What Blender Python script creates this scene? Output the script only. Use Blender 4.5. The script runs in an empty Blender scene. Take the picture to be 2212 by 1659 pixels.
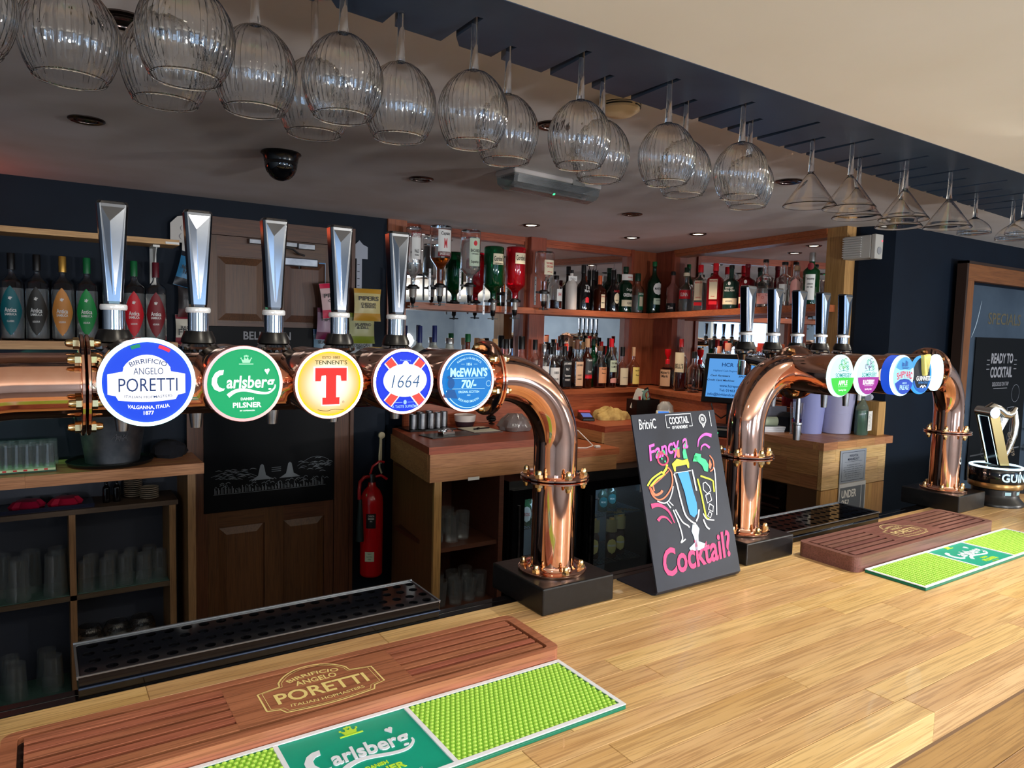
import bpy, math, random
from math import sin, cos, pi, radians, sqrt, atan2
from mathutils import Vector, Matrix, geometry
random.seed(7)
S = bpy.context.scene
COL = S.collection
# ---------------------------------------------------------------- camera
cam = bpy.data.cameras.new('camera'); camo = bpy.data.objects.new('camera', cam); COL.objects.link(camo)
cam.sensor_fit = 'HORIZONTAL'; cam.sensor_width = 36.0; cam.lens = 1536.5 * 36.0 / 2212.0
cam.clip_start = 0.02; cam.clip_end = 60
_y, _p, _r = radians(33.667), radians(-4.3925), radians(1.539)
_f = Vector((sin(_y) * cos(_p), cos(_y) * cos(_p), sin(_p))); _r0 = Vector((cos(_y), -sin(_y), 0)); _u0 = _r0.cross(_f)
_rr = _r0 * cos(_r) + _u0 * sin(_r); _uu = _u0 * cos(_r) - _r0 * sin(_r)
camo.matrix_world = Matrix(((_rr.x, _uu.x, -_f.x, 0), (_rr.y, _uu.y, -_f.y, 0), (_rr.z, _uu.z, -_f.z, 1.6), (0, 0, 0, 1)))
S.camera = camo
# ---------------------------------------------------------------- world, lights, exposure
W = bpy.data.worlds.new('world'); S.world = W; W.use_nodes = True
W.node_tree.nodes['Background'].inputs[0].default_value = (0.55, 0.7, 1, 1)
W.node_tree.nodes['Background'].inputs[1].default_value = 0.6
S.view_settings.view_transform = 'Standard'; S.view_settings.look = 'None'
S.view_settings.exposure = 0.0; S.view_settings.gamma = 1.0; S.view_settings.use_curve_mapping = False
def light(name, kind, loc, power, color=(1, 1, 1), size=0.05, spot=None, aim=None, size_y=None):
    l = bpy.data.lights.new(name, kind); l.energy = power; l.color = color
    o = bpy.data.objects.new(name, l); COL.objects.link(o); o.location = loc
    if kind == 'AREA':
        l.size = size
        if size_y: l.shape = 'RECTANGLE'; l.size_y = size_y
    else: l.shadow_soft_size = size
    if spot: l.spot_size = radians(spot); l.spot_blend = 0.6
    if aim is not None:
        d = Vector(aim) - Vector(loc); o.rotation_euler = d.to_track_quat('-Z', 'Y').to_euler()
    return o
WARM = (1.0, 0.80, 0.58); NEUT = (1.0, 0.92, 0.82)
# the lamps over the counter (customer side ceiling)
light('counter_lamp_light', 'SPOT', (1.85, 0.72, 2.052), 45, (1, .91, .76), 0.03, 125, (1.2, 0.8, 1.1))
light('counter_lamp_light', 'SPOT', (0.35, 0.42, 2.052), 14, (1, .90, .74), 0.03, 120, (0.35, 0.75, 1.1))
light('counter_lamp_light', 'SPOT', (3.3, 0.6, 2.052), 24, (1, .91, .76), 0.03, 130, (2.6, 0.8, 1.1))
light('counter_lamp_light', 'SPOT', (-1.2, 0.5, 2.052), 10, (1, .90, .74), 0.03, 120, (-1.0, 0.8, 1.1))
# unseen fill lights added behind the camera to brighten the ceilings
for px, py, e in ((-1.2, -1.7, 104), (1.4, -1.6, 128), (4.2, -1.3, 146), (2.6, -3.0, 80)):
    light('fill_light', 'POINT', (px, py, 1.42), e, (1, .975, .94), 0.09)
# lit back bar downlights
for px, py, e in ((2.145, 3.08, 8), (2.847, 3.074, 15), (2.992, 2.71, 15)):
    light('downlight_light', 'SPOT', (px, py, 2.125), e, (1, .80, .62), 0.025, 100, (px + .12, py + .12, 1.0))
# the coloured strip glow over the left shelf
light('strip_light', 'AREA', (-0.45, 3.30, 1.97), 0.8, (1, .12, .05), 0.3, aim=(-0.35, 3.2, 2.3))
light('strip_light', 'AREA', (-0.10, 3.35, 1.45), .7, (.25, 1, .5), 0.1, aim=(0.1, 3.3, 1.1))
# ---------------------------------------------------------------- materials
MATS = {}
def P(name, col, rough=.5, metal=0.0, trans=0.0, em=None, es=1.0, ior=1.45, coat=0.0, spec=None, alpha=None):
    if name in MATS: return MATS[name]
    m = bpy.data.materials.new(name); m.use_nodes = True; b = m.node_tree.nodes['Principled BSDF']
    I = b.inputs
    I['Base Color'].default_value = (*col, 1); I['Roughness'].default_value = rough; I['Metallic'].default_value = metal
    I['Transmission Weight'].default_value = trans; I['IOR'].default_value = ior; I['Coat Weight'].default_value = coat
    if spec is not None: I['Specular IOR Level'].default_value = spec
    if em is not None:
        I['Emission Color'].default_value = (*em, 1); I['Emission Strength'].default_value = es
    MATS[name] = m; return m
def srgb(r, g, b):
    f = lambda c: (c / 255 / 12.92) if c / 255 <= .04045 else ((c / 255 + .055) / 1.055) ** 2.4
    return (f(r), f(g), f(b))
def nn(m, t, **k):
    n = m.node_tree.nodes.new(t)
    for a, b in k.items(): setattr(n, a, b)
    return n
def thin_glass(name, tint, rough=.02, ior=1.5, veil=0.0):
    """thin-walled glassware: clear to light, with a Fresnel sheen"""
    if name in MATS: return MATS[name]
    m = P(name, (1, 1, 1), .1); L = m.node_tree.links; out = m.node_tree.nodes['Material Output']
    tr = nn(m, 'ShaderNodeBsdfTransparent'); tr.inputs[0].default_value = (*tint, 1)
    gl = nn(m, 'ShaderNodeBsdfGlossy'); gl.inputs['Roughness'].default_value = rough; gl.inputs['Color'].default_value = (.95, .97, 1, 1)
    fr = nn(m, 'ShaderNodeFresnel'); ge = nn(m, 'ShaderNodeNewGeometry'); mi = nn(m, 'ShaderNodeMix'); mi.inputs[2].default_value = ior; mi.inputs[3].default_value = 1 / ior
    L.new(ge.outputs['Backfacing'], mi.inputs[0]); L.new(mi.outputs[0], fr.inputs['IOR']); mx = nn(m, 'ShaderNodeMixShader')
    L.new(fr.outputs[0], mx.inputs[0]); L.new(tr.outputs[0], mx.inputs[1]); L.new(gl.outputs[0], mx.inputs[2])
    if veil:
        df = nn(m, 'ShaderNodeBsdfDiffuse'); df.inputs[0].default_value = (.8, .85, .9, 1); m2 = nn(m, 'ShaderNodeMixShader'); m2.inputs[0].default_value = veil
        L.new(mx.outputs[0], m2.inputs[1]); L.new(df.outputs[0], m2.inputs[2]); L.new(m2.outputs[0], out.inputs['Surface'])
    else: L.new(mx.outputs[0], out.inputs['Surface'])
    MATS[name] = m; return m
def noisy(name, c1, c2, scale=6, rough=.5, metal=0, bump=0.0, detail=4, spec=None):
    """paint or plaster or metal with a little procedural unevenness"""
    if name in MATS: return MATS[name]
    m = P(name, c1, rough, metal, spec=spec); L = m.node_tree.links; b = m.node_tree.nodes['Principled BSDF']
    tc = nn(m, 'ShaderNodeTexCoord'); no = nn(m, 'ShaderNodeTexNoise'); no.inputs['Scale'].default_value = scale; no.inputs['Detail'].default_value = detail
    r = nn(m, 'ShaderNodeValToRGB'); r.color_ramp.elements[0].position = .35; r.color_ramp.elements[1].position = .68
    r.color_ramp.elements[0].color = (*c1, 1); r.color_ramp.elements[1].color = (*c2, 1)
    L.new(tc.outputs['Object'], no.inputs['Vector']); L.new(no.outputs['Fac'], r.inputs[0]); L.new(r.outputs[0], b.inputs['Base Color'])
    if bump:
        bp = nn(m, 'ShaderNodeBump'); bp.inputs['Strength'].default_value = bump; bp.inputs['Distance'].default_value = .002
        L.new(no.outputs['Fac'], bp.inputs['Height']); L.new(bp.outputs[0], b.inputs['Normal'])
    return m
def wood(name, c1, c2, c3, axis='x', rough=.42, vary=.25, grain=1.0, bump=.12, coat=0.0):
    """procedural timber, grain along AXIS; every piece takes its own tone from its object's random number"""
    if name in MATS: return MATS[name]
    m = P(name, c1, rough, coat=coat); L = m.node_tree.links; b = m.node_tree.nodes['Principled BSDF']
    tc = nn(m, 'ShaderNodeTexCoord'); oi = nn(m, 'ShaderNodeObjectInfo')
    off = nn(m, 'ShaderNodeVectorMath', operation='MULTIPLY_ADD')
    cmb = nn(m, 'ShaderNodeCombineXYZ')
    for i in range(3): L.new(oi.outputs['Random'], cmb.inputs[i])
    off.inputs[1].default_value = (31, 17, 23)
    L.new(cmb.outputs[0], off.inputs[0]); L.new(tc.outputs['Object'], off.inputs[2])
    def noise(sc, long, detail, dist=0):
        mp = nn(m, 'ShaderNodeMapping'); v = [sc, sc, sc]; v['xyz'.index(axis)] = long; mp.inputs['Scale'].default_value = v
        n = nn(m, 'ShaderNodeTexNoise'); n.inputs['Scale'].default_value = 1; n.inputs['Detail'].default_value = detail; n.inputs['Distortion'].default_value = dist
        L.new(off.outputs[0], mp.inputs['Vector']); L.new(mp.outputs[0], n.inputs['Vector']); return n
    n1 = noise(28 * grain, 1.6, 5, .9); n2 = noise(330 * grain, 9, 4, .3); n3 = noise(9, 2.2, 2)
    r = nn(m, 'ShaderNodeValToRGB'); e = r.color_ramp.elements
    e[0].position = .28; e[0].color = (*c2, 1); e[1].position = .72; e[1].color = (*c1, 1)
    L.new(n1.outputs['Fac'], r.inputs[0])
    r2 = nn(m, 'ShaderNodeValToRGB'); e = r2.color_ramp.elements
    e[0].position = .40; e[0].color = (0, 0, 0, 1); e[1].position = .52; e[1].color = (1, 1, 1, 1); L.new(n2.outputs['Fac'], r2.inputs[0])
    mx = nn(m, 'ShaderNodeMix', data_type='RGBA', blend_type='MIX'); mx.inputs[6].default_value = (*c3, 1)
    L.new(r.outputs[0], mx.inputs[7])
    ma = nn(m, 'ShaderNodeMath', operation='MULTIPLY_ADD'); ma.inputs[1].default_value = .5; ma.inputs[2].default_value = .5
    L.new(r2.outputs[0], ma.inputs[0]); L.new(ma.outputs[0], mx.inputs[0])
    hs = nn(m, 'ShaderNodeHueSaturation')
    mr = nn(m, 'ShaderNodeMapRange'); mr.inputs['To Min'].default_value = 1 - vary; mr.inputs['To Max'].default_value = 1 + vary * .7
    ad = nn(m, 'ShaderNodeMath', operation='MULTIPLY_ADD'); ad.inputs[1].default_value = .5
    L.new(oi.outputs['Random'], ad.inputs[0]); h2 = nn(m, 'ShaderNodeMath', operation='MULTIPLY'); h2.inputs[1].default_value = .5
    L.new(n3.outputs['Fac'], h2.inputs[0]); L.new(h2.outputs[0], ad.inputs[2]); L.new(ad.outputs[0], mr.inputs['Value'])
    L.new(mr.outputs[0], hs.inputs['Value'])
    mr2 = nn(m, 'ShaderNodeMapRange'); mr2.inputs['To Min'].default_value = .492; mr2.inputs['To Max'].default_value = .508
    L.new(oi.outputs['Random'], mr2.inputs['Value']); L.new(mr2.outputs[0], hs.inputs['Hue'])
    L.new(mx.outputs[2], hs.inputs['Color']); L.new(hs.outputs[0], b.inputs['Base Color'])
    bp = nn(m, 'ShaderNodeBump'); bp.inputs['Strength'].default_value = bump; bp.inputs['Distance'].default_value = .001
    L.new(n2.outputs['Fac'], bp.inputs['Height']); L.new(bp.outputs[0], b.inputs['Normal'])
    return m
def E_(name, rgb, s=1.0): return P('lit_' + name, (0.02, 0.02, 0.02), .5, em=srgb(*rgb), es=s, spec=.03)
def F_(name, rgb, rough=.5): return P('print_' + name, srgb(*rgb), rough)
COPPER = noisy('copper', srgb(240, 190, 168), srgb(234, 178, 154), 40, .075, 1)
BRASS = P('brass', srgb(206, 180, 132), .2, 1)
CHROME = P('chrome', srgb(205, 208, 214), .07, 1)
STEEL = noisy('brushed_steel', srgb(150, 152, 156), srgb(120, 122, 128), 30, .28, 1)
DULLSTEEL = noisy('dull_steel', srgb(150, 156, 166), srgb(124, 130, 140), 22, .42, 1)
BLACK = P('black_plastic', srgb(12, 12, 14), .32)
BLACKMET = noisy('black_powder_coat', srgb(20, 20, 22), srgb(14, 14, 15), 90, .3, 0, .1)
GLOSSBLK = P('gloss_black', srgb(10, 10, 13), .08, spec=.6)
WHITEP = P('white_plastic', srgb(228, 228, 222), .4)
GREYP = P('grey_plastic', srgb(150, 150, 148), .5)
NAVY = noisy('navy_wall_paint', srgb(12, 24, 38), srgb(9, 19, 32), 5, .6, 0, .15, spec=.2)
NAVYD = noisy('navy_rack_paint', srgb(52, 66, 84), srgb(40, 54, 72), 9, .4, 0, .2)
CEILB = noisy('back_ceiling_paint', srgb(212, 210, 212), srgb(198, 192, 188), 3, .8, 0, .1)
CEILF = noisy('front_ceiling_paint', srgb(234, 228, 214), srgb(229, 222, 206), 3, .8, 0, .08)
GLASS = P('clear_glass', (1, 1, 1), 0.0, trans=1, ior=1.5)
SHELFG = thin_glass('thin_clear_glass', (.95, .97, .97), .02, 1.85, .025)
GLASSG = P('green_tinted_glass', srgb(205, 240, 225), 0.0, trans=1, ior=1.5)
FROST = P('frosted_glass', srgb(205, 212, 205), .45, trans=.55, ior=1.4)
OAKX = wood('oak_counter', srgb(226, 192, 138), srgb(202, 162, 104), srgb(148, 110, 66), 'x', .34, .20, coat=.12)
OAKY = wood('oak_across', srgb(214, 174, 116), srgb(186, 142, 88), srgb(140, 100, 58), 'y', .4, .2)
OAKZ = wood('oak_upright', srgb(190, 146, 92), srgb(166, 122, 74), srgb(120, 84, 48), 'z', .45, .16)
OAKDX = wood('worktop_oak', srgb(196, 142, 96), srgb(170, 116, 74), srgb(120, 78, 48), 'x', .4, .2)
OAKDY = wood('worktop_oak_across', srgb(196, 142, 96), srgb(170, 116, 74), srgb(120, 78, 48), 'y', .4, .2)
REDX = wood('red_oak_long', srgb(176, 96, 62), srgb(154, 78, 48), srgb(108, 50, 30), 'x', .38, .12)
REDY = wood('red_oak_across', srgb(176, 96, 62), srgb(154, 78, 48), srgb(108, 50, 30), 'y', .38, .12)
REDZ = wood('red_oak_upright', srgb(158, 86, 56), srgb(136, 68, 42), srgb(94, 44, 26), 'z', .38, .12)
DOORW = wood('door_timber', srgb(98, 62, 38), srgb(78, 48, 30), srgb(52, 32, 20), 'z', .42, .1)
DOORX = wood('door_timber_rail', srgb(98, 62, 38), srgb(78, 48, 30), srgb(52, 32, 20), 'x', .42, .1)
TRAYW = wood('reddish_bamboo', srgb(172, 108, 82), srgb(142, 82, 60), srgb(100, 54, 38), 'x', .36, .0)
TRAYW2 = wood('dark_bamboo', srgb(124, 84, 76), srgb(106, 68, 60), srgb(78, 48, 42), 'x', .42, .0)
GROOVE = P('groove_brown', srgb(34, 15, 10), .8)
MIRROR = P('mirror', (.86, .87, .88), .01, 1)
# ---------------------------------------------------------------- mesh helpers
class MB:
    def __init__(s): s.v = []; s.f = []; s.sm = []
    def add(s, vs, fs, smooth=False):
        k = len(s.v); s.v += [tuple(p) for p in vs]; s.f += [tuple(i + k for i in f) for f in fs]; s.sm += [smooth] * len(fs); return s
    def box(s, x0, x1, y0, y1, z0, z1, rot=0.0, piv=(0, 0)):
        vs = [(x, y, z) for z in (z0, z1) for y in (y0, y1) for x in (x0, x1)]
        if rot:
            c, n = cos(rot), sin(rot); vs = [(piv[0] + (x - piv[0]) * c - (y - piv[1]) * n, piv[1] + (x - piv[0]) * n + (y - piv[1]) * c, z) for x, y, z in vs]
        return s.add(vs, [(0, 2, 3, 1), (4, 5, 7, 6), (0, 1, 5, 4), (2, 6, 7, 3), (0, 4, 6, 2), (1, 3, 7, 5)])
    def prism(s, pts, z0, z1):
        n = len(pts); a = sum(pts[i][0] * pts[(i + 1) % n][1] - pts[(i + 1) % n][0] * pts[i][1] for i in range(n))
        if a < 0: pts = pts[::-1]
        zz0 = z0 if callable(z0) else (lambda x, y: z0); zz1 = z1 if callable(z1) else (lambda x, y: z1)
        vs = [(x, y, zz0(x, y)) for x, y in pts] + [(x, y, zz1(x, y)) for x, y in pts]
        return s.add(vs, [tuple(range(n - 1, -1, -1)), tuple(range(n, 2 * n))] + [(i, (i + 1) % n, n + (i + 1) % n, n + i) for i in range(n)])
    def lathe(s, prof, seg=32, c=(0, 0, 0), fn=None, axis='z', smooth=True):
        """prof: (radius, height) pairs; closed at r=0 ends; fn(angle, height) scales the radius"""
        rings = []; vs = []; fs = []
        for r, z in prof:
            if r < 1e-7: rings.append([len(vs)]); vs.append((0, 0, z)); continue
            row = []
            for i in range(seg):
                a = 2 * pi * i / seg; q = r * (fn(a, z) if fn else 1); row.append(len(vs)); vs.append((q * cos(a), q * sin(a), z))
            rings.append(row)
        for A, B in zip(rings, rings[1:]):
            for i in range(seg):
                j = (i + 1) % seg
                if len(A) == 1 and len(B) == 1: break
                if len(A) == 1: fs.append((A[0], B[j], B[i]))
                elif len(B) == 1: fs.append((A[i], A[j], B[0]))
                else: fs.append((A[i], A[j], B[j], B[i]))
        if axis == 'y': vs = [(x, -z, y) for x, y, z in vs]       # height runs towards -Y
        elif axis == 'x': vs = [(z, x, y) for x, y, z in vs]
        vs = [(x + c[0], y + c[1], z + c[2]) for x, y, z in vs]
        return s.add(vs, fs, smooth)
    def cyl(s, c, r, h, seg=24, axis='z', r2=None, bev=0):
        r2 = r if r2 is None else r2
        p = [(0, 0), (r - bev, 0), (r, bev), (r2, h - bev), (r2 - bev, h), (0, h)] if bev else [(0, 0), (r, 0), (r2, h), (0, h)]
        return s.lathe(p, seg, c, None, axis)
    def tube(s, pts, rad, seg=10, cap=True):
        pts = [Vector(p) for p in pts]; n = len(pts); R = rad if hasattr(rad, '__len__') else [rad] * n
        t = [(pts[min(i + 1, n - 1)] - pts[max(i - 1, 0)]).normalized() for i in range(n)]
        up = Vector((0, 0, 1)) if abs(t[0].z) < .9 else Vector((1, 0, 0)); u = t[0].cross(up).normalized(); vs = []; fs = []
        for i in range(n):
            u = (u - t[i] * u.dot(t[i])).normalized(); w = t[i].cross(u)
            vs += [tuple(pts[i] + (u * cos(2 * pi * k / seg) + w * sin(2 * pi * k / seg)) * R[i]) for k in range(seg)]
        for i in range(n - 1):
            for k in range(seg):
                j = (k + 1) % seg; fs.append((i * seg + k, i * seg + j, (i + 1) * seg + j, (i + 1) * seg + k))
        if cap: fs += [tuple(range(seg - 1, -1, -1)), tuple(range((n - 1) * seg, n * seg))]
        return s.add(vs, fs, True)
    def mesh(s, name, mat, smooth_angle=True):
        me = bpy.data.meshes.new(name); me.from_pydata(s.v, [], s.f)
        me.polygons.foreach_set('use_smooth', s.sm)
        if any(s.sm) and smooth_angle: me.set_sharp_from_angle(angle=radians(38))
        if mat: me.materials.append(mat)
        me.update(); return me
    def obj(s, name, mat, parent=None, loc=(0, 0, 0), rot=(0, 0, 0), bevel=0, **k):
        return link(name, s.mesh(name, mat), parent, loc, rot, bevel, **k)
def link(name, me, parent=None, loc=(0, 0, 0), rot=(0, 0, 0), bevel=0, label=None, cat=None, group=None, kind=None):
    o = bpy.data.objects.new(name, me); COL.objects.link(o); o.location = loc; o.rotation_euler = rot
    if parent is not None: o.parent = parent
    if bevel:
        b = o.modifiers.new('bevel', 'BEVEL'); b.width = bevel; b.segments = 2; b.limit_method = 'ANGLE'
    tag(o, label, cat, group, kind); return o
def tag(o, label=None, cat=None, group=None, kind=None):
    if label: o['label'] = label
    if cat: o['category'] = cat
    if group: o['group'] = group
    if kind: o['kind'] = kind
    return o
def thing(name, label, cat, loc=(0, 0, 0), rz=0.0, group=None, rx=0.0):
    o = bpy.data.objects.new(name, None); COL.objects.link(o); o.location = loc; o.rotation_euler = (rx, 0, rz); o.empty_display_size = .05
    return tag(o, label, cat, group)
def copy_tree(o, parent=None):
    c = o.copy(); COL.objects.link(c); c.parent = parent
    for ch in o.children: copy_tree(ch, c)
    return c
def copies(src, places, labels=None, group=None):
    """places: list of (x, y, z[, rz]); the source itself takes the first"""
    out = []
    for i, p in enumerate(places):
        o = src if i == 0 else copy_tree(src)
        out.append(o)
    for i, (o, p) in enumerate(zip(out, places)):
        o.location = p[:3]
        if len(p) > 3: o.rotation_euler = (o.rotation_euler[0], o.rotation_euler[1], p[3])
        if labels: o['label'] = labels[i] if isinstance(labels, list) else labels
        if group: o['group'] = group
    return out
# ---------------------------------------------------------------- flat art; local X right, local Z up, facing local -Y
_tc = {}
def glyphs(s, bold=0.0, shear=0.0):
    k = (s, bold, shear)
    if k not in _tc:
        c = bpy.data.curves.new('t', 'FONT'); c.body = s; c.offset = bold; c.shear = shear; c.align_x = 'CENTER'; c.resolution_u = 3
        o = bpy.data.objects.new('t', c); m = o.to_mesh()
        _tc[k] = ([(v.co.x, v.co.y) for v in m.vertices], [tuple(p.vertices) for p in m.polygons])
        o.to_mesh_clear(); bpy.data.objects.remove(o); bpy.data.curves.remove(c)
    return _tc[k]
class Art:
    """flat print gathered into one mesh; d is how far it stands off the surface"""
    def __init__(s, cyl=None): s.m = MB(); s.cyl = cyl
    def put(s, vs, fs, d=0.0):
        if s.cyl: R = s.cyl + d; vv = [(R * sin(u / s.cyl), -R * cos(u / s.cyl), w) for u, w in vs]
        else: vv = [(u, -d, w) for u, w in vs]
        s.m.add(vv, fs); return s
    def text(s, body, cx, cz, h, w=None, bold=.0, shear=0.0, arc=None, d=0.0, rot=0.0, grow=0.0):
        vs, fs = glyphs(body, bold, shear)
        if not vs: return s
        x0 = min(v[0] for v in vs); x1 = max(v[0] for v in vs); sc = h / .70; xm = (x0 + x1) / 2; sx = (w / max(1e-6, x1 - x0)) if w else sc
        out = []
        for x, y in vs:
            u = (x - xm) * sx; t = (x - xm) / max(1e-6, (x1 - x0)); v = (y - .35) * sc * (1 + grow * t)
            if arc: # arc radius: positive bends up in the middle
                a = u / arc; rr = arc + v; u, v = rr * sin(a), rr * cos(a) - arc
            if rot: u, v = u * cos(rot) - v * sin(rot), u * sin(rot) + v * cos(rot)
            out.append((cx + u, cz + v))
        return s.put(out, fs, d)
    def poly(s, pts, d=0.0):
        tri = geometry.tessellate_polygon([[Vector((x, y, 0)) for x, y in pts]])
        fs = []
        for t in tri:
            a, b, c = (pts[i] for i in t); ar = (b[0] - a[0]) * (c[1] - a[1]) - (b[1] - a[1]) * (c[0] - a[0])
            fs.append(t if ar > 0 else (t[0], t[2], t[1]))
        return s.put(pts, fs, d)
    def ell(s, cx, cz, rx, rz=None, n=40, a0=0, a1=2 * pi, d=0.0):
        rz = rx if rz is None else rz; k = n if a1 - a0 >= 6.28 else n + 1
        return s.poly([(cx + rx * cos(a0 + (a1 - a0) * i / n), cz + rz * sin(a0 + (a1 - a0) * i / n)) for i in range(k)], d)
    def rect(s, x0, x1, z0, z1, d=0.0): return s.poly([(x0, z0), (x1, z0), (x1, z1), (x0, z1)], d)
    def line(s, pts, w, d=0.0, smooth=True, taper=False, closed=False):
        if smooth and len(pts) > 2:
            P_ = [Vector(p) for p in pts]; q = []
            for i in range(len(P_) - 1):
                a, b, c, e = P_[max(i - 1, 0)], P_[i], P_[i + 1], P_[min(i + 2, len(P_) - 1)]
                for k in range(6):
                    t = k / 6; q.append(.5 * ((2 * b) + (c - a) * t + (2 * a - 5 * b + 4 * c - e) * t * t + (3 * b - a - 3 * c + e) * t ** 3))
            q.append(P_[-1]); pts = [(p.x, p.y) for p in q]
        n = len(pts); L = []; Rr = []
        for i in range(n):
            a = Vector(pts[max(i - 1, 0)]); b = Vector(pts[min(i + 1, n - 1)]); t = (b - a)
            if t.length < 1e-9: t = Vector((1, 0))
            t.normalize(); nv = Vector((-t.y, t.x)); f = i / max(1, n - 1)
            ww = (w[0] + (w[1] - w[0]) * f if hasattr(w, '__len__') else w) / 2
            if taper: ww *= max(.06, sin(pi * (.06 + .88 * f)))
            p = Vector(pts[i]); L.append((p.x + nv.x * ww, p.y + nv.y * ww)); Rr.append((p.x - nv.x * ww, p.y - nv.y * ww))
        return s.put(L + Rr, [(i, n + i, n + i + 1, i + 1) for i in range(n - 1)], d)
    def ring(s, cx, cz, r, w, n=48, a0=0, a1=2 * pi, d=0.0):
        return s.line([(cx + r * cos(a0 + (a1 - a0) * i / n), cz + r * sin(a0 + (a1 - a0) * i / n)) for i in range(n + 1)], w, d, False)
    def obj(s, name, mat, parent, loc=(0, 0, 0), rot=(0, 0, 0), thick=0.0, **k):
        o = link(name, s.m.mesh(name, mat), parent, loc, rot, **k)
        if thick:
            q = o.modifiers.new('solid', 'SOLIDIFY'); q.thickness = thick; q.offset = -1
        return o
# ---------------------------------------------------------------- timber built of staves
_sv = {}
def stave_mesh(dx, dy, dz, mat, ch=.0006):
    k = (round(dx, 4), round(dy, 4), round(dz, 4), mat.name)
    if k not in _sv:
        x, y, z = dx / 2, dy / 2, dz / 2; m = MB()
        vs = [(-x, -y, -z), (x, -y, -z), (x, y, -z), (-x, y, -z), (-x, -y, z - ch), (x, -y, z - ch), (x, y, z - ch), (-x, y, z - ch),
              (-x + ch, -y + ch, z), (x - ch, -y + ch, z), (x - ch, y - ch, z), (-x + ch, y - ch, z)]
        m.add(vs, [(0, 3, 2, 1), (0, 1, 5, 4), (1, 2, 6, 5), (2, 3, 7, 6), (3, 0, 4, 7), (4, 5, 9, 8), (5, 6, 10, 9), (6, 7, 11, 10), (7, 4, 8, 11), (8, 9, 10, 11)])
        _sv[k] = m.mesh('stave', mat)
    return _sv[k]
def staves(parent, x0, x1, y0, y1, z0, z1, run='x', stack='y', w=.044, lens=(.3, .45, .6), mat=None, seed=1, gap=.0005, name='stave'):
    """fill a box with staves running along RUN and laid side by side along STACK"""
    rnd = random.Random(seed); lo = dict(x=x0, y=y0, z=z0); hi = dict(x=x1, y=y1, z=z1)
    n = max(1, round((hi[stack] - lo[stack]) / w)); w = (hi[stack] - lo[stack]) / n
    for i in range(n):
        p = lo[run] - (rnd.random() * lens[0] * .8 if len(lens) > 1 else 0); end = hi[run]
        while p < end - 1e-4:
            q = p + rnd.choice(lens)
            if end - q < .05: q = end
            a, b = max(p, lo[run]), min(q, end)
            if b - a > .01:
                d = {k: hi[k] - lo[k] for k in 'xyz'}; c = {k: (hi[k] + lo[k]) / 2 for k in 'xyz'}
                d[run] = b - a - gap; c[run] = (a + b) / 2; d[stack] = w - gap; c[stack] = lo[stack] + (i + .5) * w
                link(name, stave_mesh(d['x'], d['y'], d['z'], mat), parent, (c['x'], c['y'], c['z']))
            p = q
# ================================================================ the room
def struct(name, mb, mat, **k): return mb.obj(name, mat, kind='structure', **k)
FLOORM = noisy('floor_vinyl', srgb(70, 64, 60), srgb(58, 52, 50), 8, .5)
struct('floor', MB().box(-3, 6.6, -4, 3.7, -.05, 0), FLOORM)
struct('wall_back', MB().prism([(-3, 3.42), (1.49, 3.42), (1.49, 3.525), (3.56, 3.575), (3.56, 3.8), (-3, 3.8)], 0, 2.144), NAVY)
struct('wall_right', MB().prism([(3.56, 3.8), (3.56, 3.5), (3.352, 2.15), (3.352, 2.0), (3.40, 1.85), (6.6, 1.815), (6.6, 3.8)], 0, 2.144), NAVY)
struct('wall_left', MB().box(-3.1, -3, -4, 3.8, 0, 2.3), noisy('room_wall_paint', srgb(128, 142, 156), srgb(116, 130, 146), 4, .7))
struct('wall_end', MB().box(6.6, 6.7, -4, 3.8, 0, 2.3), MATS['room_wall_paint'])
struct('ceiling', MB().box(-3, 6.6, .84, 3.8, 2.144, 2.2), CEILB)
struct('ceiling', MB().prism([(-3, -4), (6.6, -4), (6.6, .9128), (3.12, .8915), (-.92, .8672), (-3, .855)], 2.0608, 2.1438), CEILF)
# front wall with three windows (behind the photographer; they show in the chrome and the mirrors)
wm = MB(); wx = [(-2.2, -1.0), (.3, 1.6), (3.2, 4.6)]
xs = [-3] + [v for p in wx for v in p] + [6.6]
for i in range(0, len(xs), 2): wm.box(xs[i], xs[i + 1], -4.1, -4, 0, 2.1)
for a, b in wx: wm.box(a, b, -4.1, -4, 0, .75); wm.box(a, b, -4.1, -4, 1.95, 2.1)
struct('wall_front', wm, MATS['room_wall_paint'])
PANE = P('daylit_pane', (.1, .15, .2), .1, em=(.42, .66, 1.0), es=5.0)
for i, (a, b) in enumerate(wx):
    w = struct('window_%d' % (i + 1), MB().box(a, a + .05, -4.06, -3.98, .75, 1.95).box(b - .05, b, -4.06, -3.98, .75, 1.95).box(a + .05, b - .05, -4.06, -3.98, .75, .8).box(a + .05, b - .05, -4.06, -3.98, 1.9, 1.95), WHITEP)
    c = (a + b) / 2
    for x0, x1 in ((a + .05, c - .02), (c + .02, b - .05)):
        for z0, z1 in ((.8, 1.32), (1.35, 1.9)): MB().box(x0, x1, -4.05, -4.04, z0, z1).obj('pane', PANE, w)
    MB().box(c - .02, c + .02, -4.055, -3.99, .8, 1.9).box(a + .05, b - .05, -4.055, -3.99, 1.32, 1.35).obj('glazing_bar', WHITEP, w)
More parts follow.
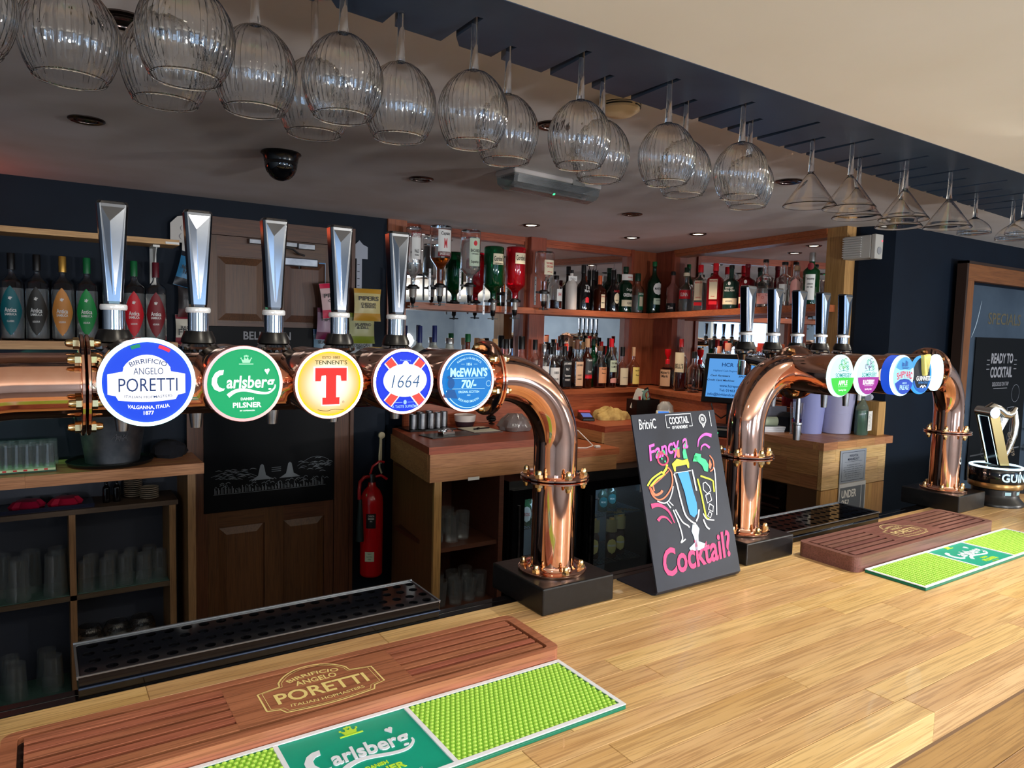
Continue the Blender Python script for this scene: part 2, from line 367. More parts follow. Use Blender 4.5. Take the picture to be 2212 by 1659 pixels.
# ---------------------------------------------------------------- ceiling fittings
def downlight(x, y, on, label):
    t = thing('downlight', label, 'downlight', (x, y, 2.144), group='round ceiling downlights')
    MB().lathe([(.030, .0), (.046, 0), (.046, -.003), (.040, -.006), (.031, -.004), (.030, 0)], 32).obj('bezel', P('bezel_bronze', srgb(96, 84, 80), .25, 1), t)
    if on: MB().lathe([(0, -.002), (.024, -.0025), (.030, -.0005), (0, -.0005)], 24).obj('lamp_glass', P('lamp_glow', (1, .9, .7), .3, em=(1, .86, .62), es=9), t)
    else:
        MB().lathe([(0, -.001), (.018, -.001), (.024, -.0032), (.030, -.001), (0, -.0005)], 24).obj('lamp_glass', P('lamp_dark', srgb(40, 34, 32), .15, .6), t)
for a in [(.121, 2.327, 0, 'unlit downlight at far left above the cabinet with hanging glasses'), (.141, 1.519, 0, 'unlit downlight behind the balloon glasses at top left'),
          (1.149, 1.562, 0, 'unlit downlight left of the balloon glass beside the emergency light'), (1.185, 2.418, 0, 'unlit downlight between dome camera and emergency light'),
          (2.285, 2.47, 0, 'unlit downlight right of the emergency light, nearer than the lit ones'), (2.201, 1.587, 0, 'unlit downlight beside the first martini glass'),
          (2.145, 3.08, 1, 'lit downlight above the red gin optic'), (2.847, 3.074, 1, 'lit downlight over the corner of the bottle shelf'), (2.992, 2.71, 1, 'lit downlight over the right run of the bottle shelf')]:
    downlight(*a)
t = thing('dome_camera', 'black dome security camera on the grey ceiling at left', 'camera', (.658, 2.358, 2.144))
MB().lathe([(0, 0), (.061, 0), (.063, -.004), (.055, -.012), (.052, -.03), (0, -.03)], 40).obj('housing', P('dome_housing', srgb(16, 15, 16), .2), t)
MB().lathe([(.051, -.03)] + [(.051 * cos(a), -.034 - .055 * sin(a)) for a in [i * pi / 20 for i in range(10)]] + [(0, -.089)], 40).obj('dome', P('smoked_dome', srgb(8, 8, 11), .04, spec=.8), t)
t = thing('smoke_alarm', 'cream slotted smoke alarm half hidden behind the glass rack', 'smoke alarm', (1.147, 1.296, 2.144))
MB().lathe([(0, 0), (.05, 0), (.05, -.012), (.046, -.016), (.046, -.026), (.030, -.036), (0, -.037)], 36).obj('cover', P('cream_plastic', srgb(216, 196, 160), .45), t)
m = MB()
for k in range(4):
    for ring_r, zz in ((.0475, -.0135), (.0475, -.0195)):
        p = [(ring_r * cos(a), ring_r * sin(a), zz) for a in [k * pi / 2 + .12 + i * (pi / 2 - .24) / 8 for i in range(9)]]
        m.tube(p, .0016, 5)
m.obj('slot', BLACK, t)
# emergency light
ea = atan2(2.122 - 2.077, 1.768 - 1.318)
t = thing('emergency_light', 'clear plastic emergency light box on the ceiling with small green glow', 'emergency light', (1.54, 2.10, 2.144), ea)
MB().box(-.21, .21, -.055, .055, -.018, 0).obj('base_tray', P('emergency_base', srgb(176, 170, 168), .5), t, bevel=.006)
m = MB(); n = 7; prof = [(-.052, -.018), (-.046, -.045), (-.03, -.062), (0, -.068), (.03, -.062), (.046, -.045), (.052, -.018)]
vs = []; fs = []
for e, sx in ((-.205, 0), (-.19, 1), (.19, 1), (.205, 0)):
    for y, z in prof: vs.append((e, y * (1 if sx else .96), z if sx else max(z, -.055)))
for a in range(3):
    for i in range(n - 1): fs.append((a * n + i, a * n + i + 1, (a + 1) * n + i + 1, (a + 1) * n + i))
fs += [tuple(range(n - 1, -1, -1)), tuple(range(3 * n, 4 * n))]
m.add(vs, fs); m.obj('diffuser', P('emergency_cover', srgb(200, 206, 208), .12, trans=.85, ior=1.3), t)
m = MB()
for k in range(9): m.box(-.18, .18, -.044 + k * .011 - .001, -.044 + k * .011 + .001, -.022, -.0185)
m.obj('reflector', STEEL, t)
MB().cyl((-.0, -.02, -.058), .004, .004, 10).obj('indicator', E_('green_led', (60, 255, 150), 3), t)
a = Art(); a.rect(-.03, .03, -.012, .012); a.obj('rating_label', F_('grey_label', (120, 120, 118)), t, (.09, -.0555, -.010))
Art().text('WELDED', 0, 0, .006, .034).obj('lettering', F_('blackish', (25, 25, 28)), t, (.09, -.0562, -.005))
# ================================================================ the bar counter
bar = thing('bar_counter', 'pale oak butcher block bar counter running across the front', 'bar counter', (0, 0, 0))
staves(bar, -.9, 4.5, .446, 1.053, 1.058, 1.10, 'x', 'y', .0434, (.34, .46, .6, .78), OAKX, 11)
MB().box(-.9, 4.5, .452, 1.05, 1.045, 1.0578).obj('underlay', P('under_wood', srgb(110, 80, 50), .6), bar)
FRONTW = wood('bar_front_timber', srgb(170, 128, 78), srgb(148, 106, 60), srgb(110, 76, 42), 'x', .45, .08)
staves(bar, -.9, 4.5, .486, .51, .02, 1.045, 'x', 'z', .145, (2.7,), FRONTW, 3, .003, 'front_board')
MB().box(-.9, 4.5, .51, .53, 0, 1.045).obj('back_panel', P('under_wood', (0, 0, 0)), bar)
MB().box(-.9, 4.5, 1.0535, 1.072, .9, 1.0998).box(-.9, 4.5, 1.072, 1.09, 1.07, 1.0998).obj('rear_rail', GLOSSBLK, bar, bevel=.002)
m = MB()
for x in (.06, .14, .62, .70, 1.90): m.lathe([(0, 0), (.0035, 0), (.003, .002), (0, .0028)], 12, (x, 1.0535, 1.0885), None, 'y')
m.obj('screw', CHROME, bar)
# ---------------------------------------------------------------- hanging glass rack
rack = thing('glass_rack', 'dark blue slotted board hanging the glasses under the ceiling', 'glass rack', (0, 0, 0))
LONG = [-.71, -.50, -.29, -.08, .13, .343, .555, .765, .975, 1.185, 1.402, 1.613, 1.861, 2.074, 2.30, 2.53, 2.76]
SHORT = [-.605, -.395, -.185, .025, .237, .452, .655, .868, 1.086, 1.288, 1.515, 1.751, 1.975, 2.19, 2.42, 2.64]
yr = lambda x: 1.022 + .066 * x
m = MB(); zz0, zz1 = 2.06, 2.0782
pts = [(-.9, .868), (3.1, .892), (3.1, yr(3.1))]
sl = sorted([(x, .945) for x in LONG] + [(x, 1.005) for x in SHORT if yr(x) > 1.03], reverse=True)
for x, ye in sl:
    wide = .022 if yr(x) - ye > .07 and x < .7 else .008
    pts += [(x + .006 + wide, yr(x)), (x + .006, yr(x) - min(.03, (yr(x) - ye) * .5) if x < .7 else ye + .001), (x + .006, ye), (x - .006, ye), (x - .006, yr(x))]
pts.append((-.9, yr(-.9)))
q = []
for p in pts:
    if not q or (Vector(p) - Vector(q[-1])).length > 1e-5: q.append(p)
tri = geometry.tessellate_polygon([[Vector((x, y, 0)) for x, y in q]]); n = len(q)
ar = sum(q[i][0] * q[(i + 1) % n][1] - q[(i + 1) % n][0] * q[i][1] for i in range(n)); sgn = 1 if ar > 0 else -1
vs = [(x, y, zz0) for x, y in q] + [(x, y, zz1) for x, y in q]; fs = []
for t3 in tri:
    a, b, c = (q[i] for i in t3); s_ = (b[0] - a[0]) * (c[1] - a[1]) - (b[1] - a[1]) * (c[0] - a[0])
    u = t3 if s_ > 0 else (t3[0], t3[2], t3[1]); fs.append(tuple(u[::-1])); fs.append(tuple(i + n for i in u))
for i in range(n):
    j = (i + 1) % n; fs.append((i, j, n + j, n + i) if sgn > 0 else (j, i, n + i, n + j))
m.add(vs, fs); m.obj('slotted_board', NAVYD, rack)
# ---------------------------------------------------------------- left back bar, on the navy wall
lu = thing('left_cabinet', 'dim open wooden cabinet of glass shelves on the left under a worktop', 'cabinet', (0, 0, 0))
FR = wood('cabinet_frame', srgb(118, 92, 66), srgb(98, 74, 52), srgb(70, 50, 36), 'x', .5, .1)
FRZ = wood('cabinet_frame_upright', srgb(150, 116, 78), srgb(126, 94, 62), srgb(90, 64, 42), 'z', .5, .05)
FRD = wood('cabinet_shelf_wood', srgb(84, 68, 52), srgb(70, 56, 42), srgb(50, 38, 30), 'x', .55, .1)
MB().box(.497, .527, 3.13, 3.40, 0, .972).obj('post', FRZ, lu)
MB().box(-1.2, -1.17, 3.13, 3.40, 0, .972).obj('post', FRZ, lu)
MB().box(.437, .462, 3.20, 3.40, 0, .845).obj('side_board', FRZ, lu)
MB().box(-1.17, .47, 3.195, 3.40, .835, .855).obj('shelf', FRD, lu)
MB().box(-1.17, .437, 3.20, 3.40, .492, .512).obj('shelf', FRD, lu)
MB().box(-1.17, .437, 3.20, 3.40, .10, .12).obj('shelf', FRD, lu)
MB().box(.082, .104, 3.20, 3.40, .12, .835).obj('divider', FRZ, lu)
MB().box(-.47, -.45, 3.20, 3.40, .12, .835).obj('divider', FRZ, lu)
MB().box(-1.17, .497, 3.40, 3.418, 0, .972).obj('back_board', P('cab_back', srgb(40, 46, 60), .6), lu)
lw = thing('left_worktop', 'long oak worktop under the sambuca bottles at left', 'worktop', (0, 0, 0))
staves(lw, -1.25, .556, 3.105, 3.418, .974, 1.018, 'x', 'y', .052, (.4, .55, .7), OAKDX, 21)
MATG = noisy('green_mesh_mat', srgb(60, 92, 84), srgb(40, 66, 62), 260, .7, 0, .4)
for i, (x0, x1, z, l) in enumerate(((-.45, .08, .5125, 'dull green mesh mat under the tall pint glasses'), (.106, .435, .5125, 'dull green mesh mat under the tumblers in the right bay'), (-.45, .08, .1205, 'dull green mesh mat at the bottom of the left cabinet'))):
    m = MB().box(x0, x1, 3.205, 3.39, z, z + .003); o = m.obj('shelf_mat', MATG); tag(o, l, 'mat', 'green shelf mats')
# upper shelves
us = thing('upper_shelf', 'empty pale wooden shelf high on the navy wall at left', 'shelf', (0, 0, 0))
MB().box(-.9, .492, 3.25, 3.418, 1.909, 1.931).obj('board', wood('pine_shelf', srgb(206, 160, 106), srgb(186, 136, 84), srgb(150, 104, 62), 'x', .45, .1), us)
MB().box(.44, .491, 3.247, 3.2505, 1.912, 1.921).obj('price_strip', WHITEP, us)
br = MB().box(.40, .425, 3.41, 3.418, 1.75, 1.909).box(.40, .425, 3.30, 3.41, 1.901, 1.909); br.prism([(3.30, 1.90), (3.41, 1.90), (3.41, 1.76)], .411, .414)
k = len(br.v) - 6
for i in range(k, len(br.v)): x, y, z = br.v[i]; br.v[i] = (z, x, y)
br.obj('bracket', WHITEP, us)
ls = thing('bottle_ledge', 'narrow wooden shelf holding the sambuca bottles', 'shelf', (0, 0, 0))
MB().box(-.9, .482, 3.24, 3.418, 1.476, 1.508).obj('board', MATS['pine_shelf'], ls)
# ---------------------------------------------------------------- the door in the back wall
fr = MB()
fr.box(.546, .625, 3.395, 3.42, 0, 2.055).box(1.209, 1.30, 3.395, 3.42, 0, 2.055)
d1 = struct('door_1', MB().box(.546, .622, 3.392, 3.42, 0, 1.985).box(1.212, 1.300, 3.392, 3.42, 0, 1.985), DOORW)
MB().box(.546, 1.300, 3.390, 3.42, 1.985, 2.062).obj('lintel', DOORX, d1)
MB().box(.536, .552, 3.382, 3.394, 0, 2.07).box(1.288, 1.306, 3.382, 3.394, 0, 2.07).obj('architrave', DOORW, d1)
MB().box(.624, 1.21, 3.412, 3.4195, 0, 1.983).obj('slab', DOORW, d1)
for x0, x1 in ((.624, .668), (.875, .963), (1.165, 1.21)): MB().box(x0, x1, 3.400, 3.412, 0, 1.983).obj('stile', DOORW, d1)
for z0, z1 in ((1.895, 1.983), (1.50, 1.60), (.655, .74), (0, .15)):
    for x0, x1 in ((.668, .875), (.963, 1.165)): MB().box(x0, x1, 3.4005, 3.412, z0, z1).obj('rail', DOORX, d1)
for x0, x1 in ((.672, .871), (.967, 1.161)):
    for z0, z1 in ((1.606, 1.890), (.155, .650)):
        m = MB(); b = .032; vs = [(x0, 3.411, z0), (x1, 3.411, z0), (x1, 3.411, z1), (x0, 3.411, z1), (x0 + b, 3.402, z0 + b), (x1 - b, 3.402, z0 + b), (x1 - b, 3.402, z1 - b), (x0 + b, 3.402, z1 - b)]
        m.add(vs, [(4, 5, 6, 7), (0, 1, 5, 4), (1, 2, 6, 5), (2, 3, 7, 6), (3, 0, 4, 7)]); m.obj('raised_panel', DOORW, d1)
dc = thing('door_closer', 'pair of silver door closer arms at the top of the door', 'door closer', (0, 0, 0))
MB().box(.80, 1.02, 3.372, 3.392, 1.955, 1.978, .02, (.9, 3.38)).obj('guide_rail', STEEL, dc, bevel=.003)
MB().box(1.02, 1.10, 3.362, 3.392, 1.948, 1.975).obj('end_block', STEEL, dc, bevel=.003)
MB().tube([(.92, 3.365, 1.955), (.99, 3.355, 1.945), (1.02, 3.36, 1.925), (1.05, 3.37, 1.92)], .005, 8).obj('arm', STEEL, dc)
MB().box(.94, 1.11, 3.352, 3.402, 1.868, 1.905).obj('body', DULLSTEEL, dc, bevel=.004)
MB().lathe([(0, 0), (.012, 0), (.009, -.012), (0, -.014)], 16, (1.03, 3.37, 1.868)).obj('knob', CHROME, dc)
bb = thing('door_blackboard', 'black beer board with white lettering and skyline drawing on the door', 'blackboard', (.905, 3.394, 1.165))
MB().box(-.300, .306, -.006, .006, -.435, .415).obj('board', P('board_black', srgb(5, 7, 12), .5, spec=.15), bb, bevel=.002)
LG = F_('chalk_grey', (132, 134, 140))
Art().text('BELHAVEN', -.02, 0, .036, .215, .02).text('BREWERY', -.03, -.032, .010, .07, .01).obj('lettering', LG, bb, (0, -.0068, .375))
a = Art(); rnd = random.Random(5)
for xx in (-.045, .085): a.poly([(xx - .05, 0), (xx - .018, .02), (xx - .008, .068), (xx, .074), (xx + .008, .068), (xx + .018, .02), (xx + .05, 0)])
for k in range(34):
    x = -.255 + k * .0150; h = .012 + .022 * rnd.random()
    a.rect(x, x + .003, -.05, -.05 + h); a.rect(x + .006, x + .008, -.05, -.05 + h * .7)
    if k % 3 == 0: a.line([(x, -.05 + h), (x + .006, -.05 + h + .008), (x + .012, -.05 + h)], .0012)
for k in range(60):
    side = rnd.random(); x = -.26 + .16 * rnd.random() if side < .5 else .12 + .15 * rnd.random()
    z = .01 + .045 * rnd.random() + (.03 if side >= .5 else 0) * rnd.random(); a.line([(x, z), (x + .015, z + .004), (x + .032, z - .001)], .0028, 0, True, True)
a.line([(-.27, .03), (-.2, .05), (-.13, .045), (-.07, .02)], .0015); a.line([(.12, .05), (.18, .085), (.23, .09), (.275, .07), (.27, .05)], .0015)
for k in range(26): x = -.24 + .5 * rnd.random(); z = -.03 + .03 * rnd.random(); a.line([(x, z), (x + .012, z + .006), (x + .02, z)], .0022)
a.line([(-.26, -.052), (0, -.054), (.26, -.052)], .0015)
for z in (.052, .043, .034): a.rect(-.001, .043, z, z + .0022)
a.obj('skyline_drawing', F_('chalk_dim', (112, 120, 128)), bb, (0, -.0068, -.30))
# ---------------------------------------------------------------- alcove: posts, mirrors, shelves
alc = lambda x: 3.523 + .0242 * (x - 1.49)
af = MB()
al = thing('alcove_frame', 'reddish oak framework of posts and rails around the mirrors', 'shelving frame', (0, 0, 0))
MB().box(1.488, 1.592, 3.405, 3.5235, 1.245, 2.1435).obj('post', REDZ, al)
MB().box(2.415, 2.525, 3.46, 3.545, 1.25, 2.1435).obj('post', REDZ, al)
for bx in ((2.525, 2.542, 3.50, 3.547), (2.398, 2.415, 3.50, 3.543), (1.592, 1.606, 3.48, 3.524)): MB().box(*bx, 1.25, 2.1435).obj('bead', REDZ, al)
MB().prism([(3.262, 3.515), (3.285, 3.515), (3.285, 3.566), (3.262, 3.566)], 1.25, 2.1435).obj('post', REDZ, al)
MB().prism([(3.285, 3.535), (3.51, 3.54), (3.535, 3.568), (3.285, 3.568)], 1.25, 2.1435).obj('corner_panel', REDZ, al)
MB().prism([(3.484, 3.366), (3.509, 3.54), (3.552, 3.54), (3.54, 3.366)], 1.25, 2.1435).obj('corner_panel', REDZ, al)
MB().prism([(3.474, 3.335), (3.478, 3.366), (3.538, 3.366), (3.533, 3.335)], 1.25, 2.1435).obj('post', REDZ, al)
MB().prism([(3.272, 2.02), (3.290, 2.135), (3.352, 2.135), (3.352, 2.02)], 0, 2.1435).obj('post', OAKZ, al)
MB().prism([(1.592, 3.488), (3.262, 3.53), (3.262, 3.566), (1.592, 3.5245)], 2.100, 2.1435).prism([(1.592, 3.480), (3.262, 3.522), (3.262, 3.54), (1.592, 3.498)], 2.118, 2.1435).obj('top_rail', REDX, al)
MB().prism([(3.478, 3.335), (3.29, 2.135), (3.345, 2.135), (3.532, 3.335)], 2.100, 2.1435).prism([(3.466, 3.335), (3.28, 2.135), (3.30, 2.135), (3.49, 3.335)], 2.118, 2.1435).obj('top_rail', REDY, al)
for x0, x1 in ((1.606, 2.398), (2.542, 3.262)):
    mi = thing('wall_mirror', 'mirror behind the optics, left of the middle post' if x0 < 2 else 'mirror behind the bottles between middle post and corner', 'mirror', (0, 0, 0))
    MB().prism([(x0, alc(x0) - .006), (x1, alc(x1) - .006), (x1, alc(x1) - .001), (x0, alc(x0) - .001)], 1.25, 2.10).obj('glass', MIRROR, mi)
mi = thing('wall_mirror', 'mirror on the right return wall behind the gin bottles', 'mirror', (0, 0, 0))
MB().prism([(3.525, 3.335), (3.339, 2.135), (3.346, 2.135), (3.532, 3.335)], 1.25, 2.10).obj('glass', MIRROR, mi)
sh = thing('bottle_shelf', 'L-shaped red oak shelf of spirit bottles across the mirrors', 'shelf', (0, 0, 0))
zt = lambda x, y: 1.7255 + max(0, (3.45 - y)) * .0262
zb = lambda x, y: zt(x, y) - .034
MB().prism([(1.592, 3.355), (3.303, 3.385), (3.50, 3.56), (2.54, 3.53), (2.53, 3.458), (2.41, 3.456), (2.40, 3.52), (1.592, 3.50)], zb, zt).obj('board', REDX, sh)
MB().prism([(3.304, 3.385), (3.125, 2.06), (3.272, 2.06), (3.272, 2.136), (3.335, 2.136), (3.501, 3.33), (3.51, 3.54), (3.502, 3.56)], zb, zt).obj('board', REDY, sh)
lg = thing('lower_ledge', 'red oak ledge and upstand carrying the lower row of bottles', 'ledge', (0, 0, 0))
MB().prism([(1.57, 3.365), (3.26, 3.39), (3.26, 3.53), (1.57, 3.50)], 1.215, 1.243).obj('ledge_board', REDX, lg)
MB().prism([(1.58, 3.385), (3.26, 3.41), (3.26, 3.43), (1.58, 3.405)], 1.074, 1.215).obj('upstand', REDX, lg)
MB().prism([(3.26, 3.39), (3.27, 3.39), (3.09, 2.2), (3.33, 2.16), (3.50, 3.33), (3.50, 3.55), (3.26, 3.53)], 1.215, 1.2435).obj('ledge_board', REDY, lg)
MB().prism([(3.28, 3.41), (3.121, 2.31), (3.141, 2.31), (3.30, 3.41)], 1.0745, 1.215).obj('upstand', REDY, lg)
# ---------------------------------------------------------------- middle cabinet
mc = thing('middle_cabinet', 'oak back bar cabinet with an open bay of glasses beside the fire extinguisher', 'cabinet', (0, 0, 0))
staves(mc, 1.425, 2.16, 2.775, 2.80, .912, 1.040, 'x', 'z', .064, (.735,), OAKDX, 5, .0008, 'fascia_board')
m = MB().prism([(1.425, 2.80), (1.445, 2.80), (1.535, 3.40), (1.515, 3.40)], .912, 1.04); m.obj('side_board', OAKDY, mc)
SIDEZ = wood('side_panel_timber', srgb(132, 92, 58), srgb(112, 76, 46), srgb(80, 52, 32), 'z', .45, .06)
MB().prism([(1.455, 2.80), (1.475, 2.80), (1.55, 3.40), (1.53, 3.40)], 0, .912).obj('side_panel', SIDEZ, mc)
MB().box(1.455, 1.492, 2.785, 2.80, 0, .912).obj('stile', OAKZ, mc)
DK = wood('bay_timber', srgb(92, 52, 36), srgb(76, 42, 28), srgb(52, 28, 18), 'x', .5, .1)
MB().box(1.476, 1.82, 2.80, 3.25, .578, .598).obj('shelf', DK, mc)
MB().box(1.476, 1.82, 2.80, 3.25, .28, .305).obj('shelf', DK, mc)
MB().box(1.80, 1.825, 2.785, 3.25, 0, .912).obj('divider', DK, mc)
MB().box(1.52, 1.82, 3.25, 3.27, 0, .912).obj('back_board', DK, mc)
MB().box(1.476, 1.825, 2.80, 3.27, .905, .913).obj('top_board', DK, mc)
MB().box(1.62, 1.68, 2.772, 2.775, .905, .92).obj('bell_push', WHITEP, mc, bevel=.001)
mw = thing('middle_worktop', 'oak worktop with jiggers and clipboards behind the font', 'worktop', (0, 0, 0))
MB().prism([(1.415, 2.765), (2.17, 2.765), (2.17, 3.38), (1.515, 3.38)], 1.040, 1.0738).obj('board', REDX, mw)
# low shelf gap and till block
lsf = thing('low_shelf', 'lower oak shelf with a coiled white cable between the worktops', 'shelf', (0, 0, 0))
MB().box(2.165, 2.60, 2.84, 3.38, .945, .978).obj('board', REDX, lsf)
MB().box(2.165, 2.60, 3.36, 3.38, .978, 1.07).obj('back_board', REDX, lsf)
MB().box(2.165, 2.60, 2.86, 2.88, .86, .945).obj('fascia_board', OAKDX, lsf)
tw = thing('till_worktop', 'reddish oak worktop block carrying towel and till', 'worktop', (0, 0, 0))
MB().prism([(2.615, 2.98), (2.88, 2.98), (2.88, 2.25), (3.10, 2.25), (3.25, 3.38), (2.615, 3.38)], 1.040, 1.0738).obj('board', REDX, tw)
MB().box(2.63, 2.88, 3.0, 3.02, .85, 1.04).obj('fascia_board', OAKDX, tw)
MB().box(2.612, 2.63, 3.0, 3.38, .978, 1.04).obj('side_board', OAKDY, tw)
MB().prism([(2.88, 3.0), (2.90, 3.0), (2.90, 2.3), (2.88, 2.3)], .85, 1.04).obj('fascia_board', OAKDY, tw)
# right cabinet
rc = thing('right_cabinet', 'oak cabinet end with two notices beside the navy wall', 'cabinet', (0, 0, 0))
staves(rc, 2.862, 3.372, 1.815, 1.835, .925, 1.108, 'x', 'z', .061, (.14, .2, .17), OAKX, 8, .0008)
OAKZ2 = wood('oak_upright_pale', srgb(206, 160, 98), srgb(180, 134, 78), srgb(132, 94, 54), 'z', .45, .16)
staves(rc, 2.862, 3.372, 1.815, 1.835, .30, .922, 'z', 'x', .05, (.622,), OAKZ2, 9, .0006)
staves(rc, 2.862, 2.885, 1.836, 2.245, .925, 1.108, 'y', 'z', .061, (.25, .2), OAKDY, 10, .0008)
MB().box(2.87, 3.33, 1.836, 1.99, 0, 1.105).box(2.90, 3.08, 1.99, 2.24, .8, 1.105).obj('carcass', P('carcass_wood', srgb(90, 62, 40), .6), rc)
rw = thing('right_worktop', 'thick oak worktop corner with buckets and green spray bottle', 'worktop', (0, 0, 0))
staves(rw, 2.835, 3.395, 1.797, 1.85, 1.108, 1.142, 'x', 'y', .027, (.12, .09, .15), OAKDX, 12, .0006)
staves(rw, 2.835, 3.27, 1.85, 2.30, 1.108, 1.142, 'y', 'x', .048, (.3, .2), OAKDY, 14, .0006)
MB().prism([(3.27, 1.85), (3.395, 1.85), (3.35, 2.0), (3.27, 2.018)], 1.108, 1.1418).obj('end_board', OAKDX, rw)
# black equipment under the right worktop
rf = thing('black_fridge', 'black under-counter unit below the right worktop', 'fridge', (0, 0, 0))
MB().box(2.88, 3.08, 2.0, 2.86, .1, .79).obj('body', GLOSSBLK, rf)
MB().box(2.868, 2.88, 2.0, 2.86, .80, .915).obj('top_panel', GLOSSBLK, rf)
MB().box(2.860, 2.869, 2.02, 2.84, .842, .850).box(2.858, 2.868, 2.02, 2.84, .80, .806).obj('trim_strip', CHROME, rf)
MB().box(2.86, 2.879, 2.05, 2.80, .15, .78).obj('door', P('dark_door', srgb(14, 18, 18), .1), rf)
# ---------------------------------------------------------------- fridges under the middle worktops
def fridge(x0, x1, label):
    t = thing('bottle_fridge', label, 'fridge', (0, 0, 0), group='back bar bottle fridges'); y = 2.86
    MB().box(x0, x1, y, y + .40, 0, .04).box(x0, x1, y, y + .4, .80, .855).box(x0, x0 + .02, y, y + .4, .04, .8).box(x1 - .02, x1, y, y + .4, .04, .8).box(x0 + .02, x1 - .02, y + .36, y + .4, .04, .8).obj('cabinet', P('fridge_black', srgb(14, 14, 16), .4), t)
    MB().box(x0 + .02, x1 - .02, y + .352, y + .36, .04, .8).obj('liner', P('fridge_liner', srgb(120, 140, 152), .4), t)
    f = MB().box(x0 + .005, x0 + .075, y - .03, y - .002, .03, .815).box(x1 - .03, x1 - .005, y - .03, y - .002, .03, .815).box(x0 + .075, x1 - .03, y - .03, y - .002, .765, .815).box(x0 + .075, x1 - .03, y - .03, y - .002, .03, .09)
    d = f.obj('door', GLOSSBLK, t)
    MB().box(x0 + .075, x1 - .03, y - .018, y - .012, .09, .765).obj('pane', thin_glass('fridge_pane', (.86, .93, .97), .04, 1.45, .05), d)
    MB().box(x0 + .035, x0 + .045, y - .040, y - .03, .12, .74).obj('handle', STEEL, d)
    for z in (.60, .335):
        m = MB(); n = int((x1 - x0 - .06) / .016)
        for k in range(n): m.box(x0 + .03 + k * .016, x0 + .0325 + k * .016, y + .02, y + .34, z, z + .0025)
        m.box(x0 + .025, x1 - .025, y + .018, y + .022, z - .004, z + .002).box(x0 + .025, x1 - .025, y + .34, y + .344, z - .004, z + .002)
        o = m.obj('wire_shelf', CHROME, t); tag(o, kind='stuff')
    MB().box(x0 + .1, x1 - .1, y + .03, y + .05, .785, .795).obj('strip_lamp', P('fridge_lamp', (1, 1, 1), .4, em=(.62, .82, 1), es=26), t)
    return t
F1 = fridge(1.905, 2.345, 'black glass-door fridge mostly hidden by the left column')
F2 = fridge(2.36, 2.875, 'black glass-door fridge of cider bottles left of the cocktail sign')
Art().rect(-.05, .05, -.02, .02).obj('maker_sticker', F_('sticker_grey', (150, 160, 165)), F2, (2.80, 2.828, .742))
Art().text('nilino', 0, 0, .02, .07).obj('lettering', F_('blackish', (25, 25, 28)), F2, (2.80, 2.8272, .742))
Art().line([(0, -.10), (.0, .02)], .002).line([(-.10, .10), (-.08, .13), (-.05, .11)], .008).obj('scratch', LG, F2, (2.52, 2.8425, .60))
# ---------------------------------------------------------------- door to the right with posters
d2 = struct('door_2', MB().box(4.05, 5.2, 1.806, 1.815, 0, 1.90), noisy('kick_steel', srgb(120, 140, 160), srgb(92, 110, 130), 3, .3, .85))
MB().box(3.955, 4.04, 1.775, 1.815, 0, 1.995).obj('jamb', wood('jamb_timber', srgb(140, 92, 52), srgb(118, 74, 40), srgb(84, 52, 28), 'z', .45, .05), d2)
MB().box(3.955, 5.3, 1.772, 1.815, 1.915, 1.998).obj('lintel', wood('jamb_timber_x', srgb(140, 92, 52), srgb(118, 74, 40), srgb(84, 52, 28), 'x', .45, .05), d2)
MB().box(3.938, 3.958, 1.768, 1.815, 0, 2.012).box(3.938, 5.3, 1.768, 1.815, 1.998, 2.012).obj('architrave', P('dark_edge', srgb(48, 32, 24), .5), d2)
MB().box(4.035, 4.048, 1.790, 1.806, 1.60, 1.74).obj('hinge', STEEL, d2)
Art().text('SPECIALS', 0, 0, .062, .40, .01).obj('lettering', F_('brass_letters', (92, 86, 66)), d2, (4.50, 1.8052, 1.73))
Art().line([(0, 0), (.05, .08), (.09, .20)], .007, 0, True, True).obj('scratch', F_('pale_scratch', (170, 190, 205)), d2, (4.12, 1.8052, 1.62))
po = thing('poster', 'black cocktail poster with drawn glasses on the steel door', 'poster', (4.495, 1.8045, 1.25))
MB().box(-.325, .325, -.004, 0, -.40, .375).obj('sheet', P('poster_black', srgb(7, 8, 11), .45, spec=.2), po)
a = Art().text('READY TO', 0, .262, .052, .27, .035).text('COCKTAIL', 0, .185, .056, .27, .035).text('DELICIOUS ON TAP', 0, .118, .022, .20, .01).rect(-.085, .085, .092, .095)
for sx in (-1, 1):
    for z in (.25, .225, .20): a.rect(min(sx * .15, sx * .185), max(sx * .15, sx * .185), z, z + .004)
a.obj('lettering', F_('poster_grey', (150, 152, 160)), po, (0, -.0046, 0))
a = Art()
for cx, cz, w in ((.16, -.02, .05), (-.15, -.09, .06), (.0, -.05, .05)):
    a.line([(cx - w, cz), (cx - w * .8, cz - w * .5), (cx, cz - w * .7), (cx + w * .8, cz - w * .5), (cx + w, cz), (cx - w, cz)], .004).line([(cx, cz - w * .7), (cx, cz - .16)], .004).ring(cx, cz - .17, .025, .003)
a.ring(.2, .06, .05, .003).line([(-.3, -.27), (0, -.265), (.3, -.26)], .008)
a.obj('glass_drawing', F_('poster_line', (120, 125, 135)), po, (0, -.0046, 0))
MB().lathe([(0, 0), (.02, 0), (.02, .01), (.012, .02), (.022, .04), (.015, .055), (0, .058)], 20, (4.88, 1.806, 1.10), None, 'y').obj('door_knob', CHROME, d2)
MB().lathe([(0, 0), (.02, 0), (.02, .01), (0, .012)], 20, (4.88, 1.806, .98), None, 'y').obj('lock_plate', CHROME, d2)
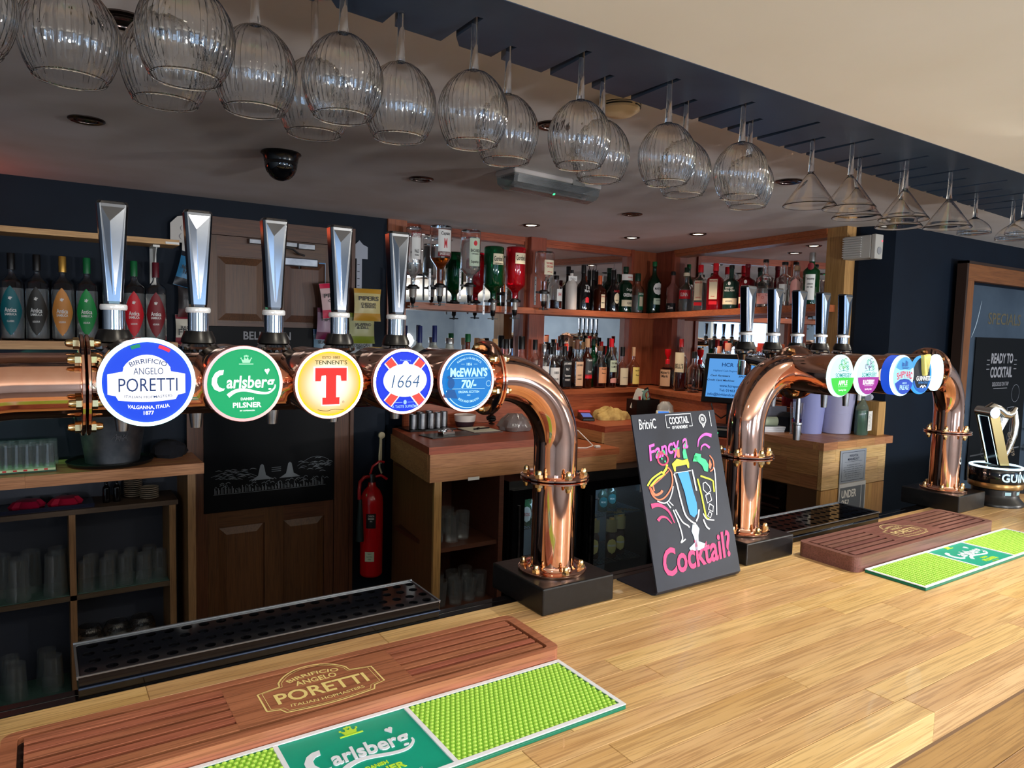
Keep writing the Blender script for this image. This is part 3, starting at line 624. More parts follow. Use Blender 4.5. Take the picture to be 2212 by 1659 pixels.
# ================================================================ beer fonts
RP = .041; ZP = 1.515; YP = 1.052
def nut_mesh():
    m = MB(); m.lathe([(0, 0), (.0075, 0), (.0075, .006), (0, .006)], 6, smooth=False)
    m.lathe([(0, .006), (.0052, .006), (.0052, .010), (.004, .0135), (0, .015)], 14); return m.mesh('cap_nut', BRASS)
NUT = nut_mesh()
def flange(t, c, axis, name='flange'):
    """a bolted pair of plates; c is its centre"""
    m = MB()
    for s in (-.0055, .0008): m.lathe([(.030, s), (.0625, s), (.0645, s + .001), (.0645, s + .0037), (.0625, s + .0047), (.030, s + .0047)], 56, c, None, axis)
    f = m.obj(name, COPPER, t)
    for k in range(6):
        a = k * pi / 3 + .35; u, w = .0535 * cos(a), .0535 * sin(a)
        for sgn in (1, -1):
            if axis == 'z': p = (c[0] + u, c[1] + w, c[2] + sgn * .0055); r = (0 if sgn > 0 else pi, 0, 0)
            else: p = (c[0] + sgn * .0055, c[1] + u, c[2] + w); r = (0, pi / 2 * sgn, 0)
            link('cap_nut', NUT, f, p, r)
    return f
def tap_handle(t, x, xb, ztop, n_lab):
    y = 1.150; zb = 1.560
    h = MB().lathe([(0, -.02), (.016, -.02), (.019, -.006), (.026, -.002), (.0265, .002), (.022, .008), (0, .008)], 28, (x, y, zb)).obj('tap_handle', CHROME, t)
    MB().tube([(x, YP + .035, ZP + .02), (x, y - .01, ZP + .028)], .013, 14).cyl((x, y, ZP - .012), .016, .036, 20).obj('faucet_body', CHROME, h)
    MB().lathe([(0, .008), (.0245, .008), (.0235, .014), (.019, .025), (0, .025)], 28, (x, y, zb)).obj('collar', BLACK, h)
    s = (ztop - zb) / .202
    z1 = zb + .025; z2 = zb + .052 * s; z3 = zb + .060 * s
    MB().cyl((x, y, z1), .0145, z2 - z1, 28).obj('ferrule', CHROME, h)
    MB().lathe([(0, z2), (.0165, z2), (.0175, z2 + .002), (.0175, z3 - .002), (.0165, z3), (0, z3)], 28, (x, y, 0)).obj('ring', P('ring_white', srgb(215, 218, 220), .15, .3), h)
    m = MB(); vs = []; fs = []; H = ztop - z3
    lev = [(0, .0105, .0115), (.03, .0115, .012), (.97, .0195, .0125), (1.0, .0178, .0112)]
    for f, hw, hd in lev:
        z = z3 + f * H; b = .0035
        vs += [(x - hw + b, y - hd, z), (x + hw - b, y - hd, z), (x + hw, y - hd + b, z), (x + hw, y + hd - b, z), (x + hw - b, y + hd, z), (x - hw + b, y + hd, z), (x - hw, y + hd - b, z), (x - hw, y - hd + b, z)]
    for k in range(3):
        for i in range(8): j = (i + 1) % 8; fs.append((k * 8 + i, k * 8 + j, k * 8 + 8 + j, k * 8 + 8 + i))
    fs += [tuple(range(7, -1, -1)), tuple(range(24, 32))]
    # long facet down the front
    m.add(vs, fs); k0 = z3 + .97 * H
    m.add([(x - .0145, y - .0128, k0 - .004), (x + .0145, y - .0128, k0 - .004), (x + .0015, y - .0118, z3 + .04 * H), (x - .0015, y - .0118, z3 + .04 * H), (x - .004, y - .0155, k0 - .004 - .02)], [(0, 4, 1), (1, 4, 2), (2, 4, 3), (3, 4, 0)])
    m.obj('grip', P('chrome_grip', srgb(118, 122, 130), .12, 1), h, bevel=.0008)
    return h
def nozzle(t, x, ztop, zbot, long=False):
    y = 1.150
    if long:
        MB().cyl((x, y, zbot + .045), .0055, ztop - zbot - .045, 14).lathe([(0, 0), (.009, 0), (.0105, .028), (.0105, .040), (.0125, .042), (.0125, .047), (0, .047)], 20, (x, y, zbot)).obj('nozzle', STEEL, t)
    else: MB().lathe([(0, zbot), (.0075, zbot), (.0115, ztop), (0, ztop)], 20, (x, y, 0)).obj('nozzle', STEEL, t)
def beer_font(label, xl, rl, rr, xr, handles, ztop):
    t = thing('beer_font', label, 'beer font', (0, 0, 0))
    for x, ring, sg in ((xl, rl, 1), (xr, rr, -1)):
        MB().box(x - .080, x + .084, .970, 1.137, 1.1002, 1.1495).obj('plinth', BLACKMET, t, bevel=.003)
        MB().lathe([(0, 1.1495), (.0635, 1.1495), (.0645, 1.151), (.0645, 1.154), (.0625, 1.1555), (.046, 1.1555), (.043, 1.158), (.042, 1.162), (0, 1.162)], 56, (x, YP, 0)).obj('foot_plate', COPPER, t)
        for k in range(6):
            a = k * pi / 3 + .35; link('cap_nut', NUT, t, (x + .0545 * cos(a), YP + .0545 * sin(a), 1.1555))
        MB().cyl((x, YP, 1.155), RP, .166, 56).obj('column', COPPER, t)
        flange(t, (x, YP, 1.326), 'z')
        R = ZP - 1.385; pts = [(x, YP, 1.330), (x, YP, 1.36)] + [(x + sg * R * (1 - cos(a)), YP, 1.385 + R * sin(a)) for a in [i * pi / 36 for i in range(0, 19)]] + [(ring - sg * .002, YP, ZP)]
        MB().tube(pts, RP, 56).obj('elbow', COPPER, t)
        flange(t, (ring, YP, ZP), 'x')
    MB().tube([(rl + .004, YP, ZP), ((rl + rr) / 2, YP, ZP), (rr - .004, YP, ZP)], RP + .001, 56).obj('crossbar', COPPER, t)
    for i, x in enumerate(handles): tap_handle(t, x, x, ztop, i)
    return t
T1 = beer_font('left copper beer font with five lit round badges and chrome handles', -.155, .047, .645, .803, [.0885, .199, .310, .417, .520], 1.762)
T2 = beer_font('right copper beer font ending beside the lit harp lamp', 1.350, 1.520, 2.150, 2.296, [1.458, 1.564, 1.665, 1.769, 1.873], 1.722)
for x, a, b in ((.097, 1.47, 1.440), (.195, 1.47, 1.440), (.307, 1.47, 1.440), (.408, 1.47, 1.438), (.52, 1.47, 1.438)): nozzle(T1, x, a, b)
for x, a, b, l in ((1.575, 1.47, 1.42, 0), (1.686, 1.47, 1.325, 1), (1.802, 1.47, 1.408, 0), (1.906, 1.47, 1.408, 0)): nozzle(T2, x, a, b, l)
# ---------------------------------------------------------------- lit badges
def badge(t, x, z, y, r, face, label, rim=None, glow=False, short=.0, yaw=0.0):
    b = MB().lathe([(0, -.0), (r * .98, -.0), (r * 1.0, .004), (r * 1.0, YP - y - .012), (r * .9, YP - y), (0, YP - y)], 56, (0, 0, 0), None, 'y')
    for i, (a, c, d) in enumerate(b.v): b.v[i] = (a, -c, d)
    b.f = [f[::-1] for f in b.f]
    o = b.obj('tap_badge', COPPER, t, (x, y, z), (0, 0, yaw), label=label)
    MB().lathe([(r * .93, .0), (r * 1.03, -.001), (r * 1.04, .003), (r * 1.02, .006), (r * .94, .006)], 56, (0, 0, 0), None, 'y').obj('rim', rim or P('rim_copper', srgb(214, 150, 138), .22, .7), o)
    MB().lathe([(r * .955, .0035), (r * .8, .0058), (r * .5, .0075), (r * .25, .0083), (0, .0085)], 56, (0, 0, 0), None, 'y').obj('badge_face', face, o)
    return o
D = .0105  # how far the print stands off the lens
def plaque_pts(w, h, k=1.0):
    """the shield with an arched top and stepped sides"""
    w2 = w / 2; R = []
    R += [(-w2, -.30 * h), (-w2, .16 * h), (-w2 * .62, .22 * h), (-w2 * .60, .30 * h)]
    for i in range(13): a = pi - .52 - (pi - 1.04) * i / 12; R.append((w2 * .70 * cos(a), .20 * h + .30 * h * (sin(a) - sin(.52)) / (1 - sin(.52)) + .11 * h))
    R += [(w2 * .60, .30 * h), (w2 * .62, .22 * h), (w2, .16 * h), (w2, -.30 * h), (w2 * .80, -.34 * h), (w2 * .74, -.44 * h)]
    for i in range(1, 8): f = i / 8; R.append((w2 * .74 * (1 - 2 * f), -.44 * h - .05 * h * sin(pi * f)))
    R += [(-w2 * .74, -.44 * h), (-w2 * .80, -.34 * h)]
    return R
WL = E_('white', (255, 255, 255), 1.5); CY = E_('cyan_white', (170, 240, 255), 1.7)
# 1: blue badge with white shield
b = badge(T1, .105, 1.527, .93, .050, E_('royal_blue', (0, 70, 230), 1.15), 'largest lit badge, blue with white shield and cyan rim', E_('cyan_rim', (190, 245, 255), 3.6))
Art().poly([(x - .0012, z + .002) for x, z in plaque_pts(.081, .050)], D).obj('shield', WL, b)
q = E_('deep_blue', (8, 60, 130), .8)
Art().text('BIRRIFICIO', 0, .0253, .0054, .040, .006, 0, .044, D + .001).text('ANGELO', 0, .0135, .0078, .031, .0, 0, None, D + .001).text('PORETTI', 0, -.0023, .0156, .0615, .0, 0, None, D + .001).text('ITALIAN HOPMASTERS', 0, -.0166, .0030, .050, .004, 0, -.25, D + .001).obj('lettering', q, b)
Art().text('VALGANNA, ITALIA', 0, -.0288, .0040, .044, .02, 0, -.14, D).text('1877', 0, -.0352, .0042, .011, .03, 0, None, D).obj('lettering', WL, b)
Art().ring(0, 0, .0435, .0042, 8, 1.75, 1.98, D - .004).obj('green_flash', E_('flag_green', (0, 150, 110), 1), b)
Art().ring(0, 0, .0435, .0042, 8, 1.00, 1.30, D - .004).obj('red_flash', E_('flag_red', (250, 50, 80), 1.1), b)
# 2: green badge
def script_c(a, s, x0, z0, d):
    """the big swooping capital and underline of the pilsner logo"""
    a.poly([(x0 + s * p, z0 + s * q) for p, q in [(.24, .62), (.20, .40), (.05, .36), (-.06, .24), (-.08, .02), (.02, -.20), (.20, -.28), (.28, -.26), (.22, -.38), (.02, -.42), (-.20, -.30), (-.32, -.06), (-.30, .22), (-.16, .48), (.02, .60)]], d)
    a.line([(x0 + s * .42, z0 - s * .64), (x0 + s * .75, z0 - s * .42), (x0 + s * 1.2, z0 - s * .36), (x0 + s * 1.9, z0 - s * .52), (x0 + s * 2.35, z0 - s * .52), (x0 + s * 2.62, z0 - s * .30), (x0 + s * 2.66, z0 - s * .12)], (s * .20, s * .055), d)
def pilsner_logo(parent, s, cx, cz, d, white, gold, thick=0.0, second=None):
    a = Art(); script_c(a, s, cx - s * 1.22, cz, d)
    a.text('arlsber', cx + s * .09, cz + s * .04, s * .58, s * 1.92, .022, .10, None, d + .0004)
    a.text('g', cx + s * 1.20, cz + s * .04, s * .60, s * .42, .022, .10, None, d + .0005)
    a.ell(cx + s * .98, cz + s * .60, s * .06, d=d + .0004).ell(cx + s * 1.10, cz + s * .62, s * .06, d=d + .0005).poly([(cx + s * .92, cz + s * .57), (cx + s * 1.05, cz + s * .38), (cx + s * 1.16, cz + s * .59)], d + .0007)
    a.obj('logo_script', white, parent, thick=thick)
    a = Art(); cx2 = cx + s * .05
    a.rect(cx2 - s * .34, cx2 + s * .34, cz + s * .88, cz + s * .93, d)
    a.poly([(cx2 + s * p, cz + s * q) for p, q in [(-.17, .96), (-.24, 1.16), (-.12, 1.10), (-.08, 1.26), (0, 1.14), (.08, 1.26), (.12, 1.10), (.24, 1.16), (.17, .96)]], d)
    a.ell(cx2, cz + s * 1.30, s * .05, d=d)
    for e in (-.24, -.08, .08, .24): a.ell(cx2 + s * e, cz + s * (1.19 if abs(e) > .1 else 1.29), s * .035, d=d)
    a.obj('crown', gold, parent, thick=thick)
    Art().text('DANISH', cx + s * .1, cz - s * .80, s * .13, s * .62, .03, 0, None, d).text('PILSNER', cx + s * .1, cz - s * 1.10, s * .24, s * 1.35, .03, 0, None, d).text('EST COPENHAGEN', cx + s * .1, cz - s * 1.38, s * .06, s * .7, .02, 0, None, d).obj('lettering', second or white, parent, thick=thick)
b = badge(T1, .213, 1.523, .93, .0465, E_('pilsner_green', (0, 178, 110), 1.05), 'lit green badge with white script')
pilsner_logo(b, .0255, 0, .002, D, WL, E_('mint', (190, 255, 215), 1.0))
# 3: yellow badge, red T
m3 = P('lit_amber_face', (.02, .02, .02), .5, em=(1, 1, 1), es=1.25, spec=.03)
L = m3.node_tree.links; tc = nn(m3, 'ShaderNodeTexCoord'); sp = nn(m3, 'ShaderNodeMapping'); sp.inputs['Scale'].default_value = (1, 0, 1)
ln = nn(m3, 'ShaderNodeVectorMath', operation='LENGTH'); mu = nn(m3, 'ShaderNodeMath', operation='DIVIDE'); mu.inputs[1].default_value = .0465; rp = nn(m3, 'ShaderNodeValToRGB')
e = rp.color_ramp.elements; e[0].position = .15; e[0].color = (1, 1, 1, 1); e[1].position = 1; e[1].color = (*srgb(255, 205, 0), 1)
for pz, cc in ((.55, (255, 236, 205)), (.74, (255, 206, 140)), (.86, (255, 196, 90)), (.90, (255, 215, 0))): x_ = rp.color_ramp.elements.new(pz); x_.color = (*srgb(*cc), 1)
L.new(tc.outputs['Object'], sp.inputs[0]); L.new(sp.outputs[0], ln.inputs[0]); L.new(ln.outputs['Value'], mu.inputs[0]); L.new(mu.outputs[0], rp.inputs[0]); L.new(rp.outputs[0], m3.node_tree.nodes['Principled BSDF'].inputs['Emission Color'])
b = badge(T1, .323, 1.521, .93, .0460, m3, 'lit yellow badge with large red capital T')
Tp = [(-.0215, .0215), (.0215, .0215), (.0215, .0040), (.0140, .0040), (.0130, .0110), (.0075, .0118), (.0070, .0100), (.0070, -.0180), (.0118, -.0180), (.0118, -.0275), (-.0118, -.0275), (-.0118, -.0180), (-.0070, -.0180), (-.0070, .0100), (-.0075, .0118), (-.0130, .0110), (-.0140, .0040), (-.0215, .0040)]
Art().poly([(x * 1.09, (z + .003) * 1.07 - .003) for x, z in Tp], D - .0012).obj('letter_outline', WL, b)
Art().poly(Tp, D).obj('letter_t', E_('t_red', (235, 40, 35), 1.15), b)
Art().text("TENNENT'S", 0, .0288, .0052, .044, .015, 0, None, D).text('ESTD 1885', 0, .0355, .0034, .024, .01, 0, None, D).obj('lettering', E_('t_green', (60, 90, 20), .7), b)
Art().line([(-.018, -.034), (-.006, -.036), (.004, -.034), (.018, -.035)], .0007, D).text('®', .017, -.0245, .003, None, 0, 0, None, D).obj('lettering', E_('t_green', (0, 0, 0)), b)
# 4: blue badge, white oval, red bars
b = badge(T1, .431, 1.522, .93, .0455, E_('ultramarine', (5, 55, 235), 1.1), 'lit blue badge with white oval crossed by red bars')
a = Art(); r_ = Art()
for sx in (-1, 1):
    for sz in (-1, 1):
        def quad(w0, w1, d, A):
            ang = atan2(.030 * sz, .026 * sx); c, s_ = cos(ang), sin(ang); n = (-s_, c)
            A.poly([(c * .012 + n[0] * w0, s_ * .012 + n[1] * w0), (c * .040 + n[0] * w1, s_ * .040 + n[1] * w1), (c * .040 - n[0] * w1, s_ * .040 - n[1] * w1), (c * .012 - n[0] * w0, s_ * .012 - n[1] * w0)], d)
        quad(.0072, .0076, D - .001, a); quad(.0056, .0060, D - .0004, r_)
a.obj('bar_edging', WL, b); r_.obj('crossed_bars', E_('bar_red', (255, 75, 65), 1.1), b)
Art().ell(0, .002, .0335, .0235, d=D + .0002).ell(0, .0235, .005, .006, d=D + .0003).obj('oval', WL, b)
Art().text('1664', 0, .001, .0190, .043, -.012, .22, None, D + .0012).obj('lettering', E_('numeral_blue', (10, 90, 150), .9), b)
Art().text('A TASTE SUPRÊME', 0, -.0350, .0038, .040, .015, 0, None, D).rect(-.018, -.004, -.0295, -.0289, D).rect(.004, .018, -.0295, -.0289, D).ell(0, -.029, .0025, .0032, d=D).text('Kronenbourg', 0, .0305, .0026, .016, 0, 0, None, D).obj('lettering', E_('pale_blue', (170, 215, 255), 1.1), b)
# 5: turquoise badge
b = badge(T1, .535, 1.521, .93, .0460, E_('turquoise', (0, 128, 215), 1.05), 'lit turquoise badge marked 70, nearest the left elbow')
a = Art().text("McEWAN'S", 0, .0135, .0120, .064, .04, 0, None, D).text('70/-', 0, -.0040, .0112, .026, .04, .1, None, D).text('ORIGINAL SCOTTISH', 0, -.0160, .0034, .036, .02, 0, None, D).text('ALE', 0, -.0208, .0024, .006, .01, 0, None, D)
a.text('RICH AND SMOOTH', 0, -.0305, .0034, .036, .02, 0, -.034, D).text('1856', 0, .0255, .0036, .009, .02, 0, None, D).text('RAISING A GLASS SINCE', 0, .0345, .0030, .044, .01, 0, .034, D).rect(-.014, -.008, .0253, .0258, D).rect(.008, .014, .0253, .0258, D)
a.ring(0, 0, .0400, .0009, 30, .45, pi - .45, D - .001).ring(0, 0, .0400, .0012, 30, pi + .35, 2 * pi - .35, D - .001).rect(-.028, .028, .0042, .0048, D).rect(-.028, .028, -.0116, -.0110, D).ring(.0345, -.004, .0042, .0006, 14, d=D)
a.obj('lettering', E_('ice', (190, 240, 255), 1.25), b)
Art().ell(-.030, -.003, .006, .008, d=D - .0008).poly([(-.040, -.024), (-.036, -.012), (-.024, -.012), (-.018, -.026)], D - .0009).ell(-.030, .006, .007, .003, d=D - .0007).obj('portrait', E_('turquoise_dark', (0, 96, 175), .9), b)
# right font
def split_badge(x, z, low, label, word, sub, tree, tr2):
    b = badge(T2, x, z, .93, .0465, E_('sky_white', (205, 250, 255), 1.35), label, E_('white_rim', (220, 255, 250), 1.4))
    Art().poly([(.0445 * cos(a), .0445 * sin(a)) for a in [pi + .10 + i * (pi - .20) / 30 for i in range(31)]] + [(0, -.0035)], D - .001).obj('lower_field', low, b)
    teal = E_('teal', (0, 150, 145), .95)
    Art().text('SOMERSBY', .001, .0020, .0095, .062, .012, 0, None, D + .0002).line([(-.020, .0098), (0, .0125), (.020, .0098)], .0009, D).rect(-.0012, .0012, .011, .021, D).obj('lettering', teal, b)
    a = Art(); a2 = Art()
    for i, (cx, cz, r) in enumerate([(-.013, .021, .0055), (-.006, .031, .0058), (.006, .034, .0055), (.014, .026, .0058), (.004, .023, .0042), (.016, .017, .0035), (-.002, .020, .003)]):
        (a if i % 2 == 0 else a2).ring(cx, cz, r, .0019, 20, .3 * i, .3 * i + 5, D + .0001).ring(cx, cz, r * .45, .0013, 12, i, i + 4.5, D + .0001)
    a.obj('tree_curls', tree, b); a2.obj('tree_curls', tr2, b)
    Art().text(word, 0, -.0155, .0105, .048 if len(word) > 6 else .036, .03, 0, None, D).text('Sparkling Cider', 0, -.0315, .0042, .030, .01, .15, None, D).rect(-.018, .018, -.0242, -.0237, D).obj('lettering', WL, b)
split_badge(1.509, 1.515, E_('apple_green', (60, 225, 70), 1.1), 'lit apple green and white tree badge, first on the right font', 'APPLE', 'x', E_('leaf_green', (120, 205, 90), 1), E_('leaf_teal', (50, 180, 130), 1))
split_badge(1.614, 1.515, E_('berry', (180, 40, 170), 1.0), 'lit purple and white tree badge, second on the right font', 'BLACKBERRY', 'x', E_('leaf_plum', (120, 90, 150), .9), E_('leaf_teal', (50, 180, 130), 1))
b = badge(T2, 1.715, 1.515, .90, .0470, E_('pale_cyan', (165, 230, 255), 1.3), 'lit light blue badge with tall ship and blue printed edge', E_('cyan_rim', (190, 245, 255), 1.6))
MB().lathe([(.0476, .008), (.0478, .030), (.0474, .030)], 56, (0, 0, 0), None, 'y').obj('printed_band', E_('band_blue', (20, 80, 215), 1.0), b).location = (0, .0305, 0)
Art().poly([(.0445 * cos(a), .0445 * sin(a)) for a in [pi + .42 + i * (pi - .84) / 30 for i in range(31)]] + [(.02, -.0095), (0, -.0075), (-.02, -.0095)], D - .001).obj('lower_field', E_('band_blue', (0, 0, 0)), b)
Art().poly([(.0445 * cos(a), .0445 * sin(a)) for a in [.45 + i * (pi - .9) / 30 for i in range(31)]] + [(-.02, .0135), (0, .0150), (.02, .0135)], D - .001).obj('sea_and_sky', E_('sea_blue', (80, 175, 235), 1.1), b)
Art().text('SHIPYARD', 0, .0035, .0155, .072, .03, 0, .12, D).obj('lettering', E_('ship_red', (225, 40, 80), 1.1), b)
Art().text('PORTLAND BREWING CO', 0, -.0085, .0034, .044, .01, 0, .12, D).obj('lettering', E_('deep_blue', (0, 0, 0)), b)
Art().text('AMERICAN', 0, -.0175, .0040, .020, .02, 0, None, D).text('PALE ALE', 0, -.0275, .0110, .040, .03, 0, None, D).obj('lettering', E_('ice', (0, 0, 0)), b)
Art().poly([(-.012, .0165), (-.016, .020), (.018, .020), (.010, .0165)], D).line([(-.012, .021), (-.014, .034)], .0009, D).line([(0, .021), (.001, .038)], .0009, D).line([(.011, .021), (.012, .034)], .0009, D).poly([(-.017, .022), (-.016, .032), (-.005, .030), (-.004, .022)], D).poly([(-.003, .022), (-.001, .037), (.009, .033), (.009, .022)], D).obj('tall_ship', E_('ship_blue', (40, 110, 190), 1), b)
b = badge(T2, 1.812, 1.515, .905, .0460, E_('stout_face', (8, 26, 48), .9), 'lit dark stout badge with raised gold harp', E_('stout_rim', (60, 160, 235), 1.3))
for v in (0,): Art().ring(0, 0, .041, .006, 40, pi + .35, 2 * pi - .35, D - .003).poly([(.040 * cos(a), .040 * sin(a)) for a in [pi + .9 + i * (pi - 1.8) / 20 for i in range(21)]], D - .002).obj('blue_foot', E_('stout_blue', (10, 110, 215), 1), b)
Art().text('GUINNESS', 0, -.0080, .0110, .066, .015, 0, None, D).line([(-.014, -.030), (-.005, -.026), (0, -.031), (.006, -.026), (.014, -.030)], .003, D).obj('lettering', WL, b)
Art().text('EXTRA COLD', 0, -.0185, .0048, .044, .02, 0, None, D).obj('lettering', E_('stout_blue2', (60, 150, 235), 1.1), b)
m = MB(); h = [(-.018, .050), (-.010, .046), (0, .050), (.012, .052), (.017, .050), (.016, .044), (.012, .020), (.004, -.001), (-.004, -.002), (-.010, .014), (-.014, .036)]
m.prism(h, 0, .010); m.v = [(x, -z - .008, y) for x, y, z in m.v]
m.obj('harp', P('harp_gold', srgb(206, 190, 110), .25, .6, em=srgb(190, 180, 90), es=.5), b, bevel=.002)
Art().line([(-.009, .040), (.002, .004)], .0016, .0195).line([(.000, .043), (.003, .010)], .0012, .0195).line([(.008, .044), (.004, .012)], .0012, .0195).obj('harp_strings', E_('string_dark', (60, 55, 20), .5), b)
b = badge(T2, 1.925, 1.518, .925, .0455, E_('blank_white', (225, 252, 255), 2.6), 'blank glowing white badge at the far end', E_('cyan_rim', (0, 0, 0)), yaw=.1)
# ================================================================ things on the counter
def drip_board(name, label, x0, x1, y0, y1, zt, mat, logo_col, sc):
    t = thing(name, label, 'drip tray', ((x0 + x1) / 2, (y0 + y1) / 2, 1.1002), group='slatted wooden drip boards'); L_ = (x1 - x0) / 2; B_ = (y1 - y0) / 2; h = zt - 1.1002; g = .0064; dp = .0085
    def rr(a, b, r, n=6): return [(sx * (a - r) + r * cos(q), sy * (b - r) + r * sin(q)) for sx, sy, s0 in ((1, 1, 0), (-1, 1, pi / 2), (-1, -1, pi), (1, -1, 3 * pi / 2)) for q in [s0 + i * pi / 2 / n for i in range(n + 1)]]
    MB().prism(rr(L_, B_, .016), 0, h - dp).obj('base_board', mat, t)
    MB().prism(rr(L_ - .006, B_ - .006, .012), h - dp, h - dp + .0004).obj('groove_floor', GROOVE, t)
    o = rr(L_, B_, .016); i_ = rr(L_ - .0155, B_ - .0125, .008); n = len(o); m = MB()
    vs = [(x, y, h - dp) for x, y in o] + [(x, y, h) for x, y in o] + [(x, y, h) for x, y in i_] + [(x, y, h - dp) for x, y in i_]; fs = []
    for k in range(n):
        j = (k + 1) % n
        for a_, b_ in ((0, 1), (1, 2), (2, 3)): fs.append((a_ * n + k, a_ * n + j, b_ * n + j, b_ * n + k))
    m.add(vs, fs); m.obj('border', mat, t)
    fx = L_ - .0155 - g; fy = B_ - .0125 - g; cw = L_ * .33; ns = 6; w = 2 * fy / ns
    MB().prism([(-cw, -fy), (cw, -fy), (cw, fy), (-cw, fy)], h - dp, h).obj('centre_panel', mat, t)
    for sx in (-1, 1):
        for k in range(ns):
            ya = -fy + k * w + (g * .5 if k else 0); yb = -fy + (k + 1) * w - (g * .5 if k < ns - 1 else 0); xa, xb = sorted((sx * (cw - .0002), sx * fx))
            me = MB().box(xa, xb, ya, yb, h - dp, h).mesh('slat', mat); link('slat', me, t)
    q = Art(); s = sc
    def outline(k): return [(x * k, z * k) for x, z in plaque_pts(.150 * s, .098 * s)]
    pts = outline(1.0); q.line(pts + [pts[0]], .0022 * s, 0, False); pts = outline(.93); q.line(pts + [pts[0]], .0008 * s, 0, False)
    q.text('BIRRIFICIO', 0, .0360 * s, .0085 * s, .070 * s, .02, 0, .085 * s).text('ANGELO', 0, .0190 * s, .0115 * s, .054 * s, .02).text('PORETTI', 0, -.0075 * s, .025 * s, .118 * s, .02).text('ITALIAN HOPMASTERS', 0, -.0335 * s, .0062 * s, .094 * s, .01, 0, -.3 * s)
    q.obj('printed_logo', logo_col, t, (0, 0, h + .0003), (-pi / 2, 0, 0))
drip_board('drip_board', 'near reddish wooden drip board with cream printed shield', -.045, .648, .818, .962, 1.1235, TRAYW, F_('cream_print', (226, 208, 136)), 1.03)
drip_board('drip_board', 'far dark brown wooden drip board between plinths of the right font', 1.444, 2.080, .822, .966, 1.133, TRAYW2, F_('cream_print_dull', (190, 172, 124)), .86)
def bar_mat(label, x0, x1, y0, y1):
    t = thing('bar_mat', label, 'bar mat', ((x0 + x1) / 2, (y0 + y1) / 2, 1.1002), group='green rubber bar mats'); L_ = (x1 - x0) / 2; B_ = (y1 - y0) / 2; c = .0835; e = .0062
    MB().box(-L_, L_, -B_, B_, 0, .0045).box(-L_, L_, -B_, -B_ + e, .0045, .0062).box(-L_, L_, B_ - e, B_, .0045, .0062).box(-L_, -L_ + e, -B_ + e, B_ - e, .0045, .0062).box(L_ - e, L_, -B_ + e, B_ - e, .0045, .0062).obj('base', P('mat_green_base', srgb(0, 112, 84), .5), t, bevel=.0008)
    WR = P('mat_white', srgb(220, 226, 238), .5)
    MB().box(-L_, L_, -B_, -B_ + e, .0062, .0075).box(-L_, L_, B_ - e, B_, .0062, .0075).box(-L_, -L_ + e, -B_ + e, B_ - e, .0062, .0075).box(L_ - e, L_, -B_ + e, B_ - e, .0062, .0075).obj('border', WR, t)
    for x in (-c, c): MB().box(x - .0028, x + .0028, -B_ + e, B_ - e, .0045, .0072).obj('bar', WR, t)
    MB().box(-c + .0028, c - .0028, -B_ + e, B_ - e, .0045, .0055).obj('logo_field', P('mat_teal', srgb(0, 152, 128), .45), t)
    nub = P('mat_lime', srgb(176, 222, 92), .5)
    for sx in (-1, 1):
        xa, xb = sorted((sx * (c + .0028), sx * (L_ - e)))
        MB().box(xa, xb, -B_ + e, B_ - e, .0045, .0049).obj('lime_field', P('mat_lime_dark', srgb(122, 186, 52), .5), t)
        m = MB(); p = .0073; nx = int((xb - xa) / p); ny = int((2 * B_ - 2 * e) / (p * .9))
        for i in range(nx):
            for j in range(ny):
                cx = xa + (i + .5 + (.25 if j % 2 else -.25)) * (xb - xa) / nx; cy = -B_ + e + (j + .5) * (2 * B_ - 2 * e) / ny; vs = [(cx + q * cos(a), cy + q * sin(a), z) for q, z in ((.0029, .0049), (.0026, .0068), (.0014, .0075)) for a in [k * pi / 3 for k in range(6)]]
                fs = [(r * 6 + k, r * 6 + (k + 1) % 6, r * 6 + 6 + (k + 1) % 6, r * 6 + 6 + k) for r in (0, 1) for k in range(6)] + [(12, 13, 14, 15, 16, 17)]
                m.add(vs, fs, True)
        tag(m.obj('rubber_nubs', nub, t), kind='stuff')

    lo = Art().text('BREWERY SINCE 1847', .022, -.056, .0035, .05).obj('raised_logo', WR, t, (0, 0, .0057), (-pi / 2, 0, 0))
    pilsner_logo(lo, .0425, 0, .008, .0006, P('mat_raised_white', srgb(214, 222, 236), .45), P('mat_raised_lime', srgb(178, 218, 60), .5), .0012, MATS['mat_raised_lime'] if 'mat_raised_lime' in MATS else P('mat_raised_lime', srgb(178, 218, 60), .5))
bar_mat('near green and lime rubber bar mat in front of the reddish drip board', -.034, .641, .668, .816)
bar_mat('far green and lime rubber bar mat in front of the dark drip board', 1.468, 2.132, .691, .818)
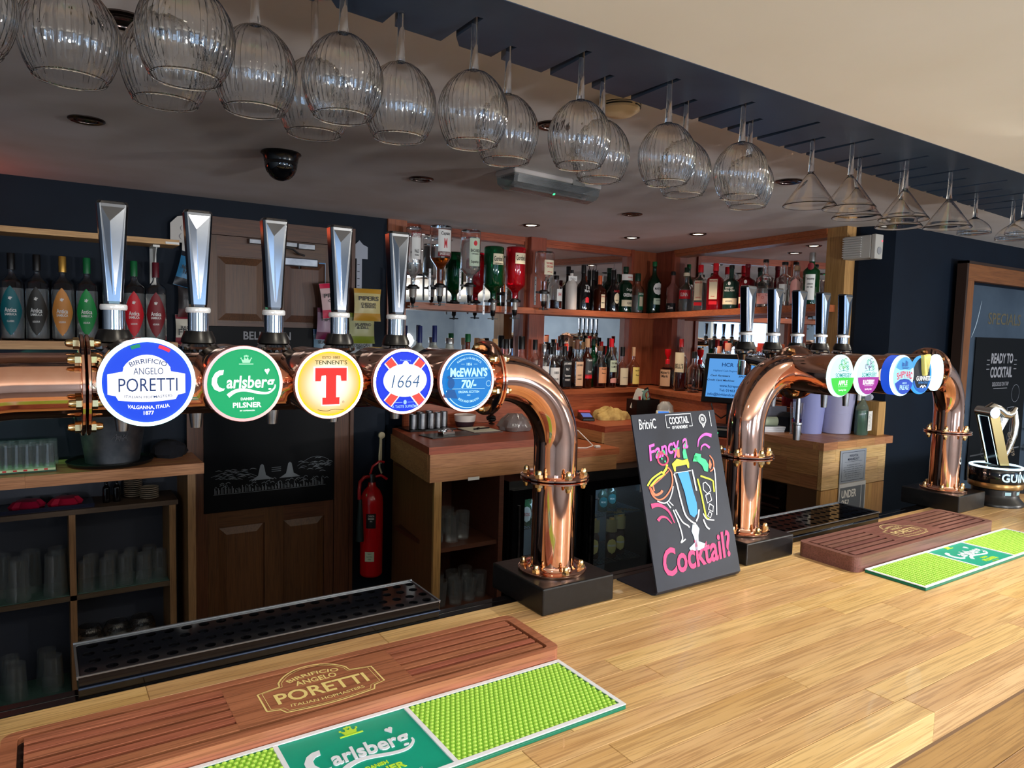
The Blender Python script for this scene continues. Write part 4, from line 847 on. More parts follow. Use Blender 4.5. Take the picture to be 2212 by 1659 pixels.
def drip_tray(label, x0, x1, y0, y1, cols):
    t = thing('perforated_drip_tray', label, 'drip tray', (x0, y0, 1.105), group='black perforated drip trays'); L_ = x1 - x0; B_ = y1 - y0
    MB().box(.003, L_ - .003, .003, B_ - .003, .0042, .012).obj('pan_floor', P('pan_floor_steel', srgb(70, 84, 104), .3, .6), t)
    MB().box(0, L_, 0, B_, -.0048, .004).box(0, L_, 0, .003, .004, .024).box(0, L_, B_ - .003, B_, .004, .024).box(0, .003, .003, B_ - .003, .004, .024).box(L_ - .003, L_, .003, B_ - .003, .004, .024).obj('pan', GLOSSBLK, t)
    # perforated top: real holes
    m = MB(); rows = 4; px = (L_ - .006) / cols; py = (B_ - .006) / rows; k = 12; zt = .0245
    for i in range(cols):
        for j in range(rows):
            cx = .003 + (i + .5) * px; cy = .003 + (j + .5) * py; hw, hh = px / 2, py / 2; off = (px * .22 if j % 2 else -px * .02); r = .0078
            circ = [(cx + off + r * cos(2 * pi * q / k + pi / 4), cy + r * sin(2 * pi * q / k + pi / 4)) for q in range(k)]
            sq = []
            for q in range(k):
                a = 2 * pi * q / k + pi / 4; c_, s_ = cos(a), sin(a); f = 1 / max(abs(c_), abs(s_)); sq.append((cx + hw * c_ * f, cy + hh * s_ * f))
            vs = [(x, y, zt) for x, y in sq] + [(x, y, zt) for x, y in circ] + [(x, y, zt - .004) for x, y in circ]
            m.add(vs, [(q, (q + 1) % k, k + (q + 1) % k, k + q) for q in range(k)] + [(k + q, k + (q + 1) % k, 2 * k + (q + 1) % k, 2 * k + q) for q in range(k)])
    m.obj('perforated_top', P('smoked_gloss', srgb(13, 13, 16), .05, spec=.9), t)
    MB().box(-.002, L_ + .002, B_ - .002, B_ + .001, .021, .027).box(-.002, .001, 0, B_, .021, .026).box(L_ - .001, L_ + .002, 0, B_, .021, .026).box(-.002, L_ + .002, -.0012, .001, .0238, .0258).obj('edge_strip', P('edge_steel', srgb(150, 156, 164), .25, .9), t)
    MB().tube([(0, -.003, .009), (L_, -.003, .009)], .0018, 8).obj('drain_rail', P('blue_black_rail', srgb(40, 52, 76), .15, .6), t)
drip_tray('long black perforated drip tray behind the counter at left', .034, .566, 1.058, 1.172, 21)
drip_tray('far black perforated drip tray behind the dark drip board', 1.46, 1.90, 1.030, 1.150, 17)
# ---------------------------------------------------------------- the chalk sign
sg = thing('cocktail_sign', 'black chalk-look tabletop sign asking about cocktails', 'sign', (1.0885, .9365, 1.1002), .018)
th = radians(15.2); W2 = .1225; Hs = .352
m = MB(); t0 = .003; prof = [(0.100, 0), (.012, 0), (.004, .0015)] ; out = []
path = [(.112, .0015), (.014, .0015), (.006, .004), (.0015, .010)] + [(.0015 + sin(th) * q, .010 + cos(th) * q) for q in (.02, .34)]
vs = []; fs = []
for i, (y, z) in enumerate(path):
    a = Vector(path[max(i - 1, 0)]); b_ = Vector(path[min(i + 1, len(path) - 1)]); tg = (b_ - a).normalized(); nv = Vector((-tg.y, tg.x)) * .0015
    for sgn in (1, -1):
        for x in (-W2, W2): vs.append((x, y + sgn * nv.x, z + sgn * nv.y))
for i in range(len(path) - 1):
    k = i * 4; fs += [(k, k + 4, k + 5, k + 1), (k + 2, k + 3, k + 7, k + 6), (k, k + 2, k + 6, k + 4), (k + 1, k + 5, k + 7, k + 3)]
fs += [(0, 1, 3, 2), (len(vs) - 4, len(vs) - 2, len(vs) - 1, len(vs) - 3)]
m.add(vs, fs); SB = noisy('chalkboard', srgb(34, 39, 52), srgb(26, 30, 41), 14, .45, 0, .05, spec=.3)
m.obj('bent_panel', SB, sg)
fc = (0, .0015 - .0022, .012); 
def face(a, name, rgb, keep=False):
    if not keep: a.m.v = [(x, y, z * .79 + .0485) for x, y, z in a.m.v]
    return a.obj(name, F_(name + '_ink_%d_%d_%d' % rgb, rgb, .55), sg, fc, (-th, 0, 0))
# face coordinates: x across, z up the slope (0 .. .345)
HP = (236, 92, 190); PK = (238, 62, 120); WH = (225, 232, 240); OR = (238, 120, 84); YE = (206, 220, 60); GR = (60, 208, 138); BL = (60, 150, 222); PB = (186, 214, 236)
face(Art().text('BritviC', -.083, .319, .020, .048, .006, .12).text('COCKTAIL', .008, .322, .014, .058, .02).text('OF THE MOMENT', .008, .3075, .0062, .046, .02).line([(-.022, .308), (-.030, .308), (-.030, .334), (.046, .334), (.046, .308), (.036, .308)], .0016, 0, False).ring(.080, .320, .0105, .0016).ring(.080, .320, .0082, .0008).text('FD', .080, .320, .008, .009, .03).line([(.077, .309), (.078, .303), (.084, .309)], .003, 0, False).rect(.104, .1055, .304, .336), 'logo_lettering', WH, True)
face(Art().text('Fancy a', -.036, .270, .030, .118, .018, .30, None, 0, .16), 'lettering', HP, True)
face(Art().text('Cocktail?', .004, .054, .050, .204, .022, .16, None, 0, .06), 'lettering', PK, True)
face(Art().line([(.052, .272), (.060, .292), (.080, .303), (.100, .298)], (.002, .010)).line([(.060, .262), (.064, .272), (.076, .276), (.088, .266)], (.002, .007)), 'flourish', HP)
face(Art().line([(-.106, .140), (-.085, .140), (-.062, .122), (-.050, .090)], (.012, .002)).line([(-.094, .103), (-.084, .110), (-.070, .106), (-.058, .090)], (.008, .002)), 'flourish', PK)
# left cocktail
face(Art().line([(-.103, .188), (-.098, .165), (-.082, .152), (-.060, .160), (-.040, .185), (-.037, .215), (-.048, .232)], .0036).line([(-.103, .186), (-.092, .166), (-.076, .168), (-.070, .174)], .006).line([(-.092, .190), (-.066, .205), (-.044, .220)], .0026).line([(-.094, .190), (-.092, .175)], .004), 'orange_glass', OR)
face(Art().line([(-.108, .190), (-.092, .206), (-.062, .220)], .0045).line([(-.100, .188), (-.078, .204), (-.056, .212)], .005).line([(-.062, .214), (-.050, .226), (-.046, .236)], .006), 'yellow_rim', YE)
face(Art().ring(-.055, .250, .014, .004).line([(-.066, .262), (-.060, .268), (-.050, .267)], .006), 'strawberry', (226, 60, 100))
face(Art().line([(-.070, .260), (-.066, .270), (-.060, .262)], .004).line([(-.055, .266), (-.050, .272), (-.048, .262)], .004).ell(-.058, .252, .002, .003).ell(-.050, .244, .002, .003), 'green_leaves', GR)
face(Art().line([(-.088, .150), (-.070, .142), (-.055, .148), (-.044, .165), (-.038, .180)], .0030).line([(-.062, .142), (-.054, .128)], .003).line([(-.056, .144), (-.046, .132)], .0025).line([(-.048, .122), (-.038, .085), (-.034, .052), (-.040, .040), (-.026, .046)], .0034).line([(-.042, .122), (-.028, .090), (-.014, .078), (-.010, .072)], .0034), 'white_lines', WH)
# centre cocktail
face(Art().poly([(-.020, .212), (.012, .212), (.014, .190), (.017, .160), (.022, .130), (.020, .104), (.008, .094), (-.003, .104), (-.006, .130), (-.008, .160), (-.014, .190)]), 'blue_drink', BL)
face(Art().line([(-.030, .210), (-.026, .180), (-.022, .140), (-.016, .105), (-.002, .086), (.010, .078)], .004).line([(.024, .215), (.026, .185), (.027, .160)], .004).line([(.026, .112), (.020, .095), (.012, .084)], .004).line([(-.030, .212), (.020, .213)], .0018, 0, False), 'glass_lines', WH)
face(Art().poly([(.000, .078), (.012, .076), (.018, .064), (.012, .048), (.010, .034), (.030, .024), (.032, .018), (.010, .012), (-.016, .014), (-.020, .022), (.000, .034), (-.002, .048), (-.006, .062)]), 'glass_foot', PB)
face(Art().poly([(-.032, .236), (-.016, .247), (.000, .242), (.016, .244), (.018, .232), (.016, .220), (.012, .220), (.010, .230), (-.022, .228), (-.024, .216), (-.028, .216)]), 'yellow_froth', YE)
face(Art().poly([(-.022, .272), (-.004, .272), (-.006, .250), (-.012, .250)]), 'orange_wedge', OR)
face(Art().poly([(.004, .246), (.016, .244), (.014, .268), (.020, .290), (.022, .300), (.012, .280), (.004, .262)]).poly([(-.024, .274), (-.003, .276), (-.004, .271), (-.022, .270)]), 'green_leaf', GR)
# right cocktail
face(Art().line([(.046, .196), (.074, .184), (.082, .178), (.080, .150)], .0045, 0, False).line([(.036, .190), (.040, .150), (.042, .110), (.044, .088), (.052, .084)], .0045), 'yellow_glass', YE)
face(Art().line([(.050, .176), (.058, .178), (.068, .166), (.070, .154), (.058, .148), (.048, .160), (.050, .176)], .0026, 0, False).line([(.052, .145), (.066, .148), (.068, .130), (.054, .124), (.052, .145)], .0026, 0, False).line([(.060, .122), (.070, .114), (.066, .100), (.054, .108), (.060, .122)], .0026, 0, False).line([(.056, .102), (.062, .096), (.056, .086), (.048, .092), (.056, .102)], .0024, 0, False).line([(.088, .212), (.092, .206), (.086, .150), (.076, .090)], .0032).line([(.036, .100), (.044, .085), (.066, .078)], .003).line([(.034, .085), (.040, .066), (.048, .058)], .004), 'white_lines', WH)
face(Art().poly([(.034, .244), (.042, .256), (.058, .252), (.056, .244), (.070, .236), (.076, .222), (.070, .204), (.060, .208), (.056, .222), (.046, .232)]).poly([(.030, .236), (.038, .252), (.050, .244), (.044, .234)]), 'mint_leaves', GR)
face(Art().line([(.084, .246), (.092, .232), (.090, .212), (.078, .204)], .0032).poly([(.082, .236), (.086, .222), (.080, .210), (.076, .214), (.078, .228)]), 'orange_slice', OR)
# ---------------------------------------------------------------- lit harp lamp at the far end
hp = thing('harp_lamp', 'lit stout counter lamp with metal harp on a black drum', 'lamp', (2.478, .985, 1.1002))
MB().lathe([(0, 0), (.0785, 0), (.0790, .006), (.0770, .010), (.066, .022), (.063, .032), (0, .032)], 56).obj('foot', BLACK, hp)
MB().lathe([(.063, .032), (.0635, .050), (.0725, .054), (.0725, .058), (0, .058)], 56).obj('waist', P('waist_black', srgb(18, 20, 24), .3), hp)
MB().lathe([(.0728, .054), (.0735, .056), (.0735, .070), (.0728, .071)], 56).obj('gold_band', P('gold_band', srgb(140, 108, 64), .3, .8), hp)
MB().lathe([(.0, .071), (.0745, .071), (.0755, .074), (.0755, .112), (.074, .115), (.060, .118), (0, .118)], 56).obj('drum', GLOSSBLK, hp)
MB().lathe([(.064, .1175), (.0735, .1155), (.0735, .1175), (.066, .120)], 56).obj('light_ring', E_('harp_ring', (200, 240, 255), 2.8), hp)
Art(.0760).text('GUINNESS', .0, .092, .024, .150, .02).obj('lettering', E_('harp_letters', (190, 235, 255), 1.8), hp)
a = Art(.0642)
for u in (-.040, .0, .040): a.rect(u - .009, u + .009, .036, .046)
a.obj('instruction_patch', E_('patch', (190, 230, 235), .9), hp)
Art(.0792).text('Please drink responsibly', .03, .005, .003, .04).obj('lettering', F_('poster_grey', (0, 0, 0)), hp)
# harp body, local plane rotated to face the customer side and left
ang = radians(-28)
HB = MB(); SIL = P('harp_silver', srgb(196, 196, 192), .2, 1); GLD = P('harp_bronze', srgb(176, 148, 96), .25, 1)
def hbox(m, pts, y0, y1):
    n0 = len(m.v); m.prism(pts, y0, y1)
    for i in range(n0, len(m.v)): x, z, y = m.v[i]; m.v[i] = (x * cos(ang) - y * sin(ang), x * sin(ang) + y * cos(ang), z + .122)
    return m
hbox(MB(), [(-.012, 0), (.014, 0), (-.030, .150), (-.056, .150)], -.022, .022).obj('soundboard', P('harp_dark', srgb(20, 26, 40), .15, .3), hp)
for y0, y1, nm in ((-.030, -.0225, 'soundboard_side'), (.0225, .030, 'soundboard_side')): hbox(MB(), [(-.014, 0), (.018, 0), (-.028, .154), (-.060, .154)], y0, y1).obj(nm, GLD, hp, bevel=.001)
for y in (-.0222, .0200): hbox(MB(), [(-.0135, .002), (-.0118, .002), (-.0568, .150), (-.0585, .150)], y, y + .0022).obj('light_strip', E_('harp_ring', (0, 0, 0)), hp)
m = MB(); m.tube([((-.046) * cos(ang) - y * sin(ang), (-.046) * sin(ang) + y * cos(ang), .285) for y in (-.033, .033)], .0165, 28); m.obj('scroll', SIL, hp)
m = MB(); pth = [(-.046, .166), (-.030, .178), (-.010, .172), (.010, .158), (.026, .154), (.040, .162), (.050, .178)]
m.tube([(x * cos(ang), x * sin(ang), z + .122) for x, z in [(p[0], p[1]) for p in pth]], [.0155, .015, .014, .013, .012, .011, .006], 16); m.obj('neck', SIL, hp)
m = MB(); pth = [(.046, .168), (.052, .130), (.050, .095), (.036, .050), (.018, .012)]
m.tube([(x * cos(ang), x * sin(ang), z + .122) for x, z in pth], [.008, .010, .010, .009, .007], 14); m.obj('pillar', SIL, hp)
m = MB()
for k in range(9):
    f = k / 8; xa = .010 - .046 * (.25 + .65 * f) ; za = .150 * (.2 + .72 * f); xb = -.006 + .046 * f
    m.tube([(xb * cos(ang), xb * sin(ang), .122 + .160), ((xb * .4 + .008 - .03 * f) * cos(ang), (xb * .4 + .008 - .03 * f) * sin(ang), .122 + .04 + .04 * f)], .0007, 4)
tag(m.obj('strings', SIL, hp), kind='stuff')
Art().text('ESTD 1759', 0, 0, .011, .075, .02).obj('lettering', F_('harp_text', (70, 56, 34)), hp, (.0, -.035, .19), (0, radians(75), ang))
# cap with badge and card at the far right edge
cp = thing('flat_cap', 'dark peaked cap with red and blue badge behind the harp lamp', 'cap', (2.80, 1.02, 1.1002), .4)
MB().lathe([(0, 0), (.085, 0), (.088, .01), (.080, .035), (.055, .052), (0, .058)], 32, (0, .02, 0), lambda a, z: 1 + .05 * sin(3 * a)).obj('crown', P('cap_cloth', srgb(28, 30, 36), .8), cp)
m = MB().prism([(-.07, -.04), (-.08, -.09), (-.04, -.125), (0, -.135), (.04, -.125), (.08, -.09), (.07, -.04)], .004, .009); m.obj('peak', P('cap_peak', srgb(24, 26, 34), .7), cp)
Art().ell(0, 0, .02, .012).obj('badge', F_('badge_red', (200, 50, 80)), cp, (-.03, -.070, .03), (-.6, 0, 0))
Art().ell(0, 0, .018, .010).obj('badge', F_('badge_blue', (60, 80, 200)), cp, (.0, -.072, .026), (-.6, 0, 0))
# ================================================================ bottles
def profile(h, r, hs, hn, rn, cap):
    """outer profile without the cap: base, shoulder at hs*h, neck from hn*h up to h-cap"""
    p = [(0, .003), (r * .86, 0), (r * .98, .004), (r, .012), (r, hs * h)]
    for i in range(1, 8):
        f = i / 8; s_ = .5 - .5 * cos(pi * f); p.append((r + (rn * r - r) * s_ ** .85, h * (hs + (hn - hs) * f)))
    p += [(rn * r, hn * h), (rn * r * .96, (h - cap) * .985), (rn * r * 1.08, h - cap - .002), (rn * r * 1.08, h - cap)]
    return p
def sq(n):
    return lambda lim: (lambda a, z: (1.0 / (abs(cos(a)) ** n + abs(sin(a)) ** n) ** (1 / n)) if z < lim else 1.0)
_bm = {}
def bottle_mesh(kind, h, r, hs, hn, rn, cap, square, mat, hollow):
    k = (round(h, 3), round(r, 4), hs, hn, rn, cap, square, mat.name, hollow)
    if k in _bm: return _bm[k]
    p = profile(h, r, hs, hn, rn, cap); fn = None
    if square:
        lim = hs * h + .001
        def fn(a, z, n=square):
            q = 1.0 / (abs(cos(a)) ** n + abs(sin(a)) ** n) ** (1 / n); f = 1 if z <= lim else max(0, 1 - (z - lim) / ((hn - hs) * h)); return 1 + (q * .93 - 1) * f
    m = MB()
    if hollow:
        t = .0022; inner = [(max(a - t, .001), max(z, .006)) for a, z in p[2:]]; prof = p + [(p[-1][0] - t, p[-1][1])] + inner[::-1][1:] + [(0, .007)]
        m.lathe(prof, 28, (0, 0, 0), fn)
    else: m.lathe(p + [(0, p[-1][1])], 28, (0, 0, 0), fn)
    _bm[k] = m.mesh('bottle_body', mat); return _bm[k]
def patch(R, z0, z1, ha, shape='rect', n=14, rows=10, square=None, ac=0.0):
    m = MB(); vs = []; fs = []
    for j in range(rows + 1):
        t = j / rows; w = {'rect': 1, 'diamond': min(1, (1 - abs(2 * t - 1)) ** .72 * 1.0 + .04), 'round': sqrt(max(0, 1 - (2 * t - 1) ** 2)) + .01, 'arch': 1 if t < .7 else sqrt(max(0, 1 - ((t - .7) / .3) ** 2)) + .02}[shape]
        for i in range(n + 1):
            a = ac + ha * w * (2 * i / n - 1); q = 1.0
            if square: b = a - pi / 2; q = .93 / (abs(cos(b)) ** square + abs(sin(b)) ** square) ** (1 / square)
            vs.append((R * q * sin(a), -R * q * cos(a), z0 + (z1 - z0) * t))
    for j in range(rows):
        for i in range(n): k = j * (n + 1) + i; fs.append((k, k + 1, k + n + 2, k + n + 1))
    m.add(vs, fs, True); return m
G_ = dict(clear=GLASS, green=P('green_bottle', srgb(0, 92, 48), .03, trans=.75, ior=1.45), dkgreen=P('dark_green_bottle', srgb(6, 44, 28), .05, trans=.25),
    black=P('black_bottle', srgb(10, 9, 11), .06, spec=.7), red=P('red_bottle', srgb(196, 8, 30), .04, trans=.7), dkred=P('deep_red_bottle', srgb(120, 4, 20), .05, trans=.35),
    amber=P('amber_bottle', srgb(122, 48, 12), .05, trans=.5), navy=P('navy_bottle', srgb(12, 16, 44), .06), white=P('white_bottle', srgb(206, 198, 190), .35), frost=FROST,
    brown=P('brown_bottle', srgb(60, 22, 10), .05, trans=.3), tealgrey=P('smoky_green_bottle', srgb(40, 74, 66), .06, trans=.5), pink=P('pink_bottle', srgb(240, 180, 170), .04, trans=.85))
C_ = {k: P('cap_' + k, srgb(*v), rr, mm) for k, (v, rr, mm) in dict(black=((14, 14, 16), .35, 0), red=((205, 20, 34), .3, 0), orange=((214, 96, 50), .4, 0), silver=((176, 178, 180), .25, .9), green=((4, 96, 50), .35, 0), dkgreen=((10, 50, 34), .35, 0),
    gold=((196, 150, 70), .3, .7), cork=((204, 160, 112), .7, 0), brown=((96, 60, 44), .5, 0), cream=((220, 208, 180), .5, 0), wax=((150, 26, 30), .25, 0), maroon=((90, 14, 30), .35, 0), blue=((26, 44, 110), .35, 0), peach=((236, 160, 130), .5, 0), tan=((190, 150, 116), .5, 0), vermilion=((240, 70, 50), .4, 0), dkred=((110, 20, 26), .35, 0)).items()}
LAB = lambda k: F_('label_' + k, dict(cream=(224, 214, 184), white=(226, 226, 222), black=(14, 14, 18), tan=(206, 168, 136), yellow=(226, 202, 110), red=(206, 24, 40), green=(16, 96, 66), orange=(214, 150, 108), pinkl=(226, 160, 152), paleg=(196, 214, 190), grey=(60, 64, 66), teal=(0, 96, 104), copper=(206, 136, 62), leaf=(14, 140, 64), darkolive=(40, 38, 34), cherry=(200, 16, 34), maroon=(120, 20, 30), bronze=(150, 130, 80))[k], .5)
INK = dict(black=F_('ink_black', (22, 20, 22)), white=F_('ink_white', (228, 228, 224)), red=F_('ink_red', (190, 24, 34)), grey=F_('ink_grey', (120, 120, 120)), green=F_('ink_green', (10, 80, 50)), gold=F_('ink_gold', (190, 150, 80)))
LIQ = {k: P('liquid_' + k, srgb(*v), .0, trans=.85, ior=1.33) for k, v in dict(ruby=(120, 4, 16), amber=(196, 92, 16), brown=(70, 16, 8), pink=(232, 60, 90), clear=(240, 245, 245)).items()}
def bottle(label, x, y, z, h, r, rz=0, glass='clear', cap='black', capl=.035, hs=.56, hn=.74, rn=.36, square=None, labels=(), liquid=None, group='spirit bottles on the shelves', name='bottle', pourer=False, hollow=None, capr=1.12):
    t = thing(name, label, 'bottle', (x, y, z), rz, group)
    hollow = glass in ('clear', 'pink') if hollow is None else hollow
    link('body', bottle_mesh('b', h, r, hs, hn, rn, capl, square, G_[glass], hollow), t)
    rc = rn * r * capr
    if cap: MB().lathe([(0, h - capl), (rc, h - capl), (rc, h - .003), (rc * .9, h), (0, h)], 20).obj('cap', C_[cap], t)
    if pourer: MB().tube([(0, 0, h - .005), (0, 0, h + .03), (.004, 0, h + .045)], [.004, .003, .002], 8).cyl((0, 0, h - .004), rc * .9, .012, 14).obj('pourer', CHROME, t)
    if liquid:
        k, fr_ = liquid; lim = min(fr_, .98) * h; m = MB(); pr = [(0, .008)]; base = profile(h, r - .0028, hs, hn, rn, capl)
        pr += [(a, max(q, .008)) for a, q in base[2:] if q < lim]
        last = [b_ for b_ in zip(base, base[1:]) if b_[0][1] <= lim <= b_[1][1]]
        ra = last[0][0][0] if last else r * .9
        pr += [(ra - .0003, lim), (0, lim)]
        fn = None
        if square: fn = lambda a, zz: .93 / (abs(cos(a)) ** square + abs(sin(a)) ** square) ** (1 / square) if zz < hs * h else 1
        m.lathe(pr, 24, (0, 0, 0), fn); m.obj('liquid', LIQ[k], t)
    for L_ in labels:
        z0, z1, ha, mat, shape, texts = L_
        lo = patch(r + .0006, z0 * h, z1 * h, ha, shape, square=square).obj('label', LAB(mat), t)
        if texts:
            for ink in sorted({q[3] for q in texts}):
                R = (r * .93 if square else r) + .0012
                a = Art(None if square else R)
                for body, zf, sz, ik, *w in texts:
                    if ik == ink: a.text(body, 0, zf * h, sz * h, (w[0] * r) if w else None, .02)
                a.obj('lettering', INK[ink], lo, (0, -R if square else 0, 0))
    return t
# ---- sambuca row
SAMB = [(-.083, .0395, 'black', 'teal', 'teal diamond label', 'clear'), (-.002, .0395, 'black', 'darkolive', 'near black diamond label', 'clear'), (.082, .0395, 'gold', 'copper', 'copper orange diamond label', 'clear'), (.164, .0395, 'green', 'leaf', 'leaf green diamond label', 'clear'),
        (.254, .0395, 'red', 'maroon', 'dark label, hidden behind the first chrome handle', 'clear'), (.331, .0400, 'green', 'cherry', 'bright red diamond label and green cap', 'clear'), (.412, .0400, 'maroon', 'maroon', 'maroon diamond label beside the bracket', 'clear')]
for i, (x, r, cp_, lb, words, g) in enumerate(SAMB):
    tone = dict(green='leaf', red='maroon').get(cp_)
    bottle('clear sambuca bottle with ' + words, x, 3.33, 1.5082, .330, r, -.12, g, cp_, .062, .66, .78, .30, None,
        [(.06, .62, 1.05, lb, 'diamond', [('Antica', .35, .050, 'white', 1.0), ('SAMBUCA', .30, .028, 'white', 1.0), ('CLASSIC' if i == 0 else 'LIQUEUR', .22, .020, 'white', .6), ('*', .47, .06, 'white', .35)])], ('clear', .60), 'sambuca bottles on the left ledge')
# ---- top shelf, back run
zs = lambda x, y: 1.7257 + max(0, (3.45 - y)) * .0262
def sb(label, x, y, h, r, *a, **k): return bottle(label, x, y, zs(x, y) + .0003, h, r, *a, **k)
g1 = 'spirit bottles on the top shelf'
sb('squat clear bottle with dark liquid behind the whisky optic', 2.612, 3.468, .205, .040, 0, 'clear', 'black', .022, .62, .80, .36, None, [(.25, .60, .5, 'white', 'rect', [('H', .45, .1, 'red')])], ('brown', .28), group=g1)
sb('white textured bottle with a cream tag round its neck', 2.722, 3.46, .245, .035, 0, 'white', 'black', .02, .62, .84, .30, None, [], None, group=g1)
o = MB().box(-.032, .032, -.014, -.010, .178, .208).obj('neck_tag', LAB('white'), [q for q in COL.objects if q.get('label') == 'white textured bottle with a cream tag round its neck'][0]); Art().text('Malibu', 0, 0, .012, .04).obj('lettering', INK['grey'], o, (0, -.0145, .193))
sb('black coffee liqueur bottle with white script and red mark', 2.827, 3.475, .283, .0448, 0, 'black', 'black', .05, .50, .70, .30, None, [(.18, .30, .3, 'red', 'arch', [('Tia', .52, .09, 'white', .8), ('Maria', .44, .06, 'white', .9)])], group=g1)
sb('square dark red bottle with orange neck and cream label', 2.967, 3.480, .227, .0365, 0, 'brown', 'orange', .055, .60, .76, .32, 5, [(.10, .48, .42, 'cream', 'rect', [('ORIGINALE', .42, .035, 'red', .8), ('AMARETTO', .25, .03, 'black', .7)])], group=g1)
sb('slim black bottle with steel pourer behind the square red one', 2.955, 3.535 - .004, .262, .028, 0, 'black', 'black', .06, .50, .66, .40, None, [], group=g1, pourer=True)
sb('black cream liqueur bottle with pourer and small landscape label', 3.070, 3.470, .268, .0417, 0, 'black', 'black', .06, .46, .68, .34, None, [(.20, .46, .5, 'cream', 'round', [('BAILEYS', .50, .05, 'red', 1.1), ('IRISH', .28, .03, 'black', .6)])], group=g1, pourer=True)
sb('dark green gin bottle with white neck tag and cream base band', 3.183, 3.480, .298, .0450, 0, 'dkgreen', 'dkgreen', .035, .60, .74, .36, None, [(.14, .28, 1.2, 'cream', 'rect', [('GIN', .21, .05, 'black')]), (.70, .83, 1.3, 'white', 'rect', [('GREEN', .765, .03, 'red')])], group=g1)
Art(.0462).text('GREENALLS', 0, .115, .020, .09, .03).text('Original', 0, .150, .016, .05).obj('lettering', INK['white'], [q for q in COL.objects if q.get('label', '').startswith('dark green gin bottle with white neck')][0])
sb('clear gin bottle with green base and floral label by the corner', 3.288, 3.478, .262, .0414, 0, 'clear', 'dkgreen', .05, .60, .76, .42, None, [(.08, .52, .6, 'green', 'rect', [('ARTISAN', .48, .04, 'white', 1.0)]), (.18, .42, .35, 'cream', 'rect', [])], ('clear', .45), group=g1)
sb('tall green vermouth bottle with round white label in the corner', 3.400, 3.440, .344, .0455, 0, 'dkgreen', 'green', .03, .58, .80, .30, None, [(.36, .60, .85, 'white', 'round', [('MARTINI', .48, .045, 'black', 1.3)]), (.18, .30, .75, 'paleg', 'rect', [('EXTRA DRY', .26, .02, 'black', .9)])], group=g1)
# return run, labels face the room end
RT = -pi / 2 + .45
rows = [('pink', 'pale pink ribbed gin bottle with black floral base', 3.415, 3.285, .269, .0390, 'pink', 'black', .025, .58, .76, .34, None, [(.02, .24, .9, 'black', 'rect', [('Zoe', .14, .07, 'white', .9)])], None),
 ('gb', 'slim green bottle behind the red labelled gin', 3.452, 3.206, .290, .0310, 'green', 'dkgreen', .05, .50, .70, .42, None, [], None),
 ('gunn', 'short clear gin bottle with wide red label and cream stopper', 3.388, 3.146, .248, .0423, 'clear', 'cream', .022, .60, .76, .42, None, [(.34, .56, 1.0, 'red', 'rect', [('GUNN', .45, .09, 'white', 1.2)])], ('clear', .58)),
 ('beef', 'clear gin bottle with red cap and cream label with red figure', 3.370, 3.016, .284, .0425, 'clear', 'red', .045, .66, .78, .34, 5, [(.24, .66, .55, 'cream', 'rect', [('BEEFEATER', .62, .035, 'red', 1.0), ('LONDON', .30, .025, 'red', .7)]), (.13, .20, .55, 'red', 'rect', [])], ('clear', .62)),
 ('beefr', 'red gin bottle with red cap and cream label with red figure', 3.345, 2.878, .280, .0460, 'red', 'red', .045, .66, .78, .32, 5, [(.24, .66, .50, 'cream', 'rect', [('BEEFEATER', .62, .035, 'red', 1.0), ('PINK', .30, .025, 'red', .5)]), (.13, .20, .5, 'red', 'rect', [])], None),
 ('neill', 'smoky green gin bottle with white print and cream band', 3.325, 2.745, .256, .0441, 'tealgrey', 'black', .02, .62, .72, .30, None, [(.12, .26, 1.1, 'cream', 'rect', [('HANDCRAFTED', .19, .03, 'grey', .9)])], None),
 ('neillr', 'deep red gin bottle with dark stopper and cream band', 3.302, 2.615, .251, .0428, 'dkred', 'maroon', .02, .62, .72, .30, None, [(.12, .26, 1.1, 'cream', 'rect', [('HANDCRAFTED', .19, .03, 'grey', .9)])], None),
 ('pil', 'wide clear gin bottle with black lettering and red botanicals', 3.282, 2.482, .261, .0453, 'clear', 'black', .015, .60, .72, .30, None, [(.08, .30, .8, 'pinkl', 'rect', [])], ('clear', .4)),
 ('clr', 'clear gin bottle with black stopper behind the second far handle', 3.262, 2.348, .235, .0402, 'clear', 'black', .015, .62, .74, .36, None, [(.12, .5, .5, 'white', 'rect', [('GIN', .3, .05, 'black')])], None),
 ('pl', 'short clear bottle with pink arched label', 3.243, 2.262, .206, .0369, 'clear', 'tan', .025, .62, .76, .36, None, [(.06, .68, .7, 'pinkl', 'arch', [('PEACH', .35, .05, 'red', .9)])], None),
 ('tq', 'large green gin bottle with red seal next to the end post', 3.222, 2.165, .262, .0395, 'green', 'silver', .045, .64, .78, .34, None, [(.10, .58, .60, 'white', 'rect', [('Tanqueray', .50, .04, 'black', 1.0), ('LONDON', .40, .03, 'black', .7), ('DRY GIN', .34, .03, 'black', .7)]), (.66, .80, .4, 'maroon', 'round', [])], None)]
for k, lab, x, y, h, r, gl, cp_, cl, hs, hn, rn, sq_, labs, lq in rows:
    t = sb(lab, x, y, h, r, RT, gl, cp_, cl, hs, hn, rn, sq_, labs, lq, group=g1)
    if k in ('neill', 'neillr'): Art(r + .0012).text('WHITLEY', 0, .125, .010, .05, .02).text('NEILL GIN', 0, .110, .010, .06, .02).ell(0, .150, .008, .010).obj('lettering', INK['white'], t)
    if k == 'pil': Art(r + .0012).text('PILGRIMS', 0, .125, .017, .085, .03).obj('lettering', INK['black'], t); Art(r + .0012).ring(-.022, .152, .009, .002).ring(.012, .155, .006, .002).ring(0, .055, .006, .0015).ring(.02, .07, .006, .0015).ring(-.02, .07, .006, .0015).obj('roundels', INK['red'], t)
